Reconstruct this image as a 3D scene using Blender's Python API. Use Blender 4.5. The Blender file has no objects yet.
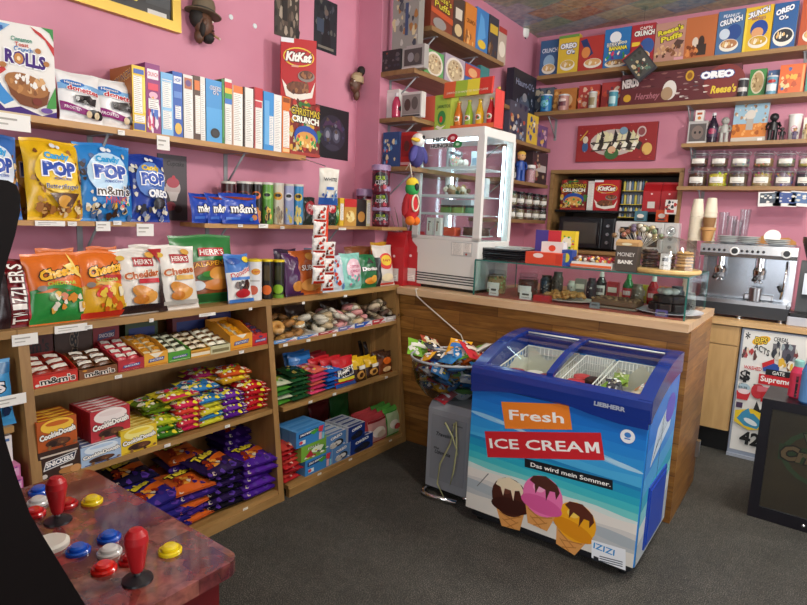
import bpy, math, random
from mathutils import Vector, Matrix, geometry
S_ = bpy.context.scene
COL = S_.collection
PI = math.pi
R = math.radians
rnd = random.Random(7)

# ------------------------------------------------------------------ camera
F, YAW, PIT, ROLL = 577.0, R(35.91), R(8.42), R(2.31)
CAM = Vector((2.5, 0.0, 1.55))
_f = Vector((-math.sin(YAW)*math.cos(PIT), math.cos(YAW)*math.cos(PIT), -math.sin(PIT)))
_r0 = Vector((math.cos(YAW), math.sin(YAW), 0)); _u0 = _r0.cross(_f)
_r = _r0*math.cos(ROLL)+_u0*math.sin(ROLL); _u = _u0*math.cos(ROLL)-_r0*math.sin(ROLL)
cd = bpy.data.cameras.new('camera'); cd.sensor_width = 36; cd.lens = F/807*36; cd.clip_start = .02
co = bpy.data.objects.new('camera', cd); COL.objects.link(co)
co.matrix_world = Matrix(((_r.x,_u.x,-_f.x,CAM.x),(_r.y,_u.y,-_f.y,CAM.y),(_r.z,_u.z,-_f.z,CAM.z),(0,0,0,1)))
S_.camera = co
# measuring helpers: where along a known shelf or wall a thing stands
def at(px, py, x=None, y=None, z=None):
    d = _r*((px-403.5)/F) - _u*((py-302.5)/F) + _f
    t = (x-CAM.x)/d.x if x is not None else (y-CAM.y)/d.y if y is not None else (z-CAM.z)/d.z
    return CAM+d*t
def _solve(k, s, axis, P):
    a = _f*k - s*F
    P = Vector(P)-CAM; P[axis] = 0
    return -(a.dot(P))/a[axis] + CAM[axis]
def ypx(px, X, z): return _solve(px-403.5, _r, 1, (X, 0, z))
def xpx(px, Y, z): return _solve(px-403.5, _r, 0, (0, Y, z))
def zpx(py, X, Y): return _solve(302.5-py, _u, 2, (X, Y, 0))

# ------------------------------------------------------------------ materials
_m = {}
def lin(h):
    h = h.lstrip('#'); c = [int(h[i:i+2], 16)/255 for i in (0, 2, 4)]
    return [(x/12.92 if x <= .04045 else ((x+.055)/1.055)**2.4) for x in c] + [1]
def M(h, rough=.42, metal=0, vary=0, name=None, coat=0):
    """plain printed / moulded colour, with a little procedural unevenness"""
    k = (h, rough, metal, vary, coat)
    if k in _m: return _m[k]
    m = bpy.data.materials.new(name or 'print_'+h.lstrip('#')); m.use_nodes = True
    nt = m.node_tree; b = nt.nodes['Principled BSDF']
    b.inputs['Base Color'].default_value = lin(h); b.inputs['Roughness'].default_value = rough
    b.inputs['Metallic'].default_value = metal
    if coat: b.inputs['Coat Weight'].default_value = coat; b.inputs['Coat Roughness'].default_value = .1
    if vary:
        n = nt.nodes.new('ShaderNodeTexNoise'); n.inputs['Scale'].default_value = 14; n.inputs['Detail'].default_value = 5
        tc = nt.nodes.new('ShaderNodeTexCoord'); nt.links.new(tc.outputs['Object'], n.inputs['Vector'])
        mx = nt.nodes.new('ShaderNodeMix'); mx.data_type = 'RGBA'; mx.blend_type = 'MULTIPLY'
        mx.inputs['Factor'].default_value = vary
        mx.inputs[6].default_value = lin(h); nt.links.new(n.outputs['Fac'], mx.inputs[7])
        nt.links.new(mx.outputs[2], b.inputs['Base Color'])
    _m[k] = m; return m
def nodes(name):
    m = bpy.data.materials.new(name); m.use_nodes = True
    nt = m.node_tree; return m, nt, nt.nodes['Principled BSDF']
def ramp(nt, src, stops, interp='LINEAR'):
    c = nt.nodes.new('ShaderNodeValToRGB'); c.color_ramp.interpolation = interp
    e = c.color_ramp.elements
    while len(e) < len(stops): e.new(.5)
    for q, (p, h) in zip(e, stops): q.position = p; q.color = lin(h)
    nt.links.new(src, c.inputs['Fac']); return c.outputs['Color']
def coords(nt, scale=(1,1,1), rot=(0,0,0), kind='Object'):
    tc = nt.nodes.new('ShaderNodeTexCoord'); mp = nt.nodes.new('ShaderNodeMapping')
    mp.inputs['Scale'].default_value = scale; mp.inputs['Rotation'].default_value = rot
    nt.links.new(tc.outputs[kind], mp.inputs['Vector']); return mp.outputs['Vector']
def noise(nt, vec, scale, detail=4, dist=0):
    n = nt.nodes.new('ShaderNodeTexNoise'); n.inputs['Scale'].default_value = scale
    n.inputs['Detail'].default_value = detail; n.inputs['Distortion'].default_value = dist
    if vec: nt.links.new(vec, n.inputs['Vector'])
    return n
def mix(nt, a, b, fac, mode='MIX'):
    x = nt.nodes.new('ShaderNodeMix'); x.data_type = 'RGBA'; x.blend_type = mode
    for s, v in ((x.inputs['Factor'], fac), (x.inputs[6], a), (x.inputs[7], b)):
        if hasattr(v, 'links'): nt.links.new(v, s)
        elif isinstance(v, str): s.default_value = lin(v)
        else: s.default_value = v
    return x.outputs[2]
def bump(nt, b, h, strength=.2, dist=.01):
    n = nt.nodes.new('ShaderNodeBump'); n.inputs['Strength'].default_value = strength; n.inputs['Distance'].default_value = dist
    nt.links.new(h, n.inputs['Height']); nt.links.new(n.outputs['Normal'], b.inputs['Normal'])
def wood(name, c0, c1, scale, rough=.5):
    m, nt, b = nodes(name)
    v = coords(nt, scale); n = noise(nt, v, 3.0, 6, .6)
    nt.links.new(ramp(nt, n.outputs['Fac'], [(.3, c0), (.7, c1)]), b.inputs['Base Color'])
    b.inputs['Roughness'].default_value = rough; bump(nt, b, n.outputs['Fac'], .08, .003); return m
def glass(name, tint='#f4fafa', ior=1.45, rough=.02, dens=.0):
    """thin clear sheet: light passes straight through, the surface mirrors by Fresnel"""
    m, nt, b = nodes(name)
    o = nt.nodes['Material Output']; nt.nodes.remove(b)
    t = nt.nodes.new('ShaderNodeBsdfTransparent'); t.inputs['Color'].default_value = lin(tint)
    g = nt.nodes.new('ShaderNodeBsdfGlossy'); g.inputs['Roughness'].default_value = rough
    lw_ = nt.nodes.new('ShaderNodeLayerWeight'); pw = nt.nodes.new('ShaderNodeMath'); pw.operation = 'POWER'; pw.inputs[1].default_value = 4.0
    nt.links.new(lw_.outputs['Facing'], pw.inputs[0]); f = nt.nodes.new('ShaderNodeMath'); f.operation = 'MULTIPLY_ADD'; f.use_clamp = True
    nt.links.new(pw.outputs[0], f.inputs[0]); f.inputs[1].default_value = .7; f.inputs[2].default_value = ((ior-1)/(ior+1))**2
    x = nt.nodes.new('ShaderNodeMixShader'); nt.links.new(f.outputs[0], x.inputs[0])
    nt.links.new(t.outputs[0], x.inputs[1]); nt.links.new(g.outputs[0], x.inputs[2])
    nt.links.new(x.outputs[0], o.inputs['Surface']); return m
def emit(name, h, s):
    m, nt, b = nodes(name)
    b.inputs['Base Color'].default_value = lin(h); b.inputs['Emission Color'].default_value = lin(h)
    b.inputs['Emission Strength'].default_value = s; return m

# ------------------------------------------------------------------ mesh builder
class G:
    def __init__(s): s.v = []; s.f = []; s.m = []; s.sm = []
    def add(s, vs, fs, mat, smooth=False, T=None):
        b = len(s.v)
        if T is not None: vs = [T @ Vector(p) for p in vs]
        s.v += [tuple(p) for p in vs]; s.f += [tuple(i+b for i in f) for f in fs]
        s.m += [mat]*len(fs); s.sm += [smooth]*len(fs); return s
    def box(s, x0, y0, z0, x1, y1, z1, mat, T=None, faces=None):
        vs = [(x0,y0,z0),(x1,y0,z0),(x1,y1,z0),(x0,y1,z0),(x0,y0,z1),(x1,y0,z1),(x1,y1,z1),(x0,y1,z1)]
        fs = {'b':(0,3,2,1),'t':(4,5,6,7),'f':(0,1,5,4),'r':(1,2,6,5),'k':(2,3,7,6),'l':(3,0,4,7)}
        for k, f in fs.items():
            mm = mat.get(k, mat.get('*')) if isinstance(mat, dict) else mat
            if faces and k not in faces: continue
            s.add([vs[i] for i in f], [(0,1,2,3)], mm, False, T)
        return s
    def rbox(s, x0, y0, z0, x1, y1, z1, mat, r=.01, T=None, n=3):
        """box with rounded vertical edges and a chamfered top and bottom rim"""
        r = min(r, (x1-x0)*.49, (y1-y0)*.49); c = min(r*.5, (z1-z0)*.3)
        def ring(ins, z):
            o = []
            for cx, cy, a0 in ((x1-r,y1-r,0),(x0+r,y1-r,90),(x0+r,y0+r,180),(x1-r,y0+r,270)):
                for i in range(n+1):
                    a = R(a0+90*i/n); o.append((cx+(r-ins)*math.cos(a), cy+(r-ins)*math.sin(a), z))
            return o
        rs = [ring(c, z0), ring(0, z0+c), ring(0, z1-c), ring(c, z1)]
        k = len(rs[0]); vs = sum(rs, [])
        fs = [(j*k+i, j*k+(i+1) % k, (j+1)*k+(i+1) % k, (j+1)*k+i) for j in range(3) for i in range(k)]
        fs += [tuple(range(k))[::-1], tuple(range(3*k, 4*k))]
        return s.add(vs, fs, mat, False, T)
    def lathe(s, prof, mat, n=20, T=None, smooth=True, caps=True):
        vs = [(r*math.cos(2*PI*i/n), r*math.sin(2*PI*i/n), z) for r, z in prof for i in range(n)]
        for j in range(len(prof)-1):
            mm = mat[j] if isinstance(mat, list) else mat
            idx = [(j*n+i, j*n+(i+1) % n, (j+1)*n+(i+1) % n, (j+1)*n+i) for i in range(n)]
            s.add(vs[j*n:(j+2)*n], [(i, (i+1) % n, n+(i+1) % n, n+i) for i in range(n)], mm, smooth, T)
        if caps:
            m0, m1 = (mat[0], mat[-1]) if isinstance(mat, list) else (mat, mat)
            if prof[0][0] > 1e-4: s.add(vs[:n], [tuple(range(n))[::-1]], m0, False, T)
            if prof[-1][0] > 1e-4: s.add(vs[-n:], [tuple(range(n))], m1, False, T)
        return s
    def tube(s, pts, r, mat, n=8, T=None, closed=False):
        pts = [Vector(p) for p in pts]; k = len(pts); vs = []
        rr = r if isinstance(r, list) else [r]*k
        up = Vector((.123, .234, .9))
        for i, p in enumerate(pts):
            a = pts[(i+1) % k] if (closed or i < k-1) else pts[i]; b = pts[i-1] if (closed or i > 0) else pts[i]
            d = (a-b).normalized(); q = d.cross(up)
            if q.length < 1e-3: q = d.cross(Vector((1,0,0)))
            q.normalize(); w = d.cross(q)
            vs += [p+(q*math.cos(2*PI*j/n)+w*math.sin(2*PI*j/n))*rr[i] for j in range(n)]
        fs = [(i*n+j, i*n+(j+1) % n, ((i+1) % k)*n+(j+1) % n, ((i+1) % k)*n+j) for i in range(k if closed else k-1) for j in range(n)]
        if not closed: fs += [tuple(range(n))[::-1], tuple(range((k-1)*n, k*n))]
        return s.add(vs, fs, mat, True, T)
    def prism(s, poly, h0, h1, mat, axis='z', T=None):
        def P(a, b, h): return {'z': (a, b, h), 'x': (h, a, b), 'y': (a, h, b)}[axis]
        k = len(poly); vs = [P(a, b, h0) for a, b in poly]+[P(a, b, h1) for a, b in poly]
        fs = [tuple(range(k))[::-1], tuple(range(k, 2*k))]+[(i, (i+1) % k, k+(i+1) % k, k+i) for i in range(k)]
        return s.add(vs, fs, mat, False, T)
    def ball(s, c, r, mat, n=12, T=None, rot=None):
        r = r if hasattr(r, '__len__') else (r, r, r); vs = []; m = n//2
        Q = Matrix.Rotation(rot[1], 3, rot[0]) if rot else None
        for j in range(m+1):
            t = PI*j/m
            for i in range(n):
                a = 2*PI*i/n; p = Vector((r[0]*math.sin(t)*math.cos(a), r[1]*math.sin(t)*math.sin(a), -r[2]*math.cos(t)))
                if Q: p = Q @ p
                vs.append(p+Vector(c))
        fs = [(j*n+i, j*n+(i+1) % n, (j+1)*n+(i+1) % n, (j+1)*n+i) for j in range(m) for i in range(n)]
        return s.add(vs, fs, mat, True, T)
    def build(s, name, parent=None, loc=(0,0,0), rot=(0,0,0), label=None, cat=None, group=None, kind=None):
        me = bpy.data.meshes.new(name); mats = []
        for m in s.m:
            if m not in mats: mats.append(m)
        ix = {m: i for i, m in enumerate(mats)}
        me.from_pydata(s.v, [], s.f)
        for m in mats: me.materials.append(m)
        me.polygons.foreach_set('material_index', [ix[m] for m in s.m])
        me.polygons.foreach_set('use_smooth', s.sm)
        me.update()
        o = bpy.data.objects.new(name, me); COL.objects.link(o)
        o.location = loc; o.rotation_euler = rot
        if parent: o.parent = parent
        tag(o, label, cat, group, kind); return o
def tag(o, label=None, cat=None, group=None, kind=None):
    if label: o['label'] = label
    if cat: o['category'] = cat
    if group: o['group'] = group
    if kind: o['kind'] = kind
    return o
def thing(name, label, cat, loc=(0,0,0), rz=0, group=None, tilt=0):
    o = bpy.data.objects.new(name, None); COL.objects.link(o); o.empty_display_size = .05
    o.location = loc; o.rotation_euler = (tilt, 0, rz); return tag(o, label, cat, group)
def dup(o, loc, rot, label=None, group=None):
    c = o.copy(); COL.objects.link(c); c.location = loc; c.rotation_euler = rot
    if label: c['label'] = label
    if group: c['group'] = group
    for ch in o.children:
        k = ch.copy(); COL.objects.link(k); k.parent = c
        for g in ch.children:
            q = g.copy(); COL.objects.link(q); q.parent = k
    return c
def struct(g, name, parent=None, loc=(0,0,0), rot=(0,0,0)):
    return g.build(name, parent, loc, rot, kind=None if parent else 'structure')
ORD = ['topmost', 'second-highest', 'third-highest', 'fourth-highest', 'fifth-highest', 'sixth-highest', 'seventh-highest', 'eighth-highest']

# ------------------------------------------------------------------ lettering and print
_tx = {}
def text2d(s, off=0.012, shear=0):
    k = (s, off, shear)
    if k in _tx: return _tx[k]
    cu = bpy.data.curves.new('lettering', 'FONT'); cu.body = s; cu.dimensions = '2D'; cu.fill_mode = 'BOTH'
    cu.resolution_u = 2; cu.offset = off; cu.shear = shear
    ob = bpy.data.objects.new('lettering', cu)
    COL.objects.link(ob)
    dg = bpy.context.evaluated_depsgraph_get(); dg.update()
    me = ob.evaluated_get(dg).to_mesh()
    vs = [(v.co.x, v.co.y) for v in me.vertices]; fs = [tuple(p.vertices) for p in me.polygons]
    bpy.data.objects.remove(ob); bpy.data.curves.remove(cu)
    x0 = min(v[0] for v in vs); x1 = max(v[0] for v in vs); y0 = min(v[1] for v in vs); y1 = max(v[1] for v in vs)
    _tx[k] = (vs, fs, (x0, x1, y0, y1)); return _tx[k]
def refine(vs, fs, L):
    """split long triangles so print can follow a bulging bag"""
    vs = list(vs); out = [];
    todo = []
    for f in fs: todo += [(f[0], f[i], f[i+1]) for i in range(1, len(f)-1)]
    while todo:
        a, b, c = todo.pop(); e = sorted((((vs[i][0]-vs[j][0])**2+(vs[i][1]-vs[j][1])**2, i, j, k) for i, j, k in ((a, b, c), (b, c, a), (c, a, b))), reverse=True)[0]
        if e[0] > L*L and len(out)+len(todo) < 6000:
            _, i, j, k = e; vs.append(((vs[i][0]+vs[j][0])/2, (vs[i][1]+vs[j][1])/2)); m = len(vs)-1; todo += [(i, m, k), (m, j, k)]
        else: out.append((a, b, c))
    return vs, out
def deco(g, S, items, rough=.42, o0=.0008, st=.00035, sub=1):
    """print on a surface S(u,v,offset); u,v run 0..1 across the face"""
    off = o0
    def put(pts, fs, col):
        g.add([S(u, v, off) for u, v in pts], fs, col if not isinstance(col, str) else M(col, rough), sub > 1)
    for it in items:
        off += st; k = it[0]
        if k == 'r':
            _, x0, y0, x1, y1, c = it[:6]; nx = max(1, round(sub*abs(x1-x0))); ny = max(1, round(sub*abs(y1-y0)))
            put([(x0+(x1-x0)*i/nx, y0+(y1-y0)*j/ny) for j in range(ny+1) for i in range(nx+1)],
                [(j*(nx+1)+i, j*(nx+1)+i+1, (j+1)*(nx+1)+i+1, (j+1)*(nx+1)+i) for j in range(ny) for i in range(nx)], c)
        elif k == 'e':
            _, cx, cy, rx, ry, c = it[:6]; a = R(it[6]) if len(it) > 6 else 0; n = 20; q = 4 if sub > 10 else 2 if sub > 1 else 1
            pts = [(cx, cy)]
            for j in range(1, q+1):
                for i in range(n):
                    ex, ey = rx*j/q*math.cos(2*PI*i/n), ry*j/q*math.sin(2*PI*i/n)
                    pts.append((cx+ex*math.cos(a)-ey*math.sin(a), cy+ex*math.sin(a)+ey*math.cos(a)))
            fs = [(0, 1+i, 1+(i+1) % n) for i in range(n)]
            for j in range(q-1): fs += [(1+j*n+i, 1+(j+1)*n+i, 1+(j+1)*n+(i+1) % n, 1+j*n+(i+1) % n) for i in range(n)]
            put(pts, fs, c)
        elif k == 'p':
            pts = list(it[1]); tri = [tuple(t) for t in geometry.tessellate_polygon([[Vector((a, b, 0)) for a, b in pts]])]
            if sub > 1: pts, tri = refine(pts, tri, .18)
            put(pts, tri, it[2])
        elif k in 'tT':
            _, s, cx, cy, w, h, c = it[:7]; opt = it[8] if len(it) > 8 else {}
            a = R(opt.get('a', 0)); b = opt.get('b', .016); sh = opt.get('sh', 0); asp = opt.get('asp', 1)
            vs, fs, (x0, x1, y0, y1) = text2d(s, 0 if 'M' in s else b, sh)
            if sub > 1: vs, fs = refine(vs, fs, .085*(x1-x0) if h < w else .2*(x1-x0))
            def mp(vs):
                o = []
                for x, y in vs:
                    ex, ey = ((x-x0)/(x1-x0)-.5)*w, ((y-y0)/(y1-y0)-.5)*h
                    if a: ex, ey = ex*math.cos(a)-ey*asp*math.sin(a), ex/asp*math.sin(a)+ey*math.cos(a)
                    o.append((cx+ex, cy+ey))
                return o
            if len(it) > 7 and it[7]:
                v2, f2, _ = text2d(s, b+.07, sh)
                if sub > 1: v2, f2 = refine(v2, f2, .085*(x1-x0) if h < w else .2*(x1-x0))
                put(mp(v2), f2, it[7]); off += st
            put(mp(vs), fs, c)
        elif k == 'b':
            _, x0, y0, x1, y1, n, cs, seed, sz = it; q = random.Random(seed)
            for i in range(n):
                cx, cy = q.uniform(x0, x1), q.uniform(y0, y1); s = sz*q.uniform(.5, 1.2); a = q.uniform(0, 6); off += st*.1
                put([(cx+s*math.cos(a+t)*(1 if e % 2 else .6), cy+s*.8*math.sin(a+t)) for e, t in enumerate((0, 1, 2.1, 3.1, 4.2, 5.2))], [(0,1,2,3,4,5)], q.choice(cs))
        elif k == 'n':   # nutrition panel of fine ruled lines
            _, x0, y0, x1, y1, c = it; put([(x0,y0),(x1,y0),(x1,y1),(x0,y1)], [(0,1,2,3)], '#f2efe8'); off += st
            m = max(4, int((y1-y0)*34))
            for i in range(m):
                yy = y0+(y1-y0)*(i+.5)/m; put([(x0+.08*(x1-x0), yy), (x1-.08*(x1-x0)-(i % 3)*.12*(x1-x0), yy), (x1-.08*(x1-x0)-(i % 3)*.12*(x1-x0), yy+.22*(y1-y0)/m), (x0+.08*(x1-x0), yy+.22*(y1-y0)/m)], [(0,1,2,3)], c)

def carton(w, d, h, base, dec=None, rough=.42):
    """printed board box; base is one colour or {'f','r','l','t','k','b'}; dec the print per face"""
    g = G(); dec = dec or {}
    if isinstance(base, str): base = {'*': base}
    bm = {k: M(c, rough) for k, c in base.items()}
    g.box(-w/2, -d/2, 0, w/2, d/2, h, bm)
    fn = {'f': lambda u, v, o: ((u-.5)*w, -d/2-o, v*h), 'r': lambda u, v, o: (w/2+o, (u-.5)*d, v*h),
          'l': lambda u, v, o: (-w/2-o, (.5-u)*d, v*h), 't': lambda u, v, o: ((u-.5)*w, (v-.5)*d, h+o)}
    for k, it in dec.items(): deco(g, fn[k], it, rough)
    return g
def pouch(w, h, d, base, dec=(), seed=0, rough=.27, back=None, nu=22, nv=22, seal=None, puff=1):
    """heat-sealed foil bag: pillow body, flat crimped seals, creases running in from the seals"""
    g = G(); q = random.Random(seed); p1, p2, p3 = q.uniform(0, 6), q.uniform(0, 6), q.uniform(0, 6)
    def prof(u, v):
        a = max(0, 1-abs(2*u-1)**2.6)**.75; t = min(1, max(0, (v-.03)/.94)); b = max(0, 1-abs(2*t-1)**3.2)**.8
        cr = .17*math.sin(24*u+p1)*abs(2*v-1)**2+.11*math.sin(9*u+7*v+p2)*math.sin(8*v+p3)+.08*math.sin(17*v-11*u+p1)
        return a*b*(1+cr)*puff
    def xs(u, v):
        b = max(0, 1-abs(2*v-1)**3)
        return (u-.5)*w*(1-.06*b+.012*math.sin(11*v+p2))
    S = lambda u, v, o: (xs(u, v), -d/2*prof(u, v)-o, v*h+.012*h*math.sin(7*u+p3)*v**6)
    SB = lambda u, v, o: (xs(u, v), d/2*prof(1-u, v)+o, v*h+.012*h*math.sin(7*u+p3)*v**6)
    bm = M(base, rough); km = M(back or base, rough)
    us = [i/nu for i in range(nu+1)]; vs = [0, .03]+[.03+.94*j/nv for j in range(1, nv)]+[.97, 1]
    pts = [(u, v) for v in vs for u in us]; K = nu+1
    fs = [(j*K+i, j*K+i+1, (j+1)*K+i+1, (j+1)*K+i) for j in range(len(vs)-1) for i in range(nu)]
    g.add([S(u, v, 0) for u, v in pts], fs, bm, True)
    g.add([SB(u, v, 0.0004) for u, v in pts], [f[::-1] for f in fs], km, True)
    if seal:
        for a, b in ((0, .035), (.965, 1)): deco(g, S, [('r', 0, a, 1, b, seal)], rough, .0008, sub=10)
    deco(g, S, dec, rough, .0034, .0008, sub=18)
    return g
def can(r, h, base, dec=(), top='#c9c9c9', rough=.3, neck=.9, lidh=.012, bot=None):
    g = G()
    g.lathe([(r*.92, 0), (r, .004), (r, h-lidh)], M(base, rough), 24, caps=True)
    g.lathe([(r*1.02, h-lidh), (r*1.02, h-.002), (r*.96, h)], M(top, .35), 24)
    S = lambda u, v, o: ((r+o)*math.sin((u-.5)*2.6), -(r+o)*math.cos((u-.5)*2.6), v*(h-lidh))
    deco(g, S, dec, rough, .0008, sub=10); return g
# ------------------------------------------------------------------ room shell
WOOD = wood('oak_board', '#b98a52', '#d0a468', (1, 1, 6))
OAK = wood('oak_veneer', '#8c673a', '#a67f4b', (9, 9, 1.2), .45)
OAKH = wood('oak_shelf', '#94703f', '#b18953', (9, 1.2, 9), .42)
PINEY = wood('shelf_pine', '#a97a42', '#c4955a', (8, 1.0, 8), .45)
PALE = wood('shelf_pale', '#c9b48e', '#dccaa8', (8, 1.0, 8), .45)
DKSH = wood('shelf_brown_wood', '#7c5c38', '#93714a', (8, 1.0, 8), .5)
DKSX = wood('shelf_brown_wood_back', '#8a683f', '#a27d50', (1.0, 8, 8), .5)
STEEL = M('#b8babd', .28, 1); CHROME = M('#dfe1e3', .12, 1); GREY = M('#8d8f92', .4)
BLK = M('#111214', .35); WHT = M('#e9e8e4', .4); CARD = M('#eceae4', .6)
CLEAR = glass('clear_sheet'); CLEARG = glass('greenish_sheet', '#eaf6f2'); POLY = glass('clear_film', '#f2f2ee', 1.4, .12)

m, nt, b = nodes('pink_wall_paint'); n = noise(nt, coords(nt), 2.2, 4)
nt.links.new(ramp(nt, n.outputs['Fac'], [(.3, '#c57e93'), (.7, '#cf8a9e')]), b.inputs['Base Color'])
b.inputs['Roughness'].default_value = .55; bump(nt, b, noise(nt, coords(nt), 160, 3).outputs['Fac'], .05, .002); PINK = m

m, nt, b = nodes('charcoal_carpet'); v = coords(nt)
a1 = noise(nt, v, 210, 4); a2 = noise(nt, v, 30, 4); a3 = noise(nt, v, 5, 3)
base = ramp(nt, a1.outputs['Fac'], [(.34, '#2a2a27'), (.5, '#484641'), (.66, '#959187')])
base = mix(nt, base, ramp(nt, a2.outputs['Fac'], [(.35, '#5a5a57'), (.65, '#b8b6b0')]), .55, 'MULTIPLY')
base = mix(nt, base, ramp(nt, a3.outputs['Fac'], [(.3, '#b9b9b5'), (.7, '#ffffff')]), .6, 'MULTIPLY')
nt.links.new(base, b.inputs['Base Color']); b.inputs['Roughness'].default_value = .8
bump(nt, b, a1.outputs['Fac'], .35, .004); CARPET = m

m, nt, b = nodes('ceiling_of_flattened_boxes'); v = coords(nt, (1, 1, 1), (0, 0, .35))
br = nt.nodes.new('ShaderNodeTexBrick'); nt.links.new(v, br.inputs['Vector'])
br.inputs['Scale'].default_value = 1.0; br.inputs['Brick Width'].default_value = .34; br.inputs['Row Height'].default_value = .23
br.inputs['Mortar Size'].default_value = .004; br.inputs['Mortar'].default_value = lin('#2a2622'); br.offset = .37
br.inputs['Color1'].default_value = (0, 0, 0, 1); br.inputs['Color2'].default_value = (1, 1, 1, 1)
rc = ramp(nt, br.outputs['Color'], [(0, '#7fa6bc'), (.15, '#cc9c74'), (.3, '#92b696'), (.45, '#dccfa4'), (.6, '#b0c4d4'), (.75, '#cc8068'), (.9, '#84accc')], 'CONSTANT')
n1 = noise(nt, v, 7, 4, 1.5); n2 = noise(nt, v, 19, 3)
rc = mix(nt, rc, ramp(nt, n1.outputs['Fac'], [(.38, '#565a5e'), (.46, '#7b8f8c'), (.55, '#b7a070'), (.64, '#8a4334')], 'CONSTANT'), .38)
rc = mix(nt, rc, ramp(nt, n2.outputs['Fac'], [(.4, '#50545c'), (.6, '#c9c3b0')]), .22)
nt.links.new(rc, b.inputs['Base Color']); b.inputs['Roughness'].default_value = .35; CEIL = m

m, nt, b = nodes('brown_counter_planks'); tcv = coords(nt)
sp = nt.nodes.new('ShaderNodeSeparateXYZ'); nt.links.new(tcv, sp.inputs[0])
ad = nt.nodes.new('ShaderNodeMath'); nt.links.new(sp.outputs['X'], ad.inputs[0]); nt.links.new(sp.outputs['Y'], ad.inputs[1])
cb = nt.nodes.new('ShaderNodeCombineXYZ'); nt.links.new(ad.outputs[0], cb.inputs['X']); nt.links.new(sp.outputs['Z'], cb.inputs['Y'])
br = nt.nodes.new('ShaderNodeTexBrick'); nt.links.new(cb.outputs[0], br.inputs['Vector']); br.offset = .43
br.inputs['Scale'].default_value = 1; br.inputs['Brick Width'].default_value = .62; br.inputs['Row Height'].default_value = .088
br.inputs['Mortar Size'].default_value = .0012; br.inputs['Mortar'].default_value = lin('#3f2a17')
br.inputs['Color1'].default_value = (.25, .25, .25, 1); br.inputs['Color2'].default_value = (.85, .85, .85, 1)
mp = nt.nodes.new('ShaderNodeMapping'); mp.inputs['Scale'].default_value = (1.5, 14, 1); nt.links.new(cb.outputs[0], mp.inputs['Vector'])
n = noise(nt, mp.outputs['Vector'], 3, 6, .8)
cc = ramp(nt, n.outputs['Fac'], [(.3, '#83592a'), (.55, '#a5783c'), (.75, '#bb9050')])
cc = mix(nt, cc, ramp(nt, br.outputs['Color'], [(.2, '#b8a488'), (.9, '#fff4e2')]), 1.0, 'MULTIPLY')
cc = mix(nt, cc, '#3f2a17', br.outputs['Fac'])
nt.links.new(cc, b.inputs['Base Color']); b.inputs['Roughness'].default_value = .4
bump(nt, b, n.outputs['Fac'], .1, .003); PLANK = m

BKY, CZ = 5.5, 3.32
g = G(); g.box(-.3, -2.2, -.08, 5.2, 5.7, 0, CARPET); struct(g, 'floor')
g = G(); g.box(-.3, -2.2, CZ, 5.2, 5.7, CZ+.08, CEIL); struct(g, 'ceiling')
g = G(); g.prism([(-.35, -2.2), (-.2, -2.2), (-.2, 3.09), (0, 3.09), (0, 5.7), (-.35, 5.7)], 0, CZ, PINK); struct(g, 'wall_left')
g = G(); NX0, NX1, NZ0, NZ1 = .275, 1.41, 1.29, 2.03
for a in ((0, 0, NX0, CZ), (NX1, 0, 5.2, CZ), (NX0, 0, NX1, NZ0), (NX0, NZ1, NX1, CZ)): g.box(a[0], BKY, a[1], a[2], BKY+.12, a[3], PINK)
struct(g, 'wall_back')
m_in = M('#4a3d33', .6)
g = G(); g.box(NX0, BKY+.12, NZ0-.3, NX1, BKY+.6, NZ0, m_in); g.box(NX0, BKY+.12, NZ1, NX1, BKY+.6, NZ1+.05, m_in)
g.box(NX0-.05, BKY+.12, NZ0-.3, NX0, BKY+.6, NZ1+.05, m_in); g.box(NX1, BKY+.12, NZ0-.3, NX1+.05, BKY+.6, NZ1+.05, m_in); g.box(NX0-.05, BKY+.6, NZ0-.3, NX1+.05, BKY+.65, NZ1+.05, m_in)
struct(g, 'wall_niche')
g = G()
for a in ((NX0-.03, NZ1-.005, NX1+.03, NZ1+.03), (NX0-.03, NZ0-.03, NX1+.03, NZ0+.005), (NX0-.03, NZ0, NX0+.005, NZ1), (NX1-.005, NZ0, NX1+.03, NZ1)):
    g.box(a[0], BKY-.025, a[1], a[2], BKY+.35, a[3], DKSX)
struct(g, 'trim_1')
# street side: wall with two shop windows, and the wall behind the visitor
WALLW = M('#cfc4c4', .6)
g = G()
for a in ((-2.2, 0, 2.5, CZ), (4.7, 0, 5.7, CZ), (2.5, 0, 4.7, .8), (2.5, 2.7, 4.7, CZ)): g.box(5.05, a[0], a[1], 5.2, a[2], a[3], WALLW)
struct(g, 'wall_right')
g = G()
for a in ((-.3, 0, 1.7, CZ), (4.3, 0, 5.2, CZ), (1.7, 0, 4.3, .8), (1.7, 2.7, 4.3, CZ)): g.box(a[0], -2.3, a[1], a[2], -2.2, a[3], WALLW)
struct(g, 'wall_front')
g = G(); [g.box(5.1, q[0], q[1], 5.16, q[2], q[3], WHT) for q in ((2.5, .8, 2.55, 2.7), (4.65, .8, 4.7, 2.7), (2.5, .8, 4.7, .85), (2.5, 2.65, 4.7, 2.7))]
w_ = struct(g, 'window_1'); g = G(); g.box(5.13, 2.55, .85, 5.135, 4.65, 2.65, CLEAR); g.build('pane', w_)
g = G(); [g.box(q[0], -2.29, q[1], q[2], -2.23, q[3], WHT) for q in ((1.7, .8, 1.75, 2.7), (4.25, .8, 4.3, 2.7), (1.7, .8, 4.3, .85), (1.7, 2.65, 4.3, 2.7))]
w_ = struct(g, 'window_2'); g = G(); g.box(1.75, -2.27, .85, 4.25, -2.265, 2.65, CLEAR); g.build('pane', w_)

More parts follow.
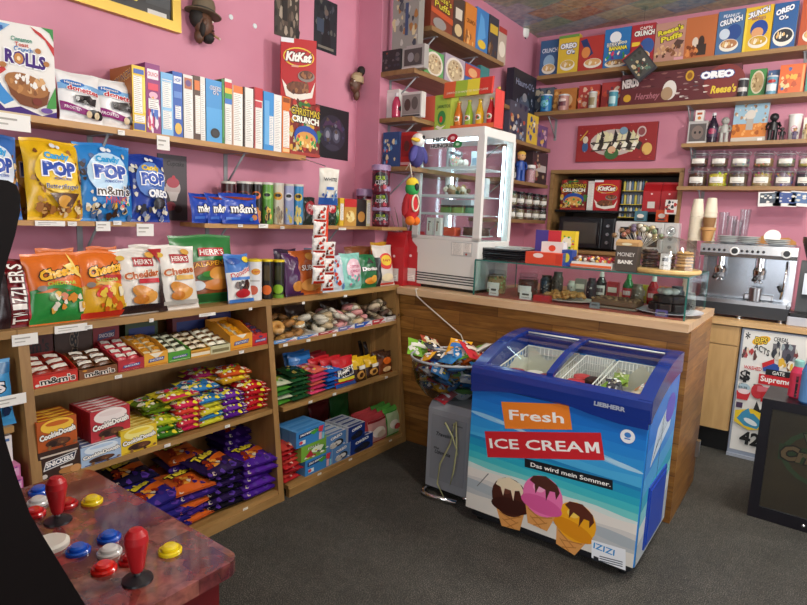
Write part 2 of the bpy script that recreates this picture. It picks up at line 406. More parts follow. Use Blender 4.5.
# ------------------------------------------------------------------ shelving on the left wall
def shelf(name, label, x0, y0, x1, y1, zt, th, mat, brk=(), axis='x', group=None):
    t = thing(name, label, 'shelf', ((x0+x1)/2, (y0+y1)/2, zt-th), 0, group)
    cx, cy, cz = t.location
    g = G(); g.box(x0-cx, y0-cy, 0, x1-cx, y1-cy, th, mat); g.build('board', t)
    for p in brk:
        g = G()
        if axis == 'x':
            L = (x1-x0)*.85
            g.box(0, -.012, -.2, .004, .012, 0, GREY); g.box(0, -.012, -.004, L, .012, 0, GREY)
            g.tube([(.003, 0, -.17), (L*.9, 0, -.005)], .006, GREY, 6); g.build('bracket', t, (x0-cx, p-cy, 0))
        else:
            L = (y1-y0)*.85
            g.box(-.012, -.004, -.2, .012, 0, 0, GREY); g.box(-.012, -L, -.004, .012, 0, 0, GREY)
            g.tube([(0, -.003, -.17), (0, -L*.9, -.005)], .006, GREY, 6); g.build('bracket', t, (p-cx, y1-cy, 0))
    return t
shelf('wall_shelf', 'pale board shelf high on the wall under the swirl-printed cereal box', -.2, -.4, .01, .985, 1.877, .024, PALE, (.75,))
shelf('wall_shelf', 'long orange-brown shelf on the pink wall holding the row of cereal box spines', -.2, .985, .01, 2.42, 1.877, .026, PINEY, (1.3, 2.02))
shelf('wall_shelf', 'orange-brown shelf on the pink wall holding the popcorn bags', -.2, -.4, .01, 1.42, 1.48, .02, PINEY, (.55, 1.24))
t = shelf('wall_shelf', 'orange-brown shelf holding the stacked-chip cans and blue candy pouches', -.2, 1.74, .01, 3.095, 1.48, .022, PINEY, (1.9, 2.75))
g = G(); g.box(.003, 3.0, 1.458, .13, 3.28, 1.48, PINEY); g.build('corner_board', t, -t.location)
Y0L = 3.095
shelf('wall_shelf', 'topmost brown shelf on the left wall above the tall fridge', 0, 3.27, .27, 4.3, 2.785, .03, DKSH, (3.4, 3.95))
shelf('wall_shelf', 'second brown shelf from the ceiling on the left wall, above the soda case', 0, Y0L, .27, 4.45, 2.485, .03, DKSH, (3.2, 3.9))
shelf('wall_shelf', 'short brown shelf left of the soda case holding a pink bottle', 0, Y0L, .27, 3.75, 2.19, .028, DKSH, (3.2,))
shelf('wall_shelf', 'brown shelf behind the tall fridge holding a red box', 0, Y0L, .27, 4.1, 1.877, .028, DKSH, (3.2,))
shelf('wall_shelf', 'brown corner shelf holding the anime-printed boxes', 0, 4.35, .27, 5.36, 2.24, .03, DKSH, (4.5, 5.2))
shelf('wall_shelf', 'brown corner shelf holding a blue figurine', 0, 4.35, .27, 5.36, 1.905, .03, DKSH, (4.5,))
shelf('wall_shelf', 'lowest brown corner shelf holding small label jars', 0, 4.35, .27, 5.36, 1.57, .03, DKSH, (4.5,))
shelf('wall_shelf', 'long brown shelf under the ceiling on the back wall holding cereal boxes', .13, 5.25, 3.2, 5.5, 2.9, .034, DKSX, (.9, 2.2), 'y')
shelf('wall_shelf', 'long brown shelf on the back wall with drink cans and a long maroon box', .09, 5.25, 3.2, 5.5, 2.573, .034, DKSX, (.25, 1.45), 'y')
shelf('wall_shelf', 'brown shelf on the back wall holding toy figures and a white cup', 1.435, 5.27, 3.2, 5.5, 2.238, .03, DKSX, (1.5, 2.5), 'y')
shelf('wall_shelf', 'brown shelf on the back wall holding two tiers of clip-top glass jars', 1.44, 5.25, 3.2, 5.5, 1.893, .03, DKSX, (1.6, 2.5), 'y')

# ------------------------------------------------------------------ bookcases
def xf(z): return .285-.11*z
TOPZ, S1, S2, S0 = 1.09, .86, .512, .066
def bookcase(ya, yb, label, zz, left=True, right=True, notch=None):
    t = thing('display_bookcase', label, 'bookcase', (0, ya, 0))
    W = yb-ya
    def panel(y0, y1):
        xb = .004 if notch and y1 > notch else -.18
        g = G(); g.prism([(xb, 0), (xf(0), 0), (xf(1.06), 1.06), (xb, 1.06)], y0, y1, OAK, 'y')
        # prism 'y' maps (a, b) to (x, z)
        g.build('side_panel', t)
    if left: panel(0, .036)
    if right: panel(W-.036, W)
    def board(y0, y1, xa, xb, z0, z1):
        g = G()
        if notch: g.prism([(xa, y0), (xb, y0), (xb, y1), (.004, y1), (.004, notch), (xa, notch)], z0, z1, OAKH)
        else: g.box(xa, y0, z0, xb, y1, z1, OAKH)
        return g
    board(.0, W, -.18, xf(1.06)+.004, 1.06, TOPZ).build('top_board', t)
    g = G(); g.box(-.18, .036, .02, -.172, (notch or W-.036), 1.06, OAK); g.build('back_panel', t)
    if notch: g = G(); g.box(-.178, notch-.008, .02, .004, notch, 1.06, OAK); g.build('back_panel', t); g = G(); g.box(.004, notch, .02, .010, W-.036, 1.06, OAK); g.build('back_panel', t)
    for z in zz:
        board(.036, W-.036, -.172, xf(z)-.004, z-.024, z).build('shelf', t)
    g = G(); g.box(xf(0)-.03, .036, 0, xf(0)-.003, W-.036, S0-.018, OAKH); g.build('plinth', t)
    return t
bookcase(-.4, .836, 'oak bookcase cut off at the left edge of the photo, behind the arcade machine', (.745, .45, S0), True, False)
bookcase(.838, 2.03, 'oak bookcase of candy display trays and cookie dough boxes', (S1, S2, S0))
bookcase(2.032, 3.155, 'oak bookcase of bagged mini donuts and candy pouches next to the counter', (.85, .5, S0), False, True, 1.05)

# ------------------------------------------------------------------ front counter
t = thing('front_counter', 'brown plank-clad shop counter with a light wooden top', 'counter', (.3, 3.17, 0))
g = G(); g.box(-.29, 0, 0, 1.70, .66, 1.035, PLANK); g.build('body', t)
g = G(); g.prism([(-.29, -.010), (-.115, -.010), (-.115, -.055), (1.695, -.055), (1.695, .74), (-.29, .74)], 1.036, 1.078, wood('light_worktop', '#c3a07a', '#d8b892', (1, 8, 8), .35)); g.build('worktop', t)
g = G(); g.box(1.70, .6, .18, 1.72, .64, .28, STEEL); g.build('hinge', t); 
# ------------------------------------------------------------------ back counter
LIGHTW = wood('light_cabinet', '#bb9560', '#c9a36e', (9, 9, 1.2), .4)
BY = 4.47
t = thing('base_cabinet', 'light wooden base cabinet with a drawer over a door behind the counter', 'cabinet', (1.75, BY, 0))
g = G(); g.box(-.6, .02, .16, .345, .9, .905, LIGHTW); g.build('carcass', t)
g = G(); g.box(-.6, .06, 0, .345, .85, .16, BLK); g.build('kick_plate', t)
g = G(); g.box(-.2, 0, .165, .338, .02, .765, LIGHTW); d_ = g.build('door', t)
g = G(); g.tube([(-.02, 0, 0), (-.02, -.03, 0), (-.02, -.03, .11), (-.02, 0, .11)], .007, STEEL); g.build('handle', d_, (0.02, 0, .63))
g = G(); g.box(-.2, 0, .772, .338, .02, .9, LIGHTW); d_ = g.build('drawer', t)
g = G(); g.tube([(0, 0, 0), (0, -.03, 0), (.13, -.03, 0), (.13, 0, 0)], .006, STEEL); g.build('handle', d_, (.02, 0, .835))
t = thing('back_worktop', 'light wooden worktop along the back wall under the espresso machine', 'worktop', (1.0, BY-.02, .91))
g = G(); g.box(-.9, 0, 0, 2.6, 1.04, .035, wood('light_worktop_back', '#c39a66', '#d6b07c', (1, 8, 8), .4)); g.build('board', t)
# under-counter appliance covered in stickers
PX = 2.102
t = thing('undercounter_fridge', 'white sticker-covered fridge front under the back worktop', 'fridge', (PX, BY, 0))
g = G(); g.box(.02, .04, .02, .62, .6, .9, M('#8b8f95', .4)); g.build('body', t)
g = G(); g.rbox(.0, 0, .02, .62, .04, .9, M('#8f99ab', .35), .006); dr = g.build('door', t)
g = G(); S = lambda u, v, o: (.015+u*.345, -o-.0004, .05+v*.84)
ks = '#17181a'; rd = '#c8242c'
deco(g, S, [('r',0,0,1.7,1,'#e6e5e0'),
 ('t','*',.07,.955,.08,.06,ks), ('e',.3,.93,.15,.035,'#e8b21c',8), ('t','DPS',.3,.93,.2,.05,'#f2d13c','#2a2a2a'), ('t','CEREAL',.62,.955,.24,.035,ks),
 ('r',.5,.86,.62,.92,'#6f6d72'), ('e',.56,.84,.07,.04,'#33343a'), ('r',.66,.8,.86,.93,'#5a5560'), ('b',.5,.8,.88,.92,14,['#c9c6bb','#7b3b39','#33353f','#96a3a8'],3,.04),
 ('t','ACTS',.33,.86,.26,.05,ks,None,{'a':-8,'asp':.7}), ('r',.02,.775,.1,.84,'#a8565a'), ('b',.02,.77,.26,.85,12,['#b23c3c','#5c3a35','#e0c9b4','#33343a'],5,.035),
 ('p',[(.36,.75),(.55,.8),(.56,.765),(.38,.715)],rd), ('p',[(.38,.715),(.56,.765),(.66,.75),(.64,.70),(.4,.69)],'#2a4d9b'),
 ('b',.62,.74,.86,.8,10,['#e0b23a','#c98a3c','#f0e7d0','#7d4a2e'],9,.04),
 ('t','WASHED',.22,.70,.3,.03,rd), ('r',.44,.665,.86,.712,'#1a1b1f'), ('t','GATE',.65,.688,.2,.03,'#eceae4'),
 ('t','$',.11,.625,.18,.1,ks,None,{'b':.05}), ('r',.34,.585,.9,.665,rd), ('t','Supreme',.62,.624,.5,.06,'#f4f2ee',None,{'b':.03}),
 ('t','CEREAL',.1,.555,.15,.02,ks), ('e',.12,.535,.1,.03,'#a9c3cf'), ('t','KILLER',.1,.53,.15,.02,ks), ('r',.27,.53,.34,.575,'#4b3c3a'),
 ('e',.36,.52,.12,.06,'#c2303a'), ('r',.34,.52,.62,.565,'#d36d78'), ('p',[(.42,.44),(.66,.47),(.66,.55),(.4,.52)],'#b7222b'),
 ('p',[(.02,.43),(.2,.43),(.24,.5),(.0,.5)],'#c92d35'), ('e',.12,.5,.1,.022,'#f0d9da'), 
 ('r',.02,.36,.13,.405,'#4a3550'), ('p',[(.3,.33),(.36,.44),(.43,.37),(.48,.4),(.42,.31)],'#232427'),
 ('p',[(.02,.24),(.02,.335),(.3,.37),(.56,.33),(.56,.22),(.28,.19)],'#e6c62c'), ('p',[(.06,.27),(.14,.33),(.34,.33),(.5,.27),(.42,.21),(.2,.22)],'#3c8fb5'), ('p',[(.14,.33),(.24,.37),(.3,.31)],'#3c8fb5'), ('e',.3,.26,.12,.022,'#dfe8ea',-8),
 ('t','42',.33,.12,.36,.11,ks,None,{'b':.04}), ('p',[(.6,.28),(.85,.3),(.85,.05),(.6,.04)],'#c9c6c0'), ('b',.6,.05,.95,.5,18,['#b7222b','#2a4d9b','#33343a','#e6c62c'],12,.05)], .4)
g.build('stickers', dr)
g = G(); g.box(.0, -.012, 0, .62, .05, .022, M('#9fa6b2', .35)); g.build('kick_strip', t)
# ------------------------------------------------------------------ ice cream freezer
FX0, FX1, FY, FD = 1.135, 1.985, 2.51, .59
t = thing('ice_cream_freezer', 'blue glass-topped chest freezer with a beach and ice cream print', 'freezer', (FX0, FY, 0))
W = FX1-FX0
NAVY = M('#17307f', .22, coat=.5); NAVYD = M('#122768', .3)
def rim(y): q = min(1, max(0, y/.5)); return .828+.115*(1-(1-q)**1.9)
prof = [(0, .07), (0, .72)]+[(y, rim(y)-.09) for y in (.04, .1, .18, .26, .34, .42, .5)]+[(.575, .845), (.575, .07)]
side = [(.004, .07), (.004, .70)]+[(y, rim(y)-.085) for y in (.05, .12, .2, .3, .4, .5)]+[(.58, .85), (.58, .07)]
SKY = ['#1b6fc0', '#2178c8', '#2a83cf', '#3390d4', '#3a9ad6']
g = G(); bd = M('#2a83cf', .3)
# open-topped tub: four walls and a base
g.prism(side, 0, .03, bd, 'x'); g.prism(side, W-.03, W, bd, 'x')
g.rbox(.0, -.002, .07, W, .03, .74, bd, .012); g.box(.0, FD-.05, .07, W, FD-.012, .86, bd); g.box(.02, .02, .07, W-.02, FD-.04, .3, bd)
body = g.build('body', t)
g = G()
def FP(px, py):
    p = at(px, py, y=FY); return (p.x-FX0, p.z)
S = lambda u, v, o: (u, -.002-o, v)
it = []
xa, xb = .004, W-.004
def band(z0a, z0b, z1a, z1b, c, wob=.006, ph=0):
    n = 14; top = [(xa+(xb-xa)*i/n, z1a+(z1b-z1a)*i/n+wob*math.sin(1.1*i+ph)) for i in range(n+1)]
    bot = [(xa+(xb-xa)*i/n, z0a+(z0b-z0a)*i/n) for i in range(n+1)]
    it.append(('p', bot+top[::-1], c))
band(.07, .07, .735, .735, '#1a64ba', 0)
for k, (z, c) in enumerate(((.70,'#1b6dc2'), (.655,'#1f78ca'), (.61,'#2683d0'), (.565,'#2f90d4'), (.52,'#3b9dd8'), (.485,'#49aadb'))): band(.07, .07, z, z, c, .004, k)
it += [('e', .12, .575, .12, .012, '#8cc0e2', -6), ('e', .24, .56, .1, .008, '#a5cde6', -8), ('e', .66, .535, .16, .014, '#85bfe4', -10), ('e', .76, .52, .09, .01, '#a9d2ea', -8)]
for k, (z, c) in enumerate(((.455,'#1f7fb8'), (.44,'#2093bd'), (.405,'#2aa6bf'), (.37,'#41b8c2'), (.335,'#6fcac8'), (.305,'#cfe0da'), (.285,'#e3dfd6'), (.235,'#cfcdc8'), (.215,'#a9b3b8'), (.17,'#b9bdbd'), (.145,'#dcd8ce'))):
    band(.07, .07, z+.012, z-.014, c, .005 if k > 4 else .001, k*1.7)
it += [('p', [(.06,.2),(.066,.2),(.125,.285),(.12,.288)], '#7a7a78')]
def quad(pts, c): it.append(('p', [FP(*p) for p in pts], c))
def ftext(s, pa, pb, hpx, c, b=.03, sh=0):
    A = Vector(FP(*pa)); B = Vector(FP(*pb)); c0 = (A+B)/2; L = (B-A).length
    it.append(('t', s, c0.x, c0.y, L, hpx, c, None, {'b': min(b, .018), 'a': math.degrees(math.atan2((B-A).y, (B-A).x)), 'sh': sh}))
quad([(501.5,401.5),(569,404),(572.5,429.5),(505.5,428.5)], '#e8822c')
quad([(485,431),(601,432.5),(605,460),(488,457)], '#c8262f')
quad([(525,458),(613,480),(613,490),(525,466.5)], '#1b1d22')
ftext('Fresh', (509.5,414.5), (564,418), .05, '#f6f4ee'); ftext('ICE CREA', (490,443), (583.5,446.8), .05, '#f6f4ee')
A_, B_ = Vector(FP(585.5, 446.9)), Vector(FP(599.5, 447.5)); d_ = (B_-A_); n_ = Vector((-d_.y, d_.x)).normalized()*.05
it.append(('p', [tuple(A_+d_*a+n_*(b-.5)) for a, b in ((0,0),(0,1),(.27,1),(.5,.45),(.73,1),(1,1),(1,0),(.76,0),(.76,.6),(.58,.15),(.42,.15),(.24,.6),(.24,0))], '#f6f4ee'))
ftext('Das wird mein Sommer.', (531,464), (611,484.5), .021, '#f6f4ee', .02)
def cone(cx, cz, r, c1, c2, sc, ang, ct):
    ca, sa = math.cos(R(ang)), math.sin(R(ang))
    def T(x, y): return (cx+x*ca-y*sa, cz+x*sa+y*ca)
    it.append(('p', [T(-r*.92,-.2*r), T(r*.92,-.2*r), T(.5*r,-1.62*r), T(-.5*r,-1.62*r)], '#d99a55'))
    for k in range(3): it.append(('p', [T(-r*(.8-.18*k),-.5*r-.34*k*r), T(r*(.5-.15*k),-.9*r-.34*k*r), T(r*(.5-.15*k),-.96*r-.34*k*r), T(-r*(.8-.18*k),-.56*r-.34*k*r)], '#b87838')); it.append(('p', [T(r*(.8-.18*k),-.5*r-.34*k*r), T(-r*(.5-.15*k),-.9*r-.34*k*r), T(-r*(.5-.15*k),-.96*r-.34*k*r), T(r*(.8-.18*k),-.56*r-.34*k*r)], '#b87838'))
    it.append(('e', cx, cz, r, r*1.02, c1)); x, y = T(0, -.45*r); it.append(('e', x, y, r*1.05, r*.42, c2, ang))
    x, y = T(-.25*r, .35*r); it.append(('e', x, y, r*.3, r*.22, ct))
    it.append(('p', [T(-.75*r,.55*r), T(-.6*r,.85*r), T(0,1.05*r), T(.6*r,.82*r), T(.78*r,.5*r), T(.66*r,.1*r), T(.55*r,.45*r), T(.3*r,.4*r), T(.2*r,-.15*r), T(.08*r,.38*r), T(-.25*r,.42*r), T(-.36*r,.0), T(-.48*r,.45*r)], sc))
p = FP(510, 497); cone(p[0], p[1], .098, '#4a241b', '#3b1a14', '#ead9b8', 6, '#6a3a2c')
p = FP(576, 522); cone(p[0], p[1], .095, '#eda81f', '#d98c16', '#5a2a1c', -14, '#f6cf5a')
p = FP(543, 496); cone(p[0], p[1], .1, '#e874ac', '#d75a97', '#4f2a22', -5, '#f6a9cb')
quad([(592,539),(626,549),(626,570),(592,557)], '#e9eef2')
ftext('IZIZI', (594,544.5), (615,552.5), .028, '#2a8fd0', .04); [quad([(600,555+2.2*k),(623,561+2.2*k),(623,562+2.2*k),(600,556+2.2*k)], '#56606a') for k in range(3)]; quad([(594,555),(599,557),(599,562),(594,560)], '#23272c')
p = FP(628, 436); it += [('e', p[0], p[1], .031, .031, '#e8eaec'), ('e', p[0], p[1]+.006, .014, .012, '#3d7fc9'), ('r', p[0]-.012, p[1]-.014, p[0]+.012, p[1]-.008, '#3d7fc9')]
deco(g, S, it, .3, .0005, .00006)
# right side print: deep blue, parasol, small red word
S = lambda u, v, o: (W+.0005+o, u, v)
sd = [('p', [(.01,.07)]+[(.01,.71)]+[(y, rim(y)-.09) for y in (.06,.14,.24,.34,.44,.52)]+[(.57,.84),(.57,.07)], '#3b7fd6')]
for z, c in ((.62,'#4a92de'), (.5,'#57a8de'), (.42,'#3fa9c4'), (.35,'#86ccd0'), (.28,'#d6dcd8'), (.2,'#b6bfc2')): sd.append(('p', [(.01,.07),(.01,z-.03),(.2,z),(.4,z+.02),(.57,z+.05),(.57,.07)], c))
sd += [('p', [(.1,.5),(.18,.66),(.34,.72),(.47,.69),(.44,.6),(.3,.56)], '#cfe2f0')]+[('p', [(.12+.02*k,.51+.02*k),(.3+.03*k,.70-.02*k),(.303+.03*k,.697-.02*k),(.124+.02*k,.508+.02*k)], '#3a4552') for k in range(4)]
sd += [('p', [(.29,.7),(.296,.7),(.246,.3),(.24,.3)], '#3a4552'), ]
sd += [('e', .42, .70, .1, .07, '#5a52c8')]
deco(g, S, sd, .25, .0005, .00006)
g.build('printed_wrap', body)
g = G(); g.box(0, .0, 0, .008, .34, .3, M('#1c3fa0', .3)); g.box(.008, .02, .02, .012, .32, .28, M('#2146ad', .3)); g.build('vent_panel', t, (W, .12, .1))
# blue frame
g = G()
def rimbar(x0, x1, th, mat, y0=0.0):
    ys = [y0+(.59-y0)*i/16 for i in range(17)]
    poly = [(y, rim(y)) for y in ys]+[(y, rim(y)-th) for y in ys[::-1]]
    g.prism(poly, x0, x1, mat, 'x')
rimbar(-.006, .055, .1, NAVY); rimbar(W-.055, W+.006, .1, NAVY)
g.prism([(0,.725),(-.012,.735),(-.014,.79),(-.008,.82),(.01,.832),(.04,.838),(.04,.725)], -.004, W+.004, NAVY, 'x'); g.box(0, .535, .86, W, .59, .944, NAVY)
# lower edge dips to the right
lo = [FP(*p) for p in ((471,390),(500,391),(530,394),(560,401),(590,413),(620,423),(651,430))]; lo[0] = (0, lo[0][1]); lo[-1] = (W, lo[-1][1])
for (xa_, za_), (xb_, zb_) in zip(lo, lo[1:]): g.prism([(xa_, za_), (xb_, zb_), (xb_, .745), (xa_, .745)], -.0142, -.001, NAVY, 'y')
fr = g.build('top_frame', t)
g = G(); S = lambda u, v, o: (u, -.0142-o, v); deco(g, S, [('t', 'LIEBHERR', .685, .772, .135, .02, M('#a4adbc', .35, 0), None, {'b': .05})], .3); g.build('brand_letters', fr)
g = G(); ys = [.045+.49*i/12 for i in range(13)]
g.prism([(y, rim(y)+.004) for y in ys]+[(y, rim(y)-.02) for y in ys[::-1]], W*.45-.016, W*.45+.016, NAVY, 'x'); g.build('centre_bar', t)
for x0, x1, dz in ((.055, W*.45-.016, -.012), (W*.45+.016, W-.055, -.004)):
    g = G(); vs = [(x, y, rim(y)+dz) for y in ys for x in (x0, x1)]
    g.add(vs, [(2*i, 2*i+1, 2*i+3, 2*i+2) for i in range(12)], CLEAR, True)
    l_ = g.build('glass_lid', t); g = G(); g.tube([(x0+.01, .5, rim(.5)-.006), (x1-.01, .5, rim(.5)-.006)], .005, M('#cfd2cf', .3), 6); g.build('lid_edge', l_)
INN = M('#cfd0cc', .4)
g = G(); g.box(  .03, .03, .66, W-.03, .54, .664, INN); g.box(.03, .03, .3, .034, .54, .72, INN); g.box(W-.034, .03, .3, W-.03, .54, .72, INN); g.box(.03, .536, .5, W-.03, .54, .85, INN); g.box(.03, .03, .5, W-.03, .034, .73, INN); g.build('liner', t)
g = G(); g.rbox(.02, .02, .02, W-.02, FD-.03, .07, M('#14161b', .5), .02); g.build('plinth', t)
for x in (.06, W-.06):
    for y in (.06, FD-.1): g = G(); g.lathe([(.02, 0), (.02, .03)], BLK, 10, Matrix.Translation((x, y, 0))); g.build('foot', t)
# wire baskets with ice creams
WIRE = M('#e4e2da', .35)
for bi, (x0, x1, y0, y1, zt) in enumerate(((.07, .36, .07, .5, .79), (.40, .55, .07, .5, .79), (.57, .79, .07, .5, .79))):
    b_ = thing('wire_basket', ['cream wire basket at the left end inside the freezer', 'narrow cream wire basket in the middle of the freezer', 'cream wire basket at the right end inside the freezer'][bi], 'basket', (FX0+x0, FY+y0, .665), 0, 'wire baskets in the freezer')
    w, d, h = x1-x0, y1-y0, zt-.665; g = G()
    def hz(y): return h+.07*(y/d)
    g.tube([(0,0,h),(w,0,h),(w,d,hz(d)),(0,d,hz(d))], .004, WIRE, 6, closed=True)
    n = 12
    for i in range(n+1):
        for (x, y) in ((w*i/n, 0), (w*i/n, d)): g.tube([(x, y, .002), (x, y, hz(y))], .0022, WIRE, 4)
        for x in (0, w): g.tube([(x, d*i/n, .002), (x, d*i/n, hz(d*i/n))], .0022, WIRE, 4)
        g.tube([(w*i/n, 0, .002), (w*i/n, d, .002)], .002, WIRE, 4)
    for k in range(1, 5): g.tube([(0,0,h*k/5),(w,0,h*k/5),(w,d,hz(d)*k/5),(0,d,hz(d)*k/5)], .0018, WIRE, 4, closed=True)
    g.build('wires', b_)
    if bi != 1:
        g = G(); cl = M('#cfcbb8', .7); n = 10
        def sheet(P, Q, seed):
            ps = [P+(Q-P)*(i/n) for i in range(n+1)]; hs = [hz(p.y)*(.82+.16*math.sin(i*.9+seed)) for i, p in enumerate(ps)]
            g.add([(p.x, p.y, .004) for p in ps]+[(p.x, p.y, hh) for p, hh in zip(ps, hs)], [(i, i+1, n+2+i, n+1+i) for i in range(n)], cl)
        e = .005; sheet(Vector((e, d-e, 0)), Vector((w-e, d-e, 0)), 1+bi); sheet(Vector((e, e, 0)), Vector((e, d-e, 0)), 2+bi); sheet(Vector((w-e, e, 0)), Vector((w-e, d-e, 0)), 3)
        g.build('cloth_lining', b_)
def tub(x, y, z, r, h, c, lid, label, cat='ice cream tub', name='ice_cream_tub'):
    g = G(); g.lathe([(r*.8, 0), (r, h*.86)], M(c, .4), 16); g.lathe([(r*1.04, h*.86), (r*1.04, h), (r*.6, h*1.03)], M(lid, .4), 16)
    return g.build(name, None, (x, y, z), (R(4), 0, 0), label, cat, 'ice creams in the freezer')
FI = [(.14,.13,'#8b2330','#a4343c','dark red ice cream tub at the front of the left freezer basket'), (.23,.16,'#7a2a22','#e0d8cc','white-lidded ice cream tub in the left freezer basket'), (.30,.14,'#7b2029','#93343a','red ice cream tub beside the middle bar of the freezer'),
      (.445,.16,'#a51e28','#b83038','bright red ice cream tub in the narrow freezer basket'), (.50,.26,'#4a1a18','#2f1513','dark brown-lidded ice cream tub in the narrow freezer basket'), (.44,.27,'#b8262c','#c43a3c','small red ice cream tub at the back of the narrow basket')]
for x, y, c, l, lb in FI: tub(FX0+x, FY+y+.08, .672, .042, .115, c, l, lb)
for x, y, z, c, dc, lb in ((.61,.17,.775,'#7fa03c','#cfd8a0','green ice cream packet in the right freezer basket'), (.645,.27,.775,'#93a648','#e4e6c0','pale green ice cream packet behind the other green one'), (.70,.19,.6955,'#e06a2c','#f3d9b0','orange ice cream packet in the right freezer basket'), (.75,.26,.775,'#d8452c','#f4e2cc','red-orange ice cream packet near the right end of the freezer'), (.745,.14,.775,'#d9ccb4','#a8744a','cream coloured ice cream packet at the front of the right basket'), (.665,.13,.775,'#4b4a52','#c0b8a8','dark ice cream packet at the front of the right basket')):
    g = pouch(.075, .15, .035, c, [('b',.1,.1,.9,.9,14,[dc,'#ffffff',c],int(x*100),.12)], int(x*97))
    g.build('ice_cream_packet', None, (FX0+x, FY+y+.0, z+.02), (R(-80), 0, R(20*math.sin(x*40))), lb, 'ice cream', 'ice creams in the freezer')
g = G(); g.rbox(-.1, 0, 0, .1, .28, .07, M('#8c8a86', .5), .01); g.build('carton', None, (FX0+.68, FY+.16, .668), (0,0,0), 'plain grey carton under the ice cream packets in the right basket', 'carton')

# ------------------------------------------------------------------ tall glass display fridge on the counter
KX, KY, KW, KD, KZ = .165, 3.29, .545, .40, 1.078
t = thing('display_fridge', 'tall white glass-sided display fridge standing on the counter', 'display fridge', (KX, KY, KZ), R(-3))
WH = M('#dcdcd8', .3); H = 1.05; BH = .335
g = G(); g.rbox(0, 0, .02, KW, KD, BH, WH, .01); g.box(.01,.02,0,KW-.01,KD-.01,.02,BLK); g.build('base', t)
g = G()
for x in (0, KW-.05):
    for y in (0.0, KD-.03): g.box(x, y, BH, x+.05, y+.03, H-.05, WH)
g.rbox(0, 0, H-.06, KW, KD, H, WH, .008); g.box(0, 0, BH, KW, .03, BH+.02, WH); g.build('frame', t)
for nm, a in (('front_pane', (.05,.006,KW-.05,.011)), ('back_pane', (.05,KD-.012,KW-.05,KD-.007))): g = G(); g.box(a[0], a[1], BH+.02, a[2], a[3], H-.06, CLEAR); g.build(nm, t)
for x in (.004, KW-.009): g = G(); g.box(x, .03, BH, x+.005, KD-.03, H-.06, CLEAR); g.build('side_pane', t)
g = G(); g.box(KW*.47,-.004,BH+.0,KW*.48,-.001,BH+.001,WH); g.build('door_seal', t)
LAMP = emit('cool_light_tube', '#dff2ff', 9.0)
for x, y in ((.06, KD-.045), (KW-.07, KD-.045), (KW-.07, .035)): g = G(); g.box(x, y, BH+.03, x+.012, y+.012, H-.08, LAMP); g.build('light_tube', t)
g = G(); g.box(.06, .04, H-.075, KW-.06, .06, H-.062, LAMP); g.build('light_tube', t)
for z in (.50, .62, .8):
    g = G(); n = 14
    for i in range(n+1): g.tube([(.05+(KW-.1)*i/n, .035, z), (.05+(KW-.1)*i/n, KD-.05, z)], .0018, M('#d6d8d8', .3), 4)
    for y in (.035, .2, KD-.05): g.tube([(.05, y, z), (KW-.05, y, z)], .003, M('#d6d8d8', .3), 5)
    g.box(.045, .03, z-.004, KW-.045, .034, z+.012, M('#e2e4e4', .3)); g.build('wire_shelf', t)
g = G()
for k in range(4): g.box(.012, -.003, .045+k*.017, KW-.012, 0.002, .052+k*.017, M('#2c2e30', .5))
g.build('vent_grille', t)
g = G(); g.box(.34,-.003,.235,.5,-.001,.325,M('#b9bbba',.5)); deco(g, lambda u,v,o:(.34+u*.16,-.003-o,.235+v*.09), [('n',.03,.05,.6,.95,'#5a5c5e'),('n',.62,.3,.97,.95,'#5a5c5e'),('e',.75,.15,.05,.08,'#b04a3a')]); g.build('info_plate', t)
g = G(); deco(g, lambda u,v,o:(.13+u*.25,-.006-o,H-.13+v*.09), [('t','HIGH',.34,.7,.5,.32,'#1b1c1e','#e9e9e6',{'b':.05}),('t','HUNGRIES',.42,.25,.8,.3,'#1b1c1e','#e9e9e6',{'b':.05}),('e',.72,.75,.16,.3,'#b3283a'),('e',.88,.3,.14,.26,'#2c8a4a'),('e',.72,.75,.07,.12,'#e6b7b7'),('e',.88,.3,.06,.1,'#bfe0c4')]); g.build('logo_sticker', t)
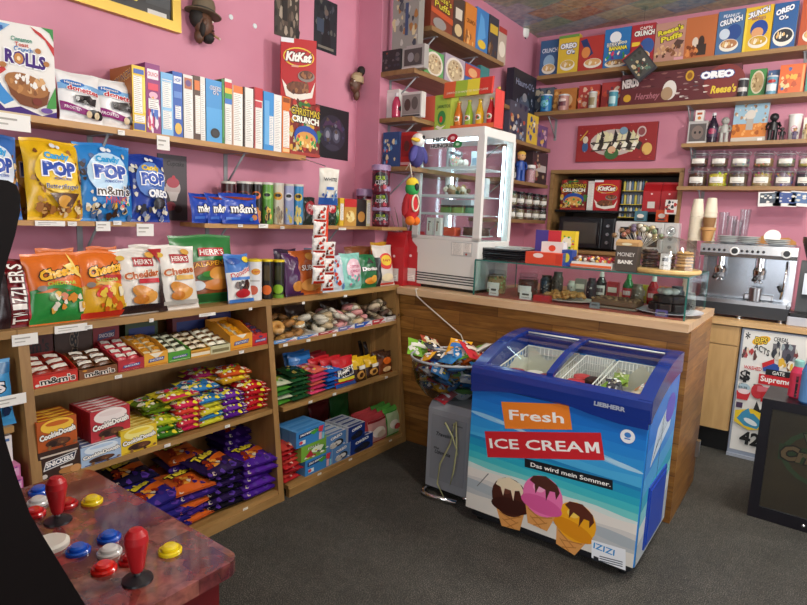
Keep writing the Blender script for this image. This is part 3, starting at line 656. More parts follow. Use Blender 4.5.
# what stands in the fridge
def frp(x, y, z):
    v = Matrix.Rotation(R(-3), 3, 'Z') @ Vector((x, y, z)); return v+Vector((KX, KY, KZ))
def jar(name, label, loc, r, h, content, lid, fill=.7, cat='jar', group=None, lab=True, lidh=.18, clip=False, rz=0, labc='#e6e3da', n=16):
    t = thing(name, label, cat, loc, rz, group)
    g = G(); g.lathe([(r*.9, 0), (r, h*.06), (r, h*.78), (r*.82, h*(1-lidh))], CLEAR, n); g.build('glass_body', t)
    if content:
        g = G(); q = random.Random(int(abs(loc[0]*977+loc[1]*131+loc[2]*71)))
        g.lathe([(r*.86, .003), (r*.93, h*.08), (r*.93, h*fill*.9), (r*.7, h*fill*.96)], M(content, .6), n, smooth=True)
        cs = [content]+[('#%02x%02x%02x' % tuple(max(0, min(255, int(int(content[i:i+2], 16)*q.uniform(.6, 1.35)))) for i in (1, 3, 5))) for _ in range(3)]
        for i in range(26):
            a = q.uniform(-2.6, 1.2); z = h*q.uniform(.06, fill); g.ball((r*.88*math.cos(a), r*.88*math.sin(a), z), r*.15, M(q.choice(cs), .6), 6)
        g.build('contents', t)
    g = G(); g.lathe([(r*.86, h*(1-lidh)), (r*.9, h*(1-lidh*.5)), (r*.9, h), (0, h)], lid, n)
    if clip:
        g.lathe([(r*.3, h), (r*.3, h*1.03), (0, h*1.03)], lid, 10); g.tube([(r*.95, 0, h*.72), (r*1.12, 0, h*.86), (r*.9, 0, h*.97)], .0025, M('#c8cacc', .4, .3), 5); g.tube([(-r*.95, 0, h*.72), (-r*1.1, 0, h*.9), (-r*.88, 0, h*.97)], .0025, M('#c8cacc', .4, .3), 5)
        g.tube([(r*.97*math.cos(2*PI*i/16), r*.97*math.sin(2*PI*i/16), h*.8) for i in range(16)], .002, M('#c8cacc', .4, .3), 4, closed=True)
    g.build('lid', t)
    if lab:
        g = G(); S = lambda u, v, o: ((r+.001+o)*math.sin((u-.5)*1.5), -(r+.001+o)*math.cos((u-.5)*1.5), h*(.2+.3*v)); deco(g, S, [('r',0,0,1,1,labc), ('r',.2,.2,.8,.28,'#8b8880')], .6, sub=6); g.build('paper_label', t)
    return t
def cake(label, loc, r, h, c0, c1, name='cake', seed=1, plate=True, cat='cake'):
    t = thing(name, label, cat, loc); q = random.Random(seed)
    if plate: g = G(); g.lathe([(r*.7, 0), (r*1.25, .008), (r*1.25, .011), (r*.7, .005)], WHT, 24); g.build('plate', t)
    g = G(); g.lathe([(r, .008), (r*1.02, h*.5), (r*.96, h), (0, h*1.04)], M(c0, .6), 22)
    for i in range(40): a = q.uniform(0, 6.28); rr = r*math.sqrt(q.random()); g.ball((rr*math.cos(a), rr*math.sin(a), h), (r*.11, r*.11, r*.07), M(q.choice([c0, c1]), .6), 6)
    g.build('cake_body', t); return t
jar('biscuit_jar', 'clear jar of pale biscuits on the top fridge shelf', frp(.2, .2, .806), .05, .12, '#c9b9a4', STEEL, lab=False)
g = G(); [g.ball((.022*math.cos(a*1.1)*a*.4, .018*math.sin(a*2.3)*a*.4, .02+.008*(a % 3)), .025, M('#e9dfd4', .5), 8) for a in range(7)]; g.build('meringue', None, frp(.3, .15, .806), (0,0,0), 'pale meringue pile on the top shelf of the glass fridge', 'meringue')
g = carton(.05, .04, .11, '#c9d4da', {'f':[('r',.2,.2,.8,.6,'#8aa0ae')]}); g.build('carton', None, frp(.4, .14, .806), (0,0,0), 'small white and blue carton on the top fridge shelf', 'carton')
g = G(); q = random.Random(4)
for i in range(30): g.ball((q.uniform(-.08,.08), q.uniform(-.06,.06), .015+.05*q.random()), .018, M(q.choice(['#a8875e','#7b5b3f','#d8cbb6','#5d6b55']), .6), 7)
g.build('wrapped_pastries', None, frp(.25, .17, .626), (0,0,0), 'heap of wrapped pastries on the middle fridge shelf', 'pastries', kind='stuff')
g = carton(.05, .05, .12, '#d3d7dc', {'f':[('r',.1,.2,.9,.5,'#a0adb8')]}); g.build('carton', None, frp(.44, .2, .626), (0,0,0), 'white carton at the right of the middle fridge shelf', 'carton')
for i, c in enumerate(('#5f8a4a', '#7a9a52', '#4f7d56')):
    g = G(); g.rbox(-.045, -.05, 0, .045, .05, .045, M(c, .5), .012); g.rbox(-.045,-.05,.045,.045,.05,.06,M('#3a3c36',.5),.012); g.build('sandwich_box', None, frp(.2+.1*i, .15, .506), (0,0,0), ['green food box at the left of the third fridge shelf', 'light green food box in the middle of the third fridge shelf', 'dark green food box at the right of the third fridge shelf'][i], 'food box', 'green food boxes in the fridge')
cake('chocolate cake on the floor of the glass fridge', frp(.40, .2, BH+.021), .09, .06, '#4a2c1e', '#3a2116', seed=3)
g = G(); g.rbox(-.05,-.04,0,.05,.04,.06,M('#c8482c',.5),.012); g.build('food_tub', None, frp(.24, .14, BH+.021), (0,0,0), 'small orange-red food tub on the fridge floor', 'tub')
for i, x in enumerate((.09, .16)): g = carton(.045, .03, .12, '#e6e4dc', {'f':[('r',.3,.25,.5,.7,'#8b4a3a'),('r',.3,.72,.7,.8,'#55534e')]}); g.build('milk_carton', None, frp(x+.01, .08, BH+.021), (0,0,0), ['white printed carton leaning in the left corner of the fridge floor', 'second white printed carton on the fridge floor'][i], 'carton')
g = G(); g.box(-.12,-.08,0,.12,.08,.1,M('#bcc3c6',.4)); g.build('plastic_box', None, frp(.2,.3,.506), (0,0,0), 'pale plastic box at the back of the third fridge shelf', 'box')

# ------------------------------------------------------------------ glass showcase on the counter
SX0, SX1, SY0, SY1, SZ0, SZ1 = .715, 1.955, 3.215, 3.83, 1.078, 1.305
t = thing('glass_showcase', 'long low glass showcase of pastries on the counter', 'showcase', (SX0, SY0, SZ0))
w, d, h = SX1-SX0, SY1-SY0, SZ1-SZ0
EDGE = M('#2f6d66', .15)
g = G(); g.box(0,0,h-.008,w,d,h,CLEARG, faces='tb'); g.box(0,0,h-.008,w,d,h,EDGE, faces='flrk'); g.build('top_pane', t)
g = G(); g.box(0,0,0,w,.006,h-.008,CLEAR); g.box(-.001,-.001,0,.007,.007,h-.008,EDGE); g.box(w-.007,-.001,0,w+.001,.007,h-.008,EDGE); g.build('front_pane', t)
for x in (0, w-.006): g = G(); g.box(x,.006,0,x+.006,d,h-.008,CLEAR); g.box(x,d-.004,0,x+.006,d,h-.008,EDGE); g.build('end_pane', t)
g = G(); g.box(.01,.01,0,w-.01,d-.01,.004,M('#a8463f',.4)); g.build('red_mat', t)
# ------------------------------------------------------------------ goods on the left wall
RZ = R(90)
def lw(pa, pb, pt, X, z):
    """span along the left wall between two image columns, and the height up to an image row"""
    a, b = ypx(pa, X, z), ypx(pb, X, z); y = (a+b)/2
    return y, b-a, zpx(pt, X, y)-z
def lwr(pa, pb, pt, X, z, rz, d):
    """same for a box turned by rz: its left front corner sits at X"""
    P0 = Vector((X, ypx(pa, X, z), z)); u = Vector((math.cos(R(rz)), math.sin(R(rz)), 0)); a = _f*(pb-403.5)-_r*F
    w = -a.dot(P0-CAM)/a.dot(u); c = P0+u*(w/2); h = zpx(pt, c.x, c.y)-z
    return (c.x-d/2*math.sin(R(rz)), c.y+d/2*math.cos(R(rz)), z), w, h
def rcyl(pa, pb, X, z):
    y = ypx((pa+pb)/2, X, z); return .5*(pb-pa)/F*(Vector((X, y, z))-CAM).dot(_f)
def put(g, name, loc, label, cat, group=None, rz=RZ, tilt=0): return g.build(name, None, loc, (tilt, 0, rz), label, cat, group)
W_, K_, RD, BL, YE, GR, OR, PU, BR = '#eeebe4', '#1a1a1d', '#c4232b', '#1d50b4', '#f2c51e', '#2f8a3c', '#e8741e', '#5c2a82', '#5a3320'
TP = 1.877
# --- top shelf
X = -.01
loc, w, h = lwr(-4, 57, 24, -.08, TP, 72, .06)
put(carton(w, .06, h, {'*': W_, 'r': '#d9d4e0'}, {'f': [
 ('p',[(0,.0),(0,.16),(.15,.06),(.4,.1),(.75,.02),(1,.08),(1,0)],'#43247a'), ('p',[(.0,.17),(.0,.45),(.12,.3),(.3,.16),(.14,.1)],'#3f8fd2'), ('p',[(.62,.99),(.8,.93),(1,.8),(1,.7),(.86,.86),(.7,.93)],'#c63a3a'),('p',[(.8,1),(1,1),(1,.86),(.94,.95)],'#3d8f4b'), ('p',[(.88,.2),(1,.36),(1,.12),(.82,.1)],'#4b9a4a'), ('p',[(0,.98),(.3,.97),(.1,.86),(0,.9)],'#7fb2dc'), ('p',[(0,.46),(.16,.52),(.2,.48),(.05,.4)],'#c63a3a'),
 ('t','Cinnamon',.47,.83,.34,.05,'#2f8f77'), ('t','Toast',.47,.775,.22,.045,'#c8472f'), ('t','Crunch',.49,.725,.3,.055,'#3a7fc4'),
 ('T','ROLLS',.52,.62,.66,.15,'#43247a','#ffffff',{'a':-3,'b':.05}), ('e',.41,.62,.075,.06,'#c98a4c'), ('e',.41,.62,.03,.025,'#f0d9b5'),
 ('p',[(.18,.38),(.9,.3),(.84,.15),(.66,.09),(.4,.12),(.25,.22)],'#7a4526'), ('e',.52,.34,.36,.12,'#a8703e',-8), ('b',.24,.26,.8,.42,22,['#c08850','#8a5530','#d8a873','#a06a3c'],2,.06), ('b',.3,.33,.8,.44,9,['#f4efe6'],8,.05),
 ('e',.73,.73,.05,.03,'#b57a44'),('e',.86,.6,.05,.03,'#b57a44'),('e',.15,.53,.06,.03,'#b57a44'),('e',.68,.17,.08,.04,'#7c3226'),('r',.05,.9,.18,.94,'#2f5fa8'),('e',.83,.08,.1,.03,'#6d4f9c')]}),
 'cereal_box', loc, 'white cereal box in purple lettering with a bowl of cinnamon swirls', 'cereal box', rz=R(72))
donettes = lambda seed, w, h: pouch(w, h, .055, '#efeeec', [
 ('r',.0,.62,1,.74,'#7fb0dc'), ('e',.3,.74,.26,.06,'#3d78c0',-4), ('t','Hostess',.3,.745,.36,.05,'#f6f4f0','#2a5aa6',{'a':-4}), ('T','donettes',.53,.62,.74,.11,'#c22a38','#f2efec',{'a':-5,'b':.03}),
 ('p',[(.0,.38),(.0,.2),(.95,.08),(.95,.22),(.55,.24)],'#8c2670'), ('t','FROSTED',.25,.24,.36,.06,'#f2e8ee',None,{'a':-8,'asp':.9}), 
 ('p',[(.3,.5),(.32,.36),(.78,.32),(.82,.48),(.7,.46),(.66,.52)],'#242022'), ('b',.34,.36,.78,.46,7,['#3a3436','#4a4244','#181618'],seed,.06),
 ('e',.72,.17,.13,.085,'#242022'),('e',.86,.16,.12,.09,'#1b191b'),('e',.61,.15,.07,.07,'#d9c19a'),('e',.80,.14,.07,.07,'#e2cfa8')], seed, seal='#e3e2e0')
for i, (a, b, tp, lb) in enumerate(((57, 100, 72, 'white bag of chocolate mini donuts beside the swirl-printed cereal box'), (96, 140, 79, 'white bag of chocolate mini donuts leaning by the yellow cereal box'))):
    y, w, h = lw(a+3, b+3, tp, X, TP); put(donettes(i+3, w*1.02, h), 'donut_bag', (X-.02*i, y, TP), lb, 'donut bag', 'white donut bags on the top shelf', tilt=R(-9))
def spine(pa, pb, pt, depth, col, fr, top, dec, label, name='cereal_box', X=.0, extra=None):
    y, w, h = lw(pa, pb, pt, X, TP)
    d = {'r': dec}
    if extra: d['f'] = extra
    g = carton(depth, w*.985, h, {'*': col, 'f': fr, 't': top, 'k': fr}, d)
    return put(g, name, (X-depth/2, y, TP), label, 'cereal box', 'row of cereal box spines on the top shelf', rz=R(rnd.uniform(-1.5, 1.5)))
spine(133.5, 146.5, 66, .185, '#e9c52c', '#a8682c', '#d8b228', [('n',.1,.28,.75,.85,'#8a7a4a'),('r',.12,.88,.9,.95,'#3b62b0'),('r',.75,.3,.98,.84,'#f2dc5a'),('r',.05,.02,.9,.12,'#3a4f9a'),('n',.1,.14,.9,.25,'#8a7a4a')], 'yellow cereal box spine with a brown front, first of the row',
 extra=[('r',0,0,1,1,'#a9682f'),('t','CRUNCH',.55,.82,.8,.12,'#5e3b6a','#e8c46a',{'a':10}),('b',.1,.1,.9,.65,20,['#d9a04a','#7d4320','#e2b35c'],5,.12)])
spine(147, 161.5, 64, .19, '#8a2a72', '#6d2562', '#5c1f52', [('r',.12,.78,.88,.92,'#efe6ea'),('t','CRUNCH',.5,.85,.7,.06,'#c23050'),('r',.15,.62,.85,.72,'#d83a58'),('e',.5,.55,.3,.05,'#e9b0c4'),('b',.1,.05,.9,.5,18,['#c83a6a','#e0a03c','#3a6ac0','#f0e0e6'],7,.13),('n',.15,.35,.85,.5,'#5c1f52')], 'magenta cereal box spine in the row on the top shelf')
spine(161.5, 173.5, 73, .19, '#8ec4e8', '#7a8288', '#6e757a', [('n',.12,.45,.85,.86,'#6a8ca4'),('r',.0,.9,1,1,'#74b2e0'),('n',.12,.1,.85,.4,'#6a8ca4'),('r',.1,.88,.9,.895,'#f4f4f4')], 'pale blue cereal box spine with a nutrition panel')
spine(174, 183.5, 72, .19, '#2458b0', '#1c478e', '#4a4d52', [('r',.1,.82,.9,.93,'#e9e9ec'),('t','HOP',.5,.875,.6,.06,'#2458b0'),('r',.1,.6,.9,.7,'#5d8ad0'),('e',.5,.13,.36,.09,'#e0b64a'),('n',.2,.28,.8,.48,'#2458b0')], 'royal blue cereal box spine with a yellow disc')
spine(184, 193.5, 75, .19, '#e4e2dc', '#b8b4ac', '#c9c6be', [('n',.1,.1,.9,.72,'#8d8a84'),('r',.1,.78,.9,.95,'#b56a4a'),('e',.5,.87,.3,.05,'#6a4a80')], 'off-white cereal box spine with an orange and purple logo')
spine(194, 201, 76, .19, '#54382a', '#452d22', '#54382a', [('n',.25,.1,.95,.7,'#c8b8a4'),('r',.15,.78,.9,.93,'#d8722e')], 'dark brown narrow cereal box spine')
spine(201, 206, 77, .19, '#dddad2', '#bfbab0', '#c9c6be', [('n',.1,.05,.9,.9,'#a09c94')], 'thin off-white cereal box spine beside the blue cookie box')
spine(206.3, 222, 80, .19, '#3f94d2', '#2a6ba4', '#787c80', [('r',0,0,1,.55,'#4fa4de'),('t','OREO',.6,.87,.7,.06,'#1d3f86','#f2f4f8'),('t','O\'s',.6,.8,.35,.06,'#f2f4f8','#1d3f86'),('e',.55,.15,.3,.08,'#1b1a1e'),('e',.55,.15,.2,.05,'#2c2a30')], 'sky blue cereal box spine with a black cookie near its foot')
spine(222.5, 225, 79, .19, '#2f7a3a', '#2a6a34', '#2f7a3a', [('r',.2,.1,.8,.9,'#4a9a4c')], 'sliver of a green cereal box spine')
spine(225, 232, 79, .19, '#e9e6dd', '#8a5030', '#7a4a3a', [('r',0,.86,1,.95,'#d23a34'),('r',0,.78,1,.86,'#e8b82c'),('r',0,.70,1,.78,'#3f9a4a'),('r',0,.62,1,.7,'#3a78c8'),('n',.1,.05,.9,.56,'#8a867e')], 'white cereal box spine with a rainbow band')
spine(232.5, 243, 86, .19, '#eceae2', '#c86428', '#d86c28', [('r',0,.88,1,1,'#e07428'),('n',.12,.08,.88,.86,'#807c76'),('r',.0,.0,.12,1,'#c8a08a')], 'white cereal box spine with an orange top edge')
spine(244, 253.5, 88, .19, '#e6e3dc', '#3a3230', '#4a4240', [('n',.2,.1,.9,.8,'#8a867f'),('r',0,0,.14,1,'#5a4a42')], 'white cereal box spine with a black logo')
spine(254, 262.5, 88, .19, '#e9e6df', '#a8282c', '#b02a2e', [('r',0,.8,1,1,'#c42a30'),('r',.1,.68,.9,.78,'#c8444a'),('n',.15,.08,.9,.64,'#8a867f'),('r',0,0,.12,1,'#b02a2e')], 'white cereal box spine with a red logo block')
spine(263, 273.5, 92, .19, '#3f92d4', '#2a6aa6', '#2a6aa6', [('r',.1,.1,.55,.85,'#6eb2e4'),('n',.55,.1,.95,.6,'#4a88b8')], 'bright blue cereal box spine near the end of the row')
spine(274, 281.5, 95, .19, '#e6e6e4', '#b8b4ae', '#b8b4ae', [('n',.1,.05,.9,.9,'#8e9296')], 'plain white cereal box spine beside the orange one')
spine(282, 290, 97, .19, '#e0741f', '#b85a18', '#c8661c', [('r',.1,.9,.9,.98,'#8a4410'),('n',.12,.1,.9,.75,'#c08a58'),('r',.1,.02,.9,.08,'#f2c48a')], 'orange cereal box spine, last of the row beside the patterned front')
def christmas(w, h):
    return carton(w, .06, h, {'*': '#8a1f22', 'f': '#7c2420'}, {'f': [('b',.02,.02,.98,.98,70,['#b8342c','#3f7a34','#d8a23a','#5a2a1c','#c8c08a','#8f3a24'],3,.09),
     ('t','CHRISTMAS',.5,.8,.94,.13,'#f4d83c','#3a2a14',{'b':.05}), ('t','CRUNCH',.5,.66,.9,.12,'#f6f2e4','#2a2620',{'b':.05}), ('r',.35,.92,.65,.97,'#2f6a34'),
     ('e',.52,.36,.4,.2,'#2450a8'), ('e',.52,.3,.34,.15,'#d89a4c'), ('b',.2,.18,.85,.36,24,['#e8b85a','#c83a2c','#3f9a44','#f0d89a'],9,.06), ('r',.0,0,1,.06,'#a8352a')]})
y, w, h = lw(289.5, 319, 102, .0, TP)
put(christmas(w, h), 'cereal_box', (-.03, y, TP), 'red and green cereal box with yellow festive lettering ending the top row', 'cereal box')
def kitkat(w, h, d=.06):
    return carton(w, d, h, {'*': '#b81c22', 'r': '#a5181e', 't': '#c9c4bc'}, {'f': [('r',0,.93,.36,1,'#e9e9ec'),('e',.5,.72,.44,.15,'#e6c63c'),('e',.5,.72,.41,.13,'#b81c22'),('t','KitKat',.5,.72,.74,.15,'#f6f2ea','#6a1014',{'sh':.2,'b':.05}),('r',.3,.56,.5,.59,'#d8a08a'),
     ('p',[(.03,.36),(.2,.24),(.5,.14),(.85,.18),(.98,.36),(.9,.1),(.5,.04),(.15,.1)],'#ece6da'), ('e',.48,.24,.32,.1,'#6a3a22'), ('b',.2,.17,.75,.32,18,['#7a4428','#4f2a18','#9a6238'],4,.07), ('e',.72,.43,.24,.09,'#8a8078'), ('e',.72,.45,.2,.07,'#5c3220'), ('b',.58,.42,.88,.48,8,['#7a4428','#9a6238','#4f2a18'],6,.05)]})
loc, w, h = lwr(280.5, 315.5, 39, -.10, 2.17, 52, .06)
put(kitkat(w, h), 'cereal_box', loc, 'red chocolate wafer cereal box standing on top of the other boxes', 'cereal box', rz=R(52))
# --- popcorn shelf
PZ = 1.48
def candypop(w, h, base, top, seed, brand, bcol, pop='#3355b0', busy=('#c89a5a','#7a4a24','#e8d2a0','#a8703a')):
    return pouch(w, h, .085, base, [('b',.06,.16,.3,.85,16,list(busy),seed,.05),('b',.72,.16,.95,.85,16,list(busy),seed+1,.05),('b',.1,.04,.9,.2,24,list(busy),seed+2,.06),('e',.5,.6,.38,.27,top),
     ('e',.47,.91,.05,.03,'#e9eef2'),('e',.56,.9,.04,.025,'#e9eef2'),('t','Candy',.5,.77,.44,.11,bcol,None,{'b':.05}), ('T','POP',.53,.62,.6,.18,pop,'#ffffff',{'b':.06}), ('t','POPCORN',.56,.5,.3,.03,pop)]+brand, seed, seal=base)
Xp = -.04
y, w, h = lw(27, 86, 139, Xp, PZ)
put(candypop(w, h, '#e8b81f', '#efc732', 11, [('t','Butterfinger',.55,.4,.58,.075,'#27408f','#f4d650'),('p',[(.3,.32),(.85,.33),(.7,.16),(.45,.17)],'#5a3a20'),('e',.57,.22,.14,.08,'#dba24a')], '#3aa3dc'), 'popcorn_bag', (Xp, y, PZ), 'yellow popcorn bag lettered POP', 'popcorn bag', tilt=R(-7))
g = candypop(w, h*.97, '#b98a2c', '#efc732', 17, [], '#3aa3dc'); put(g, 'popcorn_bag', (Xp-.125, y-.035, PZ), 'second yellow popcorn bag peeking out behind the front yellow one', 'popcorn bag', tilt=R(-4))
y, w, h = lw(79, 135, 143, Xp, PZ)
put(candypop(w, h, '#2f86d0', '#bcdcf2', 13, [('t','m&m\'s',.55,.38,.6,.12,'#3a261c','#f2f4f6',{'b':.02}),('t','MINIS',.58,.26,.4,.09,'#d8402c',None,{'b':.05}),('b',.5,.18,.8,.24,9,['#e8b82c','#3f9a44','#d8402c','#3a78c8'],3,.03)], '#3aa3dc', busy=('#c8b48a','#4a6a9a','#e8e2d0','#3a2a24')), 'popcorn_bag', (Xp, y, PZ), 'sky blue popcorn bag with brown chocolate-candy lettering', 'popcorn bag', tilt=R(-7))
y, w, h = lw(130.5, 170, 154, Xp, PZ)
put(candypop(w, h, '#23409c', '#5f86cc', 15, [('t','OREO',.62,.4,.56,.12,'#f2f4f8','#16286a',{'b':.06}),('e',.62,.26,.15,.09,'#1b1a20'),('e',.62,.26,.1,.06,'#34323a')], '#e8c43c', busy=('#d8d2c0','#3a3a44','#e8e2d0','#6f7fae')), 'popcorn_bag', (Xp, y, PZ), 'dark blue popcorn bag at the right end of its shelf', 'popcorn bag', tilt=R(-9))
y, w, h = lw(-30, 23, 133, Xp, PZ)
put(candypop(w, h, '#3f74c0', '#d8e4f0', 19, [], '#3aa3dc'), 'popcorn_bag', (Xp, y, PZ), 'blue and white popcorn bag cut off by the left photo edge', 'popcorn bag', tilt=R(-6))
# --- stacked-chip shelf
CZs = 1.48; Xc = .0
def mms(i, pa, pb, X, lab, full=True):
    y, w, h = lw(pa+5, pb+5, 193, X, CZs)
    g = pouch(w, h, .05, '#2148b4', [('p',[(.05,.86),(.95,.86),(.7,.76),(.3,.78)],'#8a3a28'),('t','m&m\'s',.55,.48,.74,.3,'#f4f2ee','#20242e',{'b':.025}),('r',.06,.12,.4,.2,'#4a78d4'),('e',.82,.2,.09,.09,'#c8824a'),('e',.72,.14,.06,.06,'#3a78c8')], 31+i, seal='#1a3c9a')
    put(g, 'candy_pouch', (X, y, CZs), lab, 'candy pouch', 'blue candy pouches on the shelf', tilt=R(-12))
mms(0, 187, 213, -.02, 'leftmost of the three blue chocolate candy pouches'); mms(1, 203, 226, .0, 'middle one of the three blue chocolate candy pouches'); mms(2, 217, 255, .02, 'front blue chocolate candy pouch, the one seen whole')
def chips(pa, pb, pt, base, face, label, X=-.02, hot=()):
    y, w, h = lw(pa, pb, pt, X, CZs); r = rcyl(pa, pb, X, CZs)
    g = can(r, h, base, [('e',.5,.72,.32,.1,face),('e',.5,.74,.2,.045,'#1d1c1e'),('b',.25,.08,.75,.42,12,list(hot) or ['#e0a83c','#c87a2c'],int(pa),.12)], '#d9d6cc')
    put(g, 'chip_can', (X, y, CZs), label, 'chip can', 'cans of stacked chips', rz=R(46))
chips(221.5, 235.5, 181.5, '#3a1416', '#8a2a22', 'black and red chip can behind the blue candy pouches', -.10)
chips(236.5, 252, 181.5, '#26181a', '#6a2418', 'dark chip can right behind the front blue candy pouch', -.06)
chips(251, 262, 182, '#17130f', '#d86a24', 'black and orange chip can', -.06, ('#e8942c','#c8641c')); chips(261.5, 273, 182.5, '#5f9a3c', '#8ac05a', 'green and black chip can', -.05, ('#1d1c18','#e8b84a','#1d1c18'))
chips(272.5, 283.5, 183, '#d6cfbc', '#e0a02c', 'cream coloured chip can', -.045, ('#b09a74','#8a8070')); chips(283.5, 293.5, 184, '#a9b4dc', '#d8dcec', 'lavender chip can left of the turquoise one', -.04, ('#8ab0e0','#e8d25a')); chips(293, 303, 184.5, '#3f9ad0', '#e8c43c', 'turquoise and yellow chip can, last in the row', -.04, ('#e8d25a','#f2e08a'))
# round tubs and small boxes right of the cans
def small(kind, pa, pb, pt, base, dec, label, cat, X=-.01, d=.05, name=None, tilt=0, z=CZs, seed=None):
    y, w, h = lw(pa, pb, pt, X+(d/2 if kind == 'c' else 0), z)
    g = carton(w, d, h, base, {'f': dec}) if kind == 'c' else pouch(w, h, d, base, dec, seed or int(pa), seal=base)
    return put(g, name or ('snack_box' if kind == 'c' else 'snack_bag'), (X, y, z), label, cat, tilt=tilt)
small('p', 302.5, 316, 197, '#26332c', [('e',.5,.6,.4,.25,'#a8202c'),('t','Dip',.5,.62,.4,.2,'#e9dcd8')], 'black snack bag with a round red emblem beside the chip cans', 'snack bag', tilt=R(-6))
small('p', 325, 337, 198, '#22322a', [('e',.4,.65,.4,.22,'#b0242e'),('t','Dip',.4,.66,.4,.18,'#e9dcd8')], 'black snack bag with a red emblem behind the hanging strip', 'snack bag', tilt=R(-6))
small('p', 331, 344, 198, '#2f6a38', [('e',.5,.4,.3,.2,'#7a9a3c'),('b',.2,.2,.8,.7,10,['#3f8a44','#a8b84a','#e0c44a'],4,.12)], 'green snack bag right of the hanging strip', 'snack bag', tilt=R(-6))
small('c', 339.5, 343.5, 198, '#e0b42c', [('n',.1,.2,.9,.8,'#8a7a3a')], 'narrow yellow snack box beside the green bag', 'snack box')
small('c', 344, 356, 199, '#c8923a', [('r',0,.7,1,1,'#c82c2c'),('e',.5,.35,.36,.22,'#e8c87a'),('b',.2,.2,.8,.5,10,['#f0dca0','#b8843a'],5,.12)], 'red and amber snack box on the stacked-chip shelf', 'snack box')
small('c', 356, 366, 199.5, '#2a1c18', [('e',.5,.35,.36,.2,'#c88a3a')], 'black snack box with a golden picture', 'snack box')
small('c', 366, 370, 200, '#d8d0a0', [('n',.1,.1,.9,.9,'#5a7aa0')], 'thin cream snack box beside the black one', 'snack box'); small('c', 370, 379.5, 199.5, '#e39aa4', [('e',.5,.45,.34,.22,'#c82c3a'),('t','POP',.5,.46,.5,.12,'#f4ecec'),('r',.1,.8,.9,.92,'#f4e4e6')], 'pink snack box at the end of the stacked-chip shelf', 'snack box')
def candyjar(pa, pb, pt, z, label, X=.06):
    y, w, h = lw(pa, pb, pt, X, z); r = rcyl(pa, pb, X, z)*.96
    t = thing('candy_jar', label, 'candy jar', (X, y, z), R(36), 'purple-lidded candy jars')
    g = G(); g.lathe([(r*.84, 0), (r*.95, h*.1), (r*.95, h*.8)], M('#5a1c2e', .2), 20)
    S = lambda u, v, o: ((r*.955+o)*math.sin((u-.5)*2.4), -(r*.955+o)*math.cos((u-.5)*2.4), h*(.12+.66*v))
    deco(g, S, [('e',.5,.55,.42,.4,'#211a1c'),('t','SOUR',.5,.66,.46,.2,'#a8c83a'),('t','CUPS',.5,.42,.5,.22,'#d8d0d0'),('b',.05,.05,.95,.3,12,['#8a2a3c','#c84a5a','#6a1c2c'],3,.1)], .25, sub=8); g.build('jar_body', t)
    g = G(); g.lathe([(r*.97, h*.8), (r*1.04, h*.82), (r*1.04, h*.97), (r*.96, h), (0, h)], M('#a58ab0', .35), 20); g.build('lid', t)
hj = zpx(207, .06, 3.15)-CZs
candyjar(371, 390, 207, CZs, 'purple-lidded candy jar at the bottom of the stack of three'); candyjar(371, 390, 186.5, CZs+.105, 'purple-lidded candy jar in the middle of the stack of three'); candyjar(370.5, 390, 165, CZs+.21, 'purple-lidded candy jar on top of the stack of three')
candyjar(355, 373.5, 189, CZs+.0, 'purple-lidded candy jar left of the stack, behind the pink snack box', -.1)
# --- hanging clip strip at the right end of the top shelf
CX_ = .20; cyS = ypx(325, CX_, 1.6)
t = thing('clip_strip', 'orange-red hanging strip of white chocolate snacks in front of the shelves', 'clip strip', (CX_, cyS, 1.80))
g = G(); g.box(-.001, -.028, -.42, .001, .028, 0, M('#e0421c', .4)); g.build('strip', t)
g = G(); g.tube([(.004-CX_, 0, .06), (.03-CX_, 0, .055), (0, 0, .012), (.002, 0, -.02)], .0025, STEEL, 6); g.build('hook', t)
put(pouch(.125, .2, .035, '#d8d3c6', [('r',0,0,1,.2,'#2c56a0'),('t','WHITE',.5,.7,.7,.09,'#2a2c34'),('r',.3,.42,.7,.5,'#3a6ab8'),('b',.15,.12,.85,.4,12,['#2c56a0','#e9e6de','#8ab0d8'],4,.09)], 5), 'snack_bag', (CX_+.02, cyS, 1.60), 'white and blue snack bag clipped at the top of the hanging strip', 'snack bag', tilt=R(4), rz=R(72))
k = pouch(.085, .095, .03, '#e4e0da', [('b',.08,.2,.92,.9,14,['#c8341f','#5a3426','#f4f0ea','#c8341f','#8a6a58'],6,.14),('r',.05,.02,.95,.2,'#c02c1c')], 3)
k0 = None; nk = 0
for c, (yy, zs) in enumerate(((cyS-.062, (1.50, 1.415, 1.33, 1.245, 1.16)), (cyS+.012, (1.30, 1.205, 1.115)))):
    for j, z in enumerate(zs):
        lb = '%s white and red chocolate packet in the %s column of the hanging strip' % (ORD[j], ('left', 'right')[c])
        loc, rot = (CX_+.018, yy, z), (R(6), 0, R(70)+R(8*math.sin(nk*2.1)))
        if k0 is None: k0 = k.build('chocolate_packet', None, loc, rot, lb, 'chocolate packet', 'white chocolate packets on the hanging strip')
        else: dup(k0, loc, rot, lb)
        nk += 1
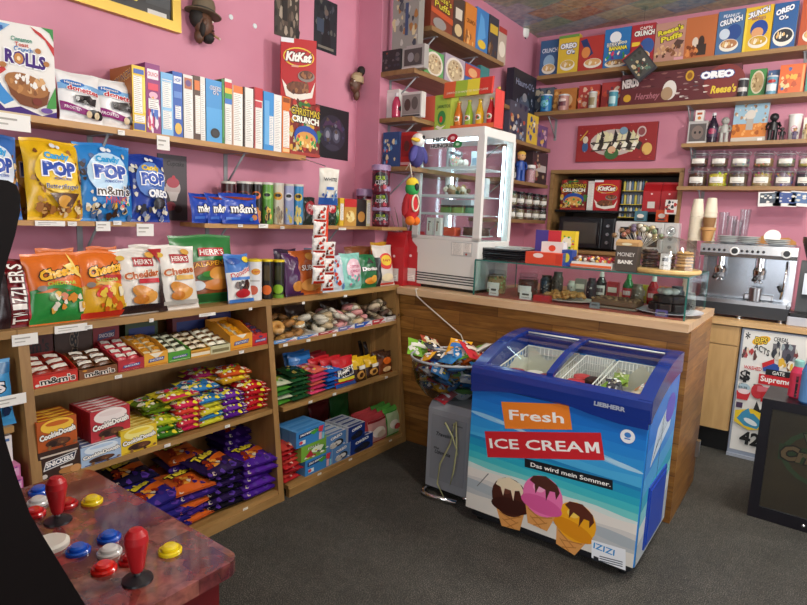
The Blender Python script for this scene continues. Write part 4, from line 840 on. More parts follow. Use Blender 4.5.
# --- bookcase top
Xb = .14; BZ = TOPZ
def bag(pa, pb, pt, base, dec, label, X=Xb, d=.075, tilt=-10, seed=None, back=None, rz=90, name='chip_bag', cat='chip bag', wf=1.0):
    y, w, h = lw(pa+4.5, pb+4.5, pt, X, BZ)
    return put(pouch(w*wf, h*1.02, d, base, dec, seed or int(pa+9), back=back, seal=base), name, (X, y, BZ), label, cat, 'bags along the bookcase top', rz=R(rz), tilt=R(tilt))
twz = lambda: [('r',0,.45,.32,1,'#3a1a1c'),('t','Twizzlers',.5,.5,.3,.8,'#f2ece6',None) , ('r',0,0,1,.1,'#8c1a24')]
y, w, h = lw(-6, 40, 262, Xb, BZ)
g = G(); gp = pouch(w*.95, h*1.05, .06, '#8f1822', [('r',.0,.0,.28,1,'#2a1416'),('r',.72,0,1,1,'#b0242e')]+[('t',ch,.5,.09+.097*i,.08,.36,'#f4efe8','#5a1016',{'a':90}) for i, ch in enumerate('TWIZZLERS')], 44, seal='#6a1018')
put(gp, 'candy_bag', (Xb-.01, y+.01, BZ), 'dark red licorice bag with white letters running up it', 'candy bag', tilt=R(-14))
CH = lambda low: [('r',0,.02,1,.44,low),('p',[(0,.42),(.4,.5),(1,.4),(1,.46),(.5,.56),(0,.47)],low)]
def cheetos(low, seed): return CH(low)+[('T','Cheetos',.56,.72,.74,.15,'#f4b62a','#1c1610',{'a':8,'b':.06,'sh':.15}),('p',[(.72,.99),(.84,.78),(.98,.62),(.86,.66),(.6,.8),(.75,.84)],'#f6d76a') if low == '#2c8a3c' else ('r',.5,.56,.9,.63,'#b8281c'),('t','CHEDDAR',.55,.56,.5,.05,'#b6d83c'),
 ('e',.45,.4,.16,.07,'#3f7a2c' if low == '#2c8a3c' else '#d8341c',20),('b',.35,.12,.95,.42,14,['#d8892c','#e8e0cc','#c8641c','#e6b24a'] if low == '#2c8a3c' else ['#e8c43c','#c8341c','#f0e6c4','#d8641c'],seed,.09),('e',.2,.5,.08,.04,'#8a8078')]
bag(24, 84, 254, '#e0701f', cheetos('#2c8a3c', 5), 'orange and green cheese puff bag', seed=21); bag(75, 124, 252, '#e0701f', cheetos('#d9a41f', 8)+[('r',0,.02,1,.1,'#c8301c')], 'orange, yellow and red cheese puff bag', seed=25)
bag(36, 74, 250, '#d86c22', [], 'plain orange bag top showing behind the green cheese puff bag', X=.03, tilt=-4); bag(86, 116, 248, '#d4661e', [], 'plain orange bag top behind the yellow cheese puff bag', X=.03, tilt=-4)
HR = lambda hot: [('r',.34,.72,.78,.86,'#a8222a'),('t','HERR\'S',.56,.79,.38,.08,'#f2ece4'),('t','Cheese' if not hot else 'Cheddar',.52,.6,.74,.11,'#b85a24','#f0e2cc',{'a':4,'b':.04}),('r',.4,.46,.85,.53,'#c8303a' if hot else '#e2b45a'),('e',.5,.32,.26,.1,'#d08a34',-15),('e',.58,.24,.22,.09,'#e2a048',10),('e',.42,.22,.16,.07,'#c87a28'),('e',.72,.9,.1,.05,'#d8a24a'),('e',.12,.86,.07,.04,'#e0b84a')]+([('p',[(.8,.0),(1,.0),(1,.95),(.9,.6)],'#33201e'),('r',0,.02,1,.14,'#2c1c1c'),('p',[(.7,1),(1,1),(1,.7)],'#a8282a')] if hot else [('r',.05,.08,.95,.14,'#bdb8ae')])
bag(112, 162, 250, '#e2ded6', HR(1), 'white and dark red curls bag with a red name plate', seed=29); bag(152, 195, 247, '#e6e2da', HR(0), 'white curls bag with a red name plate', seed=33)
bag(128, 168, 246, '#d8d2c8', [], 'white bag top peeking out behind the curls bags', X=.03, tilt=-4)
bag(170.5, 233, 236, '#2f7a3c', [('r',.0,.02,1,.12,'#1f5a2c'),('r',.18,.14,.9,.58,'#8a4a20'),('e',.5,.5,.4,.12,'#a85c26'),('r',.36,.68,.8,.8,'#b8242e'),('t','HERR\'S',.58,.74,.4,.08,'#f2ece4'),('T','JALAPENO',.55,.56,.66,.09,'#e8a428','#5a2a10',{'a':4}),('e',.2,.74,.07,.07,'#e08a34'),('e',.4,.38,.12,.05,'#2c6a2c'),('e',.55,.36,.1,.05,'#2c6a2c'),('e',.46,.42,.1,.04,'#3f8a34'),('e',.68,.42,.2,.1,'#d8943c'),('e',.62,.26,.26,.08,'#c87a2c'),('e',.28,.26,.12,.07,'#c8ccd0')], 'big green jalapeno curls bag with a red name plate', seed=37, X=.06)
bag(223.5, 248, 255, '#3a74c0', [('r',0,.0,1,.62,'#e8e6e2'),('e',.3,.85,.25,.07,'#2450a0'),('e',.8,.88,.15,.07,'#f0d23c'),('T','Donettes',.52,.62,.84,.12,'#c22a38','#f2efec',{'a':12}),('r',.1,.46,.9,.52,'#3a78c8'),('b',.2,.24,.8,.44,16,['#3a2420','#5a3a2c','#2a1a18'],6,.09),('e',.5,.18,.3,.09,'#b8242e'),('r',0,0,1,.07,'#3a74c0')], 'blue and white mini donut bag beside the green jalapeno bag', d=.06, name='donut_bag', cat='donut bag')
def tube_can(pa, pb, pt, base, dec, label, X=.12):
    y, w, h = lw(pa, pb, pt, X, BZ)
    put(can(rcyl(pa, pb, X, BZ), h, base, dec, '#e6c81f'), 'chip_can', (X, y, BZ), label, 'chip can', 'yellow-lidded chip cans', rz=R(46))
tube_can(247.5, 261.5, 259, '#dfe0e0', [('e',.6,.75,.25,.08,'#d8982c'),('t','Lays',.6,.75,.4,.06,'#c8242c'),('e',.45,.28,.26,.12,'#c8604a'),('r',.2,.5,.8,.54,'#b8b4b0')], 'white yellow-lidded chip can beside the blue donut bag')
tube_can(261.5, 272.5, 259, '#1c1a17', [('r',.3,.5,.7,.9,'#4a3a1c'),('e',.5,.25,.34,.13,'#d8641c')], 'black yellow-lidded chip can with an orange emblem'); tube_can(272.5, 284, 259.5, '#1c1f17', [('r',.3,.5,.7,.9,'#3a3a1c'),('e',.5,.25,.36,.13,'#8ab82c'),('r',.1,0,.9,.1,'#6a9a2c')], 'black yellow-lidded chip can with a lime green emblem')
bag(281, 299, 254, '#4a2250', [('e',.6,.22,.34,.12,'#c8843a'),('r',0,0,1,.06,'#34163a')], 'dark purple chip bag', d=.06, seed=51)
bag(288, 318, 251, '#b85a22', [('t','SUPER',.55,.6,.6,.12,'#f0e2d2','#7a3410'),('e',.6,.85,.18,.08,'#e0a03c'),('e',.55,.22,.36,.14,'#d8944a')], 'rust orange chip bag left of the hanging strip', d=.06, seed=54)
bag(318, 341, 256, '#cfdbe6', [('b',.1,.1,.9,.9,24,['#5a8ac0','#f0f2f4','#b8c8d8','#c83a2c'],8,.1)], 'pale blue and white bag behind the hanging strip', d=.06, seed=57)
bag(338, 358, 254, '#8fcfc2', [('e',.5,.55,.36,.3,'#e9c4cf'),('t','COTTON',.5,.62,.5,.08,'#c84a74'),('t','CANDY',.5,.5,.5,.08,'#c84a74'),('b',.2,.1,.8,.4,10,['#a8e0d4','#d88aa4','#6ab8ac'],3,.08)], 'mint green cotton candy bag', d=.07, seed=60)
bag(355.5, 374, 255, '#1f6a3c', [('T','Doritos',.5,.56,.8,.12,'#f0f0ea','#1a1a1a',{'b':.05}),('p',[(.3,.72),(.7,.72),(.5,.9)],'#3a3a34'),('e',.45,.2,.3,.1,'#d88a2c'),('e',.62,.26,.2,.1,'#e8a83c')], 'dark green tortilla chip bag', d=.06, seed=63)
bag(371, 390, 246, '#d9cfc6', [('e',.5,.6,.36,.2,'#d8443a'),('e',.5,.62,.28,.13,'#e8c43c'),('t','Lays',.5,.62,.4,.08,'#c8242c'),('r',0,.0,.2,.7,'#1c1a1c'),('e',.5,.2,.3,.1,'#e8d6b0'),('r',.2,.02,.9,.07,'#c8443a')], 'white and red potato chip bag at the right end of the bookcase top', d=.06, seed=66)
bag(270, 292, 250, '#3a2440', [], 'dark violet bag top behind the yellow-lidded cans', X=.03, tilt=-3, d=.05); bag(300, 330, 249, '#5a6a80', [], 'grey-blue bag top behind the rust orange bag', X=.03, tilt=-3, d=.05); bag(340, 366, 247, '#7a4424', [], 'brown bag top behind the mint green bag', X=.03, tilt=-3, d=.05); bag(366, 382, 243, '#c8942c', [('r',0,.6,1,.8,'#b8342c')], 'yellow bag top behind the potato chip bag', X=.04, tilt=-3, d=.05)
# ------------------------------------------------------------------ candy display trays, upper shelf of the left bookcase
def tray(pa, pb, pt, pk, col, dec, label, barcol, barlab, nb=8, card=None, z=S1, X=None, inner='#6b5a48', bc2='#efe9dc', dp=.2):
    X = xf(z)-.012 if X is None else X
    y, w, h = lw(pa, pb, pt, X, z)
    t = thing('display_tray', label, 'candy tray', (X, y, z), RZ)
    g = G(); m = M(col, .42); n_ = M(inner, .6); w2 = w/2-.002
    g.box(-w2, 0, 0, w2, .004, h, m); g.box(-w2, .004, 0, w2, dp, .003, n_)
    for x0, x1 in ((-w2, -w2+.003), (w2-.003, w2)): g.prism([(.004, 0), (dp, 0), (dp, h*1.7), (dp*.5, h*1.6), (.004, h)], x0, x1, m, 'x')
    g.box(-w2, dp, 0, w2, dp+.003, h*1.7, m)
    deco(g, lambda u, v, o: ((u-.5)*w*.98, -o, v*h), dec, .42); g.build('tray', t)
    if card:
        g = G(); g.box(-w2, dp+.004, h*1.2, w2, dp+.007, card[0], M(card[1], .42)); deco(g, lambda u, v, o: ((u-.5)*w*.98, dp+.004-o, h*1.2+v*(card[0]-h*1.2)), card[2], .42); g.build('display_card', t)
    q = random.Random(int(pa)); b0 = None
    for i in range(nb):
        r_, c_ = i//2, i % 2
        lx = (c_-.5)*w*.44; ly = .028+.042*r_; lz = h*.5+.03+.012*r_
        p = Vector((X, y, z))+Vector((-ly, lx, lz)); rot = (R(-62), R(q.uniform(-8, 8)), RZ+R(q.uniform(-6, 6)))
        if b0 is None:
            b0 = pouch(w*.44, h*.9, .022, barcol, [('r',.1,.3,.9,.75,bc2)], int(pa), nu=6, nv=7)
            b0 = b0.build('candy_bar', None, p-Vector((0, 0, h*.3)), rot, barlab, 'candy bar', 'candy bars in the display trays')
        else: dup(b0, p-Vector((0, 0, h*.3)), rot)
SN = lambda c, e='#27418c': [('p',[(.16,.3),(.8,.36),(.84,.62),(.2,.54)],e),('t','SNICKERS',.5,.46,.56,.14,'#f2eee6',None,{'a':5,'asp':.7}),('r',.05,.08,.95,.13,c)]
tray(32, 78.5, 372, 392, '#c82c1e', [('t','m&m\'s',.55,.42,.76,.5,'#241c1a','#efe6da',{'a':2,'b':.02}),('e',.1,.2,.05,.1,'#e9e2d8'),('r',.02,.9,.98,.97,'#a82016')], 'red display tray of chocolate candies at the left end', '#8a2a1c', 'red-brown candy bar in the red tray at the left end', 6, (.17, '#5a1c18', [('t','m&m\'s',.5,.5,.8,.5,'#2a1a18')]))
tray(79, 118, 367, 385, '#7a4722', [('t','m&m\'s',.53,.45,.76,.52,'#1c1614','#efe6da',{'a':2,'b':.02}),('e',.14,.85,.06,.08,'#d8922c')], 'brown display tray of chocolate candies', '#5a3218', 'brown candy bar in the brown tray', 6, (.2, '#4a3020', [('t','m&m',.5,.5,.8,.4,'#1c1614','#8a7560',{'a':80,'asp':.5})]))
tray(118, 145, 359, 380, '#b02832', [('r',.1,.1,.9,.13,'#e8c8c8'),('e',.5,.6,.12,.12,'#d8606a')]+SN('#8c1c26'), 'dark red display tray of candy bars with a tall back card', '#c4404a', 'red wrapped candy bar in the dark red tray', 8, (.2, '#8c1e28', [('p',[(.15,.3),(.8,.38),(.84,.6),(.2,.5)],'#3a3a68'),('t','SNICKERS',.5,.44,.56,.12,'#d8d0d0')]))
tray(144, 168.5, 352, 373, '#e0a02c', [('p',[(.2,.95),(.8,.95),(.5,.55)],'#ece4cc'),('r',.05,.05,.95,.1,'#c8841c')]+SN('#c8841c'), 'amber yellow display tray of candy bars with a white wedge', '#e8d8b0', 'pale wrapped candy bar in the amber tray', 8, bc2='#c88a2c')
tray(168, 191.5, 351, 369, '#4f9a2c', [('r',.05,.1,.95,.16,'#cfe0a8')]+SN('#3a7a20'), 'green display tray of candy bars', '#d8dcc0', 'cream and green candy bar in the green tray', 8, bc2='#3a3a2c')
tray(190, 211, 349, 363, '#d29a2c', [('r',.05,.2,.95,.6,'#e8dcc0'),('r',.05,.7,.95,.76,'#8a5a1c')], 'small ochre display tray of candy bars', '#d8c8a8', 'ochre and white candy bar in the small ochre tray', 8, bc2='#4a3018')
tray(210, 231, 345, 359, '#c8c49a', [('r',.1,.2,.9,.6,'#7a7048')], 'pale olive display tray of candy bars', '#e6e2c8', 'pale olive candy bar in the pale tray', 8, bc2='#6a4a30')
tray(230, 252.5, 334, 354, '#e39a24', [('p',[(.25,.97),(.75,.97),(.55,.7)],'#e8e2d0')]+SN('#c87a1a'), 'orange-yellow display tray of candy bars near the shelf end', '#efe2c0', 'cream wrapped candy bar heaped in the orange-yellow tray', 8, bc2='#d8921c')
tray(252, 269, 334, 348, '#c22a26', [('e',.5,.78,.12,.1,'#4a3a68')]+SN('#8c1c1a'), 'bright red display tray at the right end of the shelf', '#b83a34', 'red candy bar in the bright red tray at the right end', 6, bc2='#4a3a58')
for i, (y, w, c, lb) in enumerate(((1.70, .2, '#6a2430', 'dark red box standing at the back of the candy tray shelf'), (1.44, .16, '#39502c', 'dark green box standing at the back of the candy tray shelf'), (1.88, .13, '#3a3a78', 'dark blue box standing at the back of the candy tray shelf'))):
    put(carton(w, .06, .15, c, {'f': [('r',.1,.5,.9,.85,'#2a3a7a')]}), 'candy_box', (-.09, y, S1), lb, 'candy box', 'boxes at the back of the tray shelf')

# ------------------------------------------------------------------ cookie dough boxes, second shelf
def doughfront(c0, c1, c2, snick=False):
    if snick: return [('p',[(.1,.3),(.85,.45),(.92,.75),(.17,.62)],'#e9e6e2'),('p',[(.13,.34),(.83,.48),(.89,.72),(.19,.59)],'#20304e'),('t','SNICKERS',.5,.53,.66,.18,'#f2f0ec',None,{'a':5,'asp':.6,'b':.05}),('r',.05,.78,.95,.84,'#d8c8b8'),('e',.7,.14,.24,.12,'#b07840'),('e',.88,.12,.14,.14,'#c8905a'),('e',.12,.12,.07,.08,'#d8d0c8'),('r',.5,.26,.8,.32,'#d8d0c8')]
    return [('e',.5,.78,.42,.24,c2),('e',.5,.86,.3,.08,c0),('T','CookieDough',.5,.5,.92,.26,'#f6f2ea','#2a2420',{'a':6,'asp':.6,'b':.06}),('e',.5,.22,.32,.14,'#4a2c1e'),('e',.62,.24,.14,.1,'#6a4028'),('e',.36,.2,.1,.09,'#2e1a14'),('r',.08,.04,.92,.08,c1),('b',.08,.05,.92,.2,6,['#8a6038','#5a3820'],3,.06)]
def doughrow(pa, pb, pt, pbm, z, X, base, cols, n, col_label, dp=.036, h=None, snick=False, tilt=0):
    y, w, hh = lw(pa, pb, pt, X, z); h = h or hh; o = None
    nth = ['front', 'second', 'third', 'fourth', 'fifth', 'sixth', 'seventh']
    for i in range(n):
        lab = '%s %s cookie candy box in its row' % (nth[i], col_label)
        if o is None:
            g = carton(w*.98, dp*.95, h, {'*': base, 't': cols[1]}, {'f': doughfront(*cols, snick), 't': [('r',.05,.1,.95,.5,cols[2] if not snick else '#6a4a3a')]})
            o = put(g, 'cookie_candy_box', (X-dp/2, y, z), lab, 'candy box', 'cookie candy boxes', rz=RZ)
        else: dup(o, (X-dp/2-i*dp, y+.002*math.sin(i*3), z), (0, 0, RZ+R(.8*math.sin(i*2))), lab)
    return y, w, h
XD = xf(S2)-.008
y, w, h = doughrow(39, 81, 448, 476, S2, XD, '#3a241c', ('#3a241c', '#2c1a14', '#e8c87a'), 4, 'dark brown', snick=True)
doughrow(38, 78, 421, 0, S2+h, XD, '#b8561f', ('#c8641c', '#a84a18', '#f0c040'), 4, 'orange and red', h=.118)
y2, w2, h2 = doughrow(81, 122, 443, 470, S2, XD, '#a8c0dc', ('#b8d0e8', '#3a4a8a', '#dfe8f0'), 5, 'pale blue')
doughrow(91, 131, 403, 438, S2+h2, XD-.02, '#b8303a', ('#e8d8d4', '#c84a50', '#f0e4e0'), 5, 'red and white', h=.128)
doughrow(121, 157.5, 427, 460, S2, XD, '#e6c42c', ('#efd23c', '#c8a020', '#f6e88a'), 6, 'bright yellow')

# ------------------------------------------------------------------ piles of lying bags
def pile(pa, pb, pbm, z, X, cols, n, label, w=None, L=.15, d=.03, step=None, dec=None, group='piles of candy bags', cat='candy bag', seed=0, jit=9, spread=.02, back=0, name='candy_bag', pitch=-86):
    """n sealed bags lying on one another, their bottom seals to the front"""
    a, b = ypx(pa, X, z), ypx(pb, X, z); y = (a+b)/2; w = w or (b-a)*1.06; step = step or d*.85
    q = random.Random(seed+int(pa*7)); protos = {}
    for i in range(n):
        c = cols[i % len(cols)]; k = n-1-i
        lab = '%s bag in the %s' % (ORD[k] if n > 1 else 'only', label)
        loc = (X-.004-back-q.uniform(0, spread), y+q.uniform(-1, 1)*w*.04, z+d*.5+i*step)
        rot = (R(pitch+q.uniform(-3, 3)), 0, RZ+R(q.uniform(-jit, jit)))
        if c in protos: dup(protos[c], loc, rot, lab)
        else:
            dd = dec(c) if dec else [('e',.5,.6,.36,.22,'#f0e04a'),('t','SOUR',.5,.62,.5,.14,'#c8284a','#f4f0e8'),('b',.1,.05,.9,.4,12,['#f0e04a','#d83a5a','#3a9ad0','#ffffff'],seed,.1)]
            protos[c] = pouch(w, L, d, c, dd, seed+i, seal=c).build(name, None, loc, rot, lab, cat, group)
sour = lambda c: [('r',0,.72,1,.98,'#e8dc3c'),('T','SOUR',.45,.68,.6,.2,'#4a8ad0','#f2f0e0'),('r',0,.0,1,.12,c),('b',0,.02,1,.32,16,['#f0e23c','#f4f0d8',c,c,'#f4f0d8'],9,.09),('b',.05,.08,.95,.6,22,['#e8dc3c','#f4f0d8',c,'#d83a5a','#4aa04a'],5,.11)]
X2 = xf(S2)-.01
pile(157, 183, 458, S2, X2, ['#3f7a24', '#4a8a2c', '#b8c42c'], 3, 'pile of green sour candy beside the yellow boxes', dec=sour, d=.034, seed=2)
pile(140, 186, 0, S2+.10, X2-.06, ['#7a9a24', '#6a8a2c'], 2, 'pair of olive green sour candy bags on the green pile', dec=sour, seed=4, w=.17)
pile(181, 207, 449, S2, X2, ['#d82c5a', '#c83048', '#d8385a', '#e04a3a'], 5, 'pile of pink-red sour candy', dec=sour, d=.032, seed=6)
pile(160, 207, 0, S2+.155, X2-.03, ['#d8c22c'], 1, 'yellow and pink candy layer lying atop the pink-red pile', dec=lambda c: sour('#d83a5a'), seed=8, w=.19)
pile(203, 228, 437, S2, X2, ['#d9d23c', '#3a8ac8', '#d9d23c'], 5, 'yellow and blue striped candy pile', dec=sour, d=.032, seed=10)
pile(185, 224, 0, S2+.16, X2-.04, ['#3a86c8'], 1, 'blue candy layer lying askew atop the striped pile', dec=sour, seed=12, w=.18, jit=14)
pile(226, 248, 428, S2, X2, ['#5a1f8a', '#6a2a9a'], 4, 'pile of purple sour candy', dec=sour, d=.038, seed=14)
pile(247, 270, 419, S2, X2, ['#c8242c', '#b81e28'], 5, 'pile of red sour candy against the right panel', dec=sour, d=.034, seed=16)
pile(214, 262, 0, S2+.165, X2-.05, ['#d8a82c', '#d85a24'], 2, 'orange and yellow pair lying atop the purple pile', dec=sour, seed=18, w=.18)
pile(195, 225, 0, S2+.16, X2-.16, ['#a02a6a', '#c83a7a'], 2, 'magenta pair at the back of the candy shelf', dec=sour, seed=20, w=.16)

# ------------------------------------------------------------------ bottom shelf: rolled chip bags
tk = lambda c: [('p',[(.0,.1),(.0,.4),(1,.55),(1,.25)],c if c != '#1a1722' else '#2c5a2c'),('T','Takis',.42,.7,.62,.2,'#f0d83c','#241a30',{'a':10,'b':.06}),('p',[(.4,.5),(.95,.7),(.9,.45),(.5,.35)],'#d8641f'),('b',.2,.1,.9,.5,14,['#d8641f','#8a2a1c','#e8a03c',c],4,.1),('r',0,0,1,.2,c),('b',0,.02,1,.3,12,[c,'#d8c8b0','#3a2470','#d8641f' if c in ('#d8642a','#b8501f') else '#5a3a9a'],7,.09)]
X0 = xf(S0)-.012
kw = dict(dec=tk, group='rolled chip bags on the bottom shelf', cat='chip bag', L=.24, d=.045, name='chip_bag')
pile(150, 188, 520, S0, X0+.0, ['#2a2478'], 5, 'pile of blue and purple chips at the left', seed=30, w=.235, **kw)
pile(183, 214, 515, S0, X0, ['#d8642a', '#3a2478'], 5, 'pile of orange and purple chips', seed=32, w=.2, **kw)
pile(210, 244, 505, S0, X0, ['#1a1722', '#2a1c48'], 6, 'pile of black chips with green lettering bands', seed=34, w=.22, **kw)
pile(242, 281, 490, S0, X0, ['#4a2090', '#5a28a0'], 5, 'pile of violet chips against the right panel', seed=36, w=.2, **kw)
pile(120, 160, 0, S0+.05, X0-.17, ['#1c1a3a', '#2a2478'], 5, 'dark blue pile at the back of the bottom shelf', seed=38, w=.22, **kw)
pile(178, 205, 0, S0+.06, X0-.19, ['#b8501f', '#3a2478'], 5, 'orange pile at the back of the bottom shelf', seed=40, w=.2, **kw)
pile(225, 262, 0, S0+.06, X0-.2, ['#34186a'], 6, 'deep violet pile at the back of the bottom shelf', seed=42, w=.2, **kw)
pile(95, 150, 0, S0, X0, ['#20204a', '#1c1a3a'], 4, 'navy pile at the left, behind the arcade machine', seed=44, w=.22, **kw)

# ------------------------------------------------------------------ right bookcase, upper shelf: trays of bagged donuts
def donutray(pa, pb, pt, col, label, cols, glab, n):
    z = .85; X = xf(z)-.01; y, w, h = lw(pa, pb, pt, X, z); w2 = w/2-.002
    t = thing('donut_tray', label, 'donut tray', (X, y, z), RZ); g = G()
    g.box(-w2, 0, 0, w2, .004, h, M('#dcdcdc', .45)); g.box(-w2, .004, 0, w2, .24, .003, M('#d0cabf', .6))
    for x0, x1 in ((-w2, -w2+.003), (w2-.003, w2)): g.prism([(.004, 0), (.24, 0), (.24, h*2), (.004, h)], x0, x1, M('#d9d9d9', .5), 'x')
    deco(g, lambda u, v, o: ((u-.5)*w*.98, -o, v*h), [('p',[(0,0),(.5,0),(.9,1),(0,1)],col),('p',[(.55,.1),(.95,.1),(.95,.3),(.62,.3)],'#c8303a'),('r',.1,.5,.5,.7,'#e9e6e2')], .45); g.build('tray', t)
    q = random.Random(int(pa)); o = {}
    for i in range(n):
        c = cols[i % len(cols)]; lb = '%s donut in clear film in the %s' % (c[1], glab)
        p = (X-.03-q.random()*.19, y+(q.random()-.5)*w*.85, z+h*.45+.012+(i/n)*.085); rot = (q.uniform(-.6, .6), q.uniform(-.6, .6), q.uniform(0, 6))
        if c[0] in o: dup(o[c[0]], p, rot, lb); continue
        r = thing('wrapped_donut', lb, 'wrapped donut', p, 0, 'wrapped donuts'); r.rotation_euler = rot
        g = G(); n1, n2 = 14, 8
        vs = [((.027+.018*math.cos(2*PI*b/n2))*math.cos(2*PI*a/n1), (.027+.018*math.cos(2*PI*b/n2))*math.sin(2*PI*a/n1), .018*math.sin(2*PI*b/n2)) for a in range(n1) for b in range(n2)]
        g.add(vs, [(a*n2+b, ((a+1) % n1)*n2+b, ((a+1) % n1)*n2+(b+1) % n2, a*n2+(b+1) % n2) for a in range(n1) for b in range(n2)], M(c[0], .5), True); g.build('donut', r)
        g = pouch(.115, .115, .042, '#ffffff', (), 3, nu=8, nv=8); g.m = [POLY]*len(g.m)
        me = g.build('film', r, (0, 0, 0), (R(90), 0, 0)); me.location = (0, .0575, 0)
        o[c[0]] = r
TN = [('#dea65c', 'golden'), ('#b8824a', 'brown')]; PK = [('#f0a4a8', 'pink-glazed'), ('#f4ece2', 'white-sugared')]; WP = [('#f4ece0', 'white-sugared'), ('#e8cca4', 'pale')]; CB = [('#a88a74', 'cinnamon'), ('#5a4034', 'chocolate'), ('#d8c4ac', 'dusted')]
donutray(273, 297, 339, '#5a8ac0', 'pale blue-banded tray of bagged donuts at the left end', TN, 'leftmost blue-banded tray', 14)
donutray(297, 318, 335, '#4a80c0', 'blue-banded tray of bagged donuts, second from the left', TN+WP[:1], 'second blue-banded tray', 12)
donutray(318, 338, 331, '#a83a40', 'red-banded tray of bagged donuts', WP, 'first red-banded tray', 12)
donutray(338, 354.5, 326, '#6a6a9a', 'violet-banded tray of pink bagged donuts', PK, 'violet-banded tray', 12)
donutray(354.5, 372, 322, '#2c58b0', 'strong blue-banded tray of bagged donuts', WP+PK[:1], 'strong blue-banded tray', 12)
donutray(372, 386, 319, '#b03038', 'second red-banded tray of bagged donuts', CB, 'second red-banded tray', 12)
donutray(386, 399.5, 316, '#c0b8b4', 'pale tray of bagged donuts at the right end', CB, 'pale tray at the right end', 12)
for i, (yy, c) in enumerate(((2.25,'#3a2418'), (2.45,'#4a3a34'), (2.75,'#2a1c16'), (2.95,'#33221a'))):
    put(pouch(.17, .14, .07, c, [], 70+i), 'chocolate_bag', (-.08, yy, .85), ['brown bag at the back left of the donut shelf', 'grey-brown bag at the back of the donut shelf', 'black-brown bag at the back of the donut shelf', 'dark bag at the back right of the donut shelf'][i], 'bag', 'dark bags behind the donuts', tilt=R(-8))

# ------------------------------------------------------------------ right bookcase, middle shelf
z = .5; Xm = xf(z)-.012
pk2 = dict(group='candy bag piles in the right bookcase', L=.17, d=.03)
pile(277, 297, 408, z, Xm, ['#4a8a2c', '#c8d0b0', '#2f6a2c'], 5, 'bright green candy pile by the left panel', seed=50, w=.13, dec=lambda c: [('b',.1,.1,.9,.9,16,['#8ac03c','#f0f0e0','#2f6a2c','#d8d83c'],2,.12)], **pk2)
pile(292, 316, 402, z, Xm, ['#1f4a2a', '#2a5a34', '#183a22'], 6, 'dark green candy pile', seed=52, w=.15, dec=lambda c: [('b',.1,.1,.9,.9,14,['#8a7a3c','#c83a2c','#2f6a2c','#e0b84a'],3,.11)], **pk2)
pile(312, 331, 394, z, Xm, ['#d84a74', '#c83a64', '#e06a5a'], 6, 'pink candy pile', seed=54, w=.14, dec=lambda c: [('b',.1,.1,.9,.9,14,['#e8d84a','#f0a0b4','#a82a4a','#8ad0a0'],4,.11)], **pk2)
pile(328, 345, 388, z, Xm, ['#2a6ac0', '#1f58a8'], 5, 'blue candy pile', seed=56, w=.13, dec=lambda c: [('b',.1,.1,.9,.9,14,['#6ab0e8','#e8f0f4','#c83a4a'],5,.11)], **pk2)
def stand(pa, pb, pt, z, X, base, dec, label, n=1, gap=.035, name='candy_pouch', cat='candy pouch', group='standing candy pouches', d=.05, tilt=-12, seed=None, sl=0):
    X = X-d*.45; y, w, h = lw(pa, pb, pt, X, z); o = None
    for i in range(n):
        lb = label if n == 1 else '%s %s' % (['front', 'second', 'third', 'fourth'][i], label); loc = (X-gap*i, y-sl*i, z)
        if o is None: o = put(pouch(w, h, d, base, dec, seed or int(pa), seal=base), name, loc, lb, cat, group, tilt=R(tilt))
        else: dup(o, loc, (R(tilt), 0, RZ+R(2*math.sin(i))), lb)
JR = [('r',.05,.25,.95,.6,'#1f2a5a'),('p',[(.1,.3),(.9,.36),(.9,.68),(.1,.62)],'#f2f0ea'),('t','JOLLY',.5,.57,.6,.14,'#1a1a22',None,{'a':6,'b':.06}),('t','RANCHER',.5,.42,.7,.13,'#1a1a22',None,{'a':6,'b':.06}),('r',.1,.2,.9,.3,'#e8d83c'),('r',0,0,1,.14,'#2a5ab0')]
stand(335, 355.5, 357, z, Xm, '#c4202a', JR, 'bright red hard candy pouch right of the blue pile', 3, .05, sl=.05)
stand(292, 314, 353, z, Xm-.13, '#1f66ac', [('p',[(.1,.3),(.9,.36),(.9,.58),(.1,.52)],'#2a2a34'),('r',0,.8,1,.9,'#2f7ac4')], 'blue hard candy pouch standing behind the green piles', 2, .04)
stand(313, 330, 353, z, Xm-.16, '#8a1a24', [], 'dark red pouch standing behind the pink pile', 2, .04)
RS = [('r',0,0,1,.55,'#3a2218'),('t','Reese',.5,.62,.6,.14,'#3a2218'),('e',.45,.28,.3,.18,'#c8944a'),('e',.45,.28,.18,.1,'#4a2a1a'),('r',.3,.5,.9,.66,'#f2ece0')]
stand(353.5, 366, 358, z, Xm, '#e2b81f', RS, 'yellow and brown peanut cup pouch beside the red ones', 2, .05); stand(366, 379, 357, z, Xm-.01, '#dfb21c', RS, 'yellow and brown peanut cup pouch beside the dark one', 2, .05)
stand(379, 392.5, 352, z, Xm, '#6a3418', [('e',.5,.6,.3,.16,'#d8641f'),('e',.45,.22,.3,.12,'#e8c08a'),('r',0,.75,1,1,'#3a2218')], 'dark brown and orange pouch at the right end of the middle shelf', 2, .05)
stand(366, 388, 340, z, Xm-.2, '#241c1a', [('e',.5,.6,.2,.14,'#d8c8b8')], 'black pouch standing at the back of the middle shelf', 2, .05)

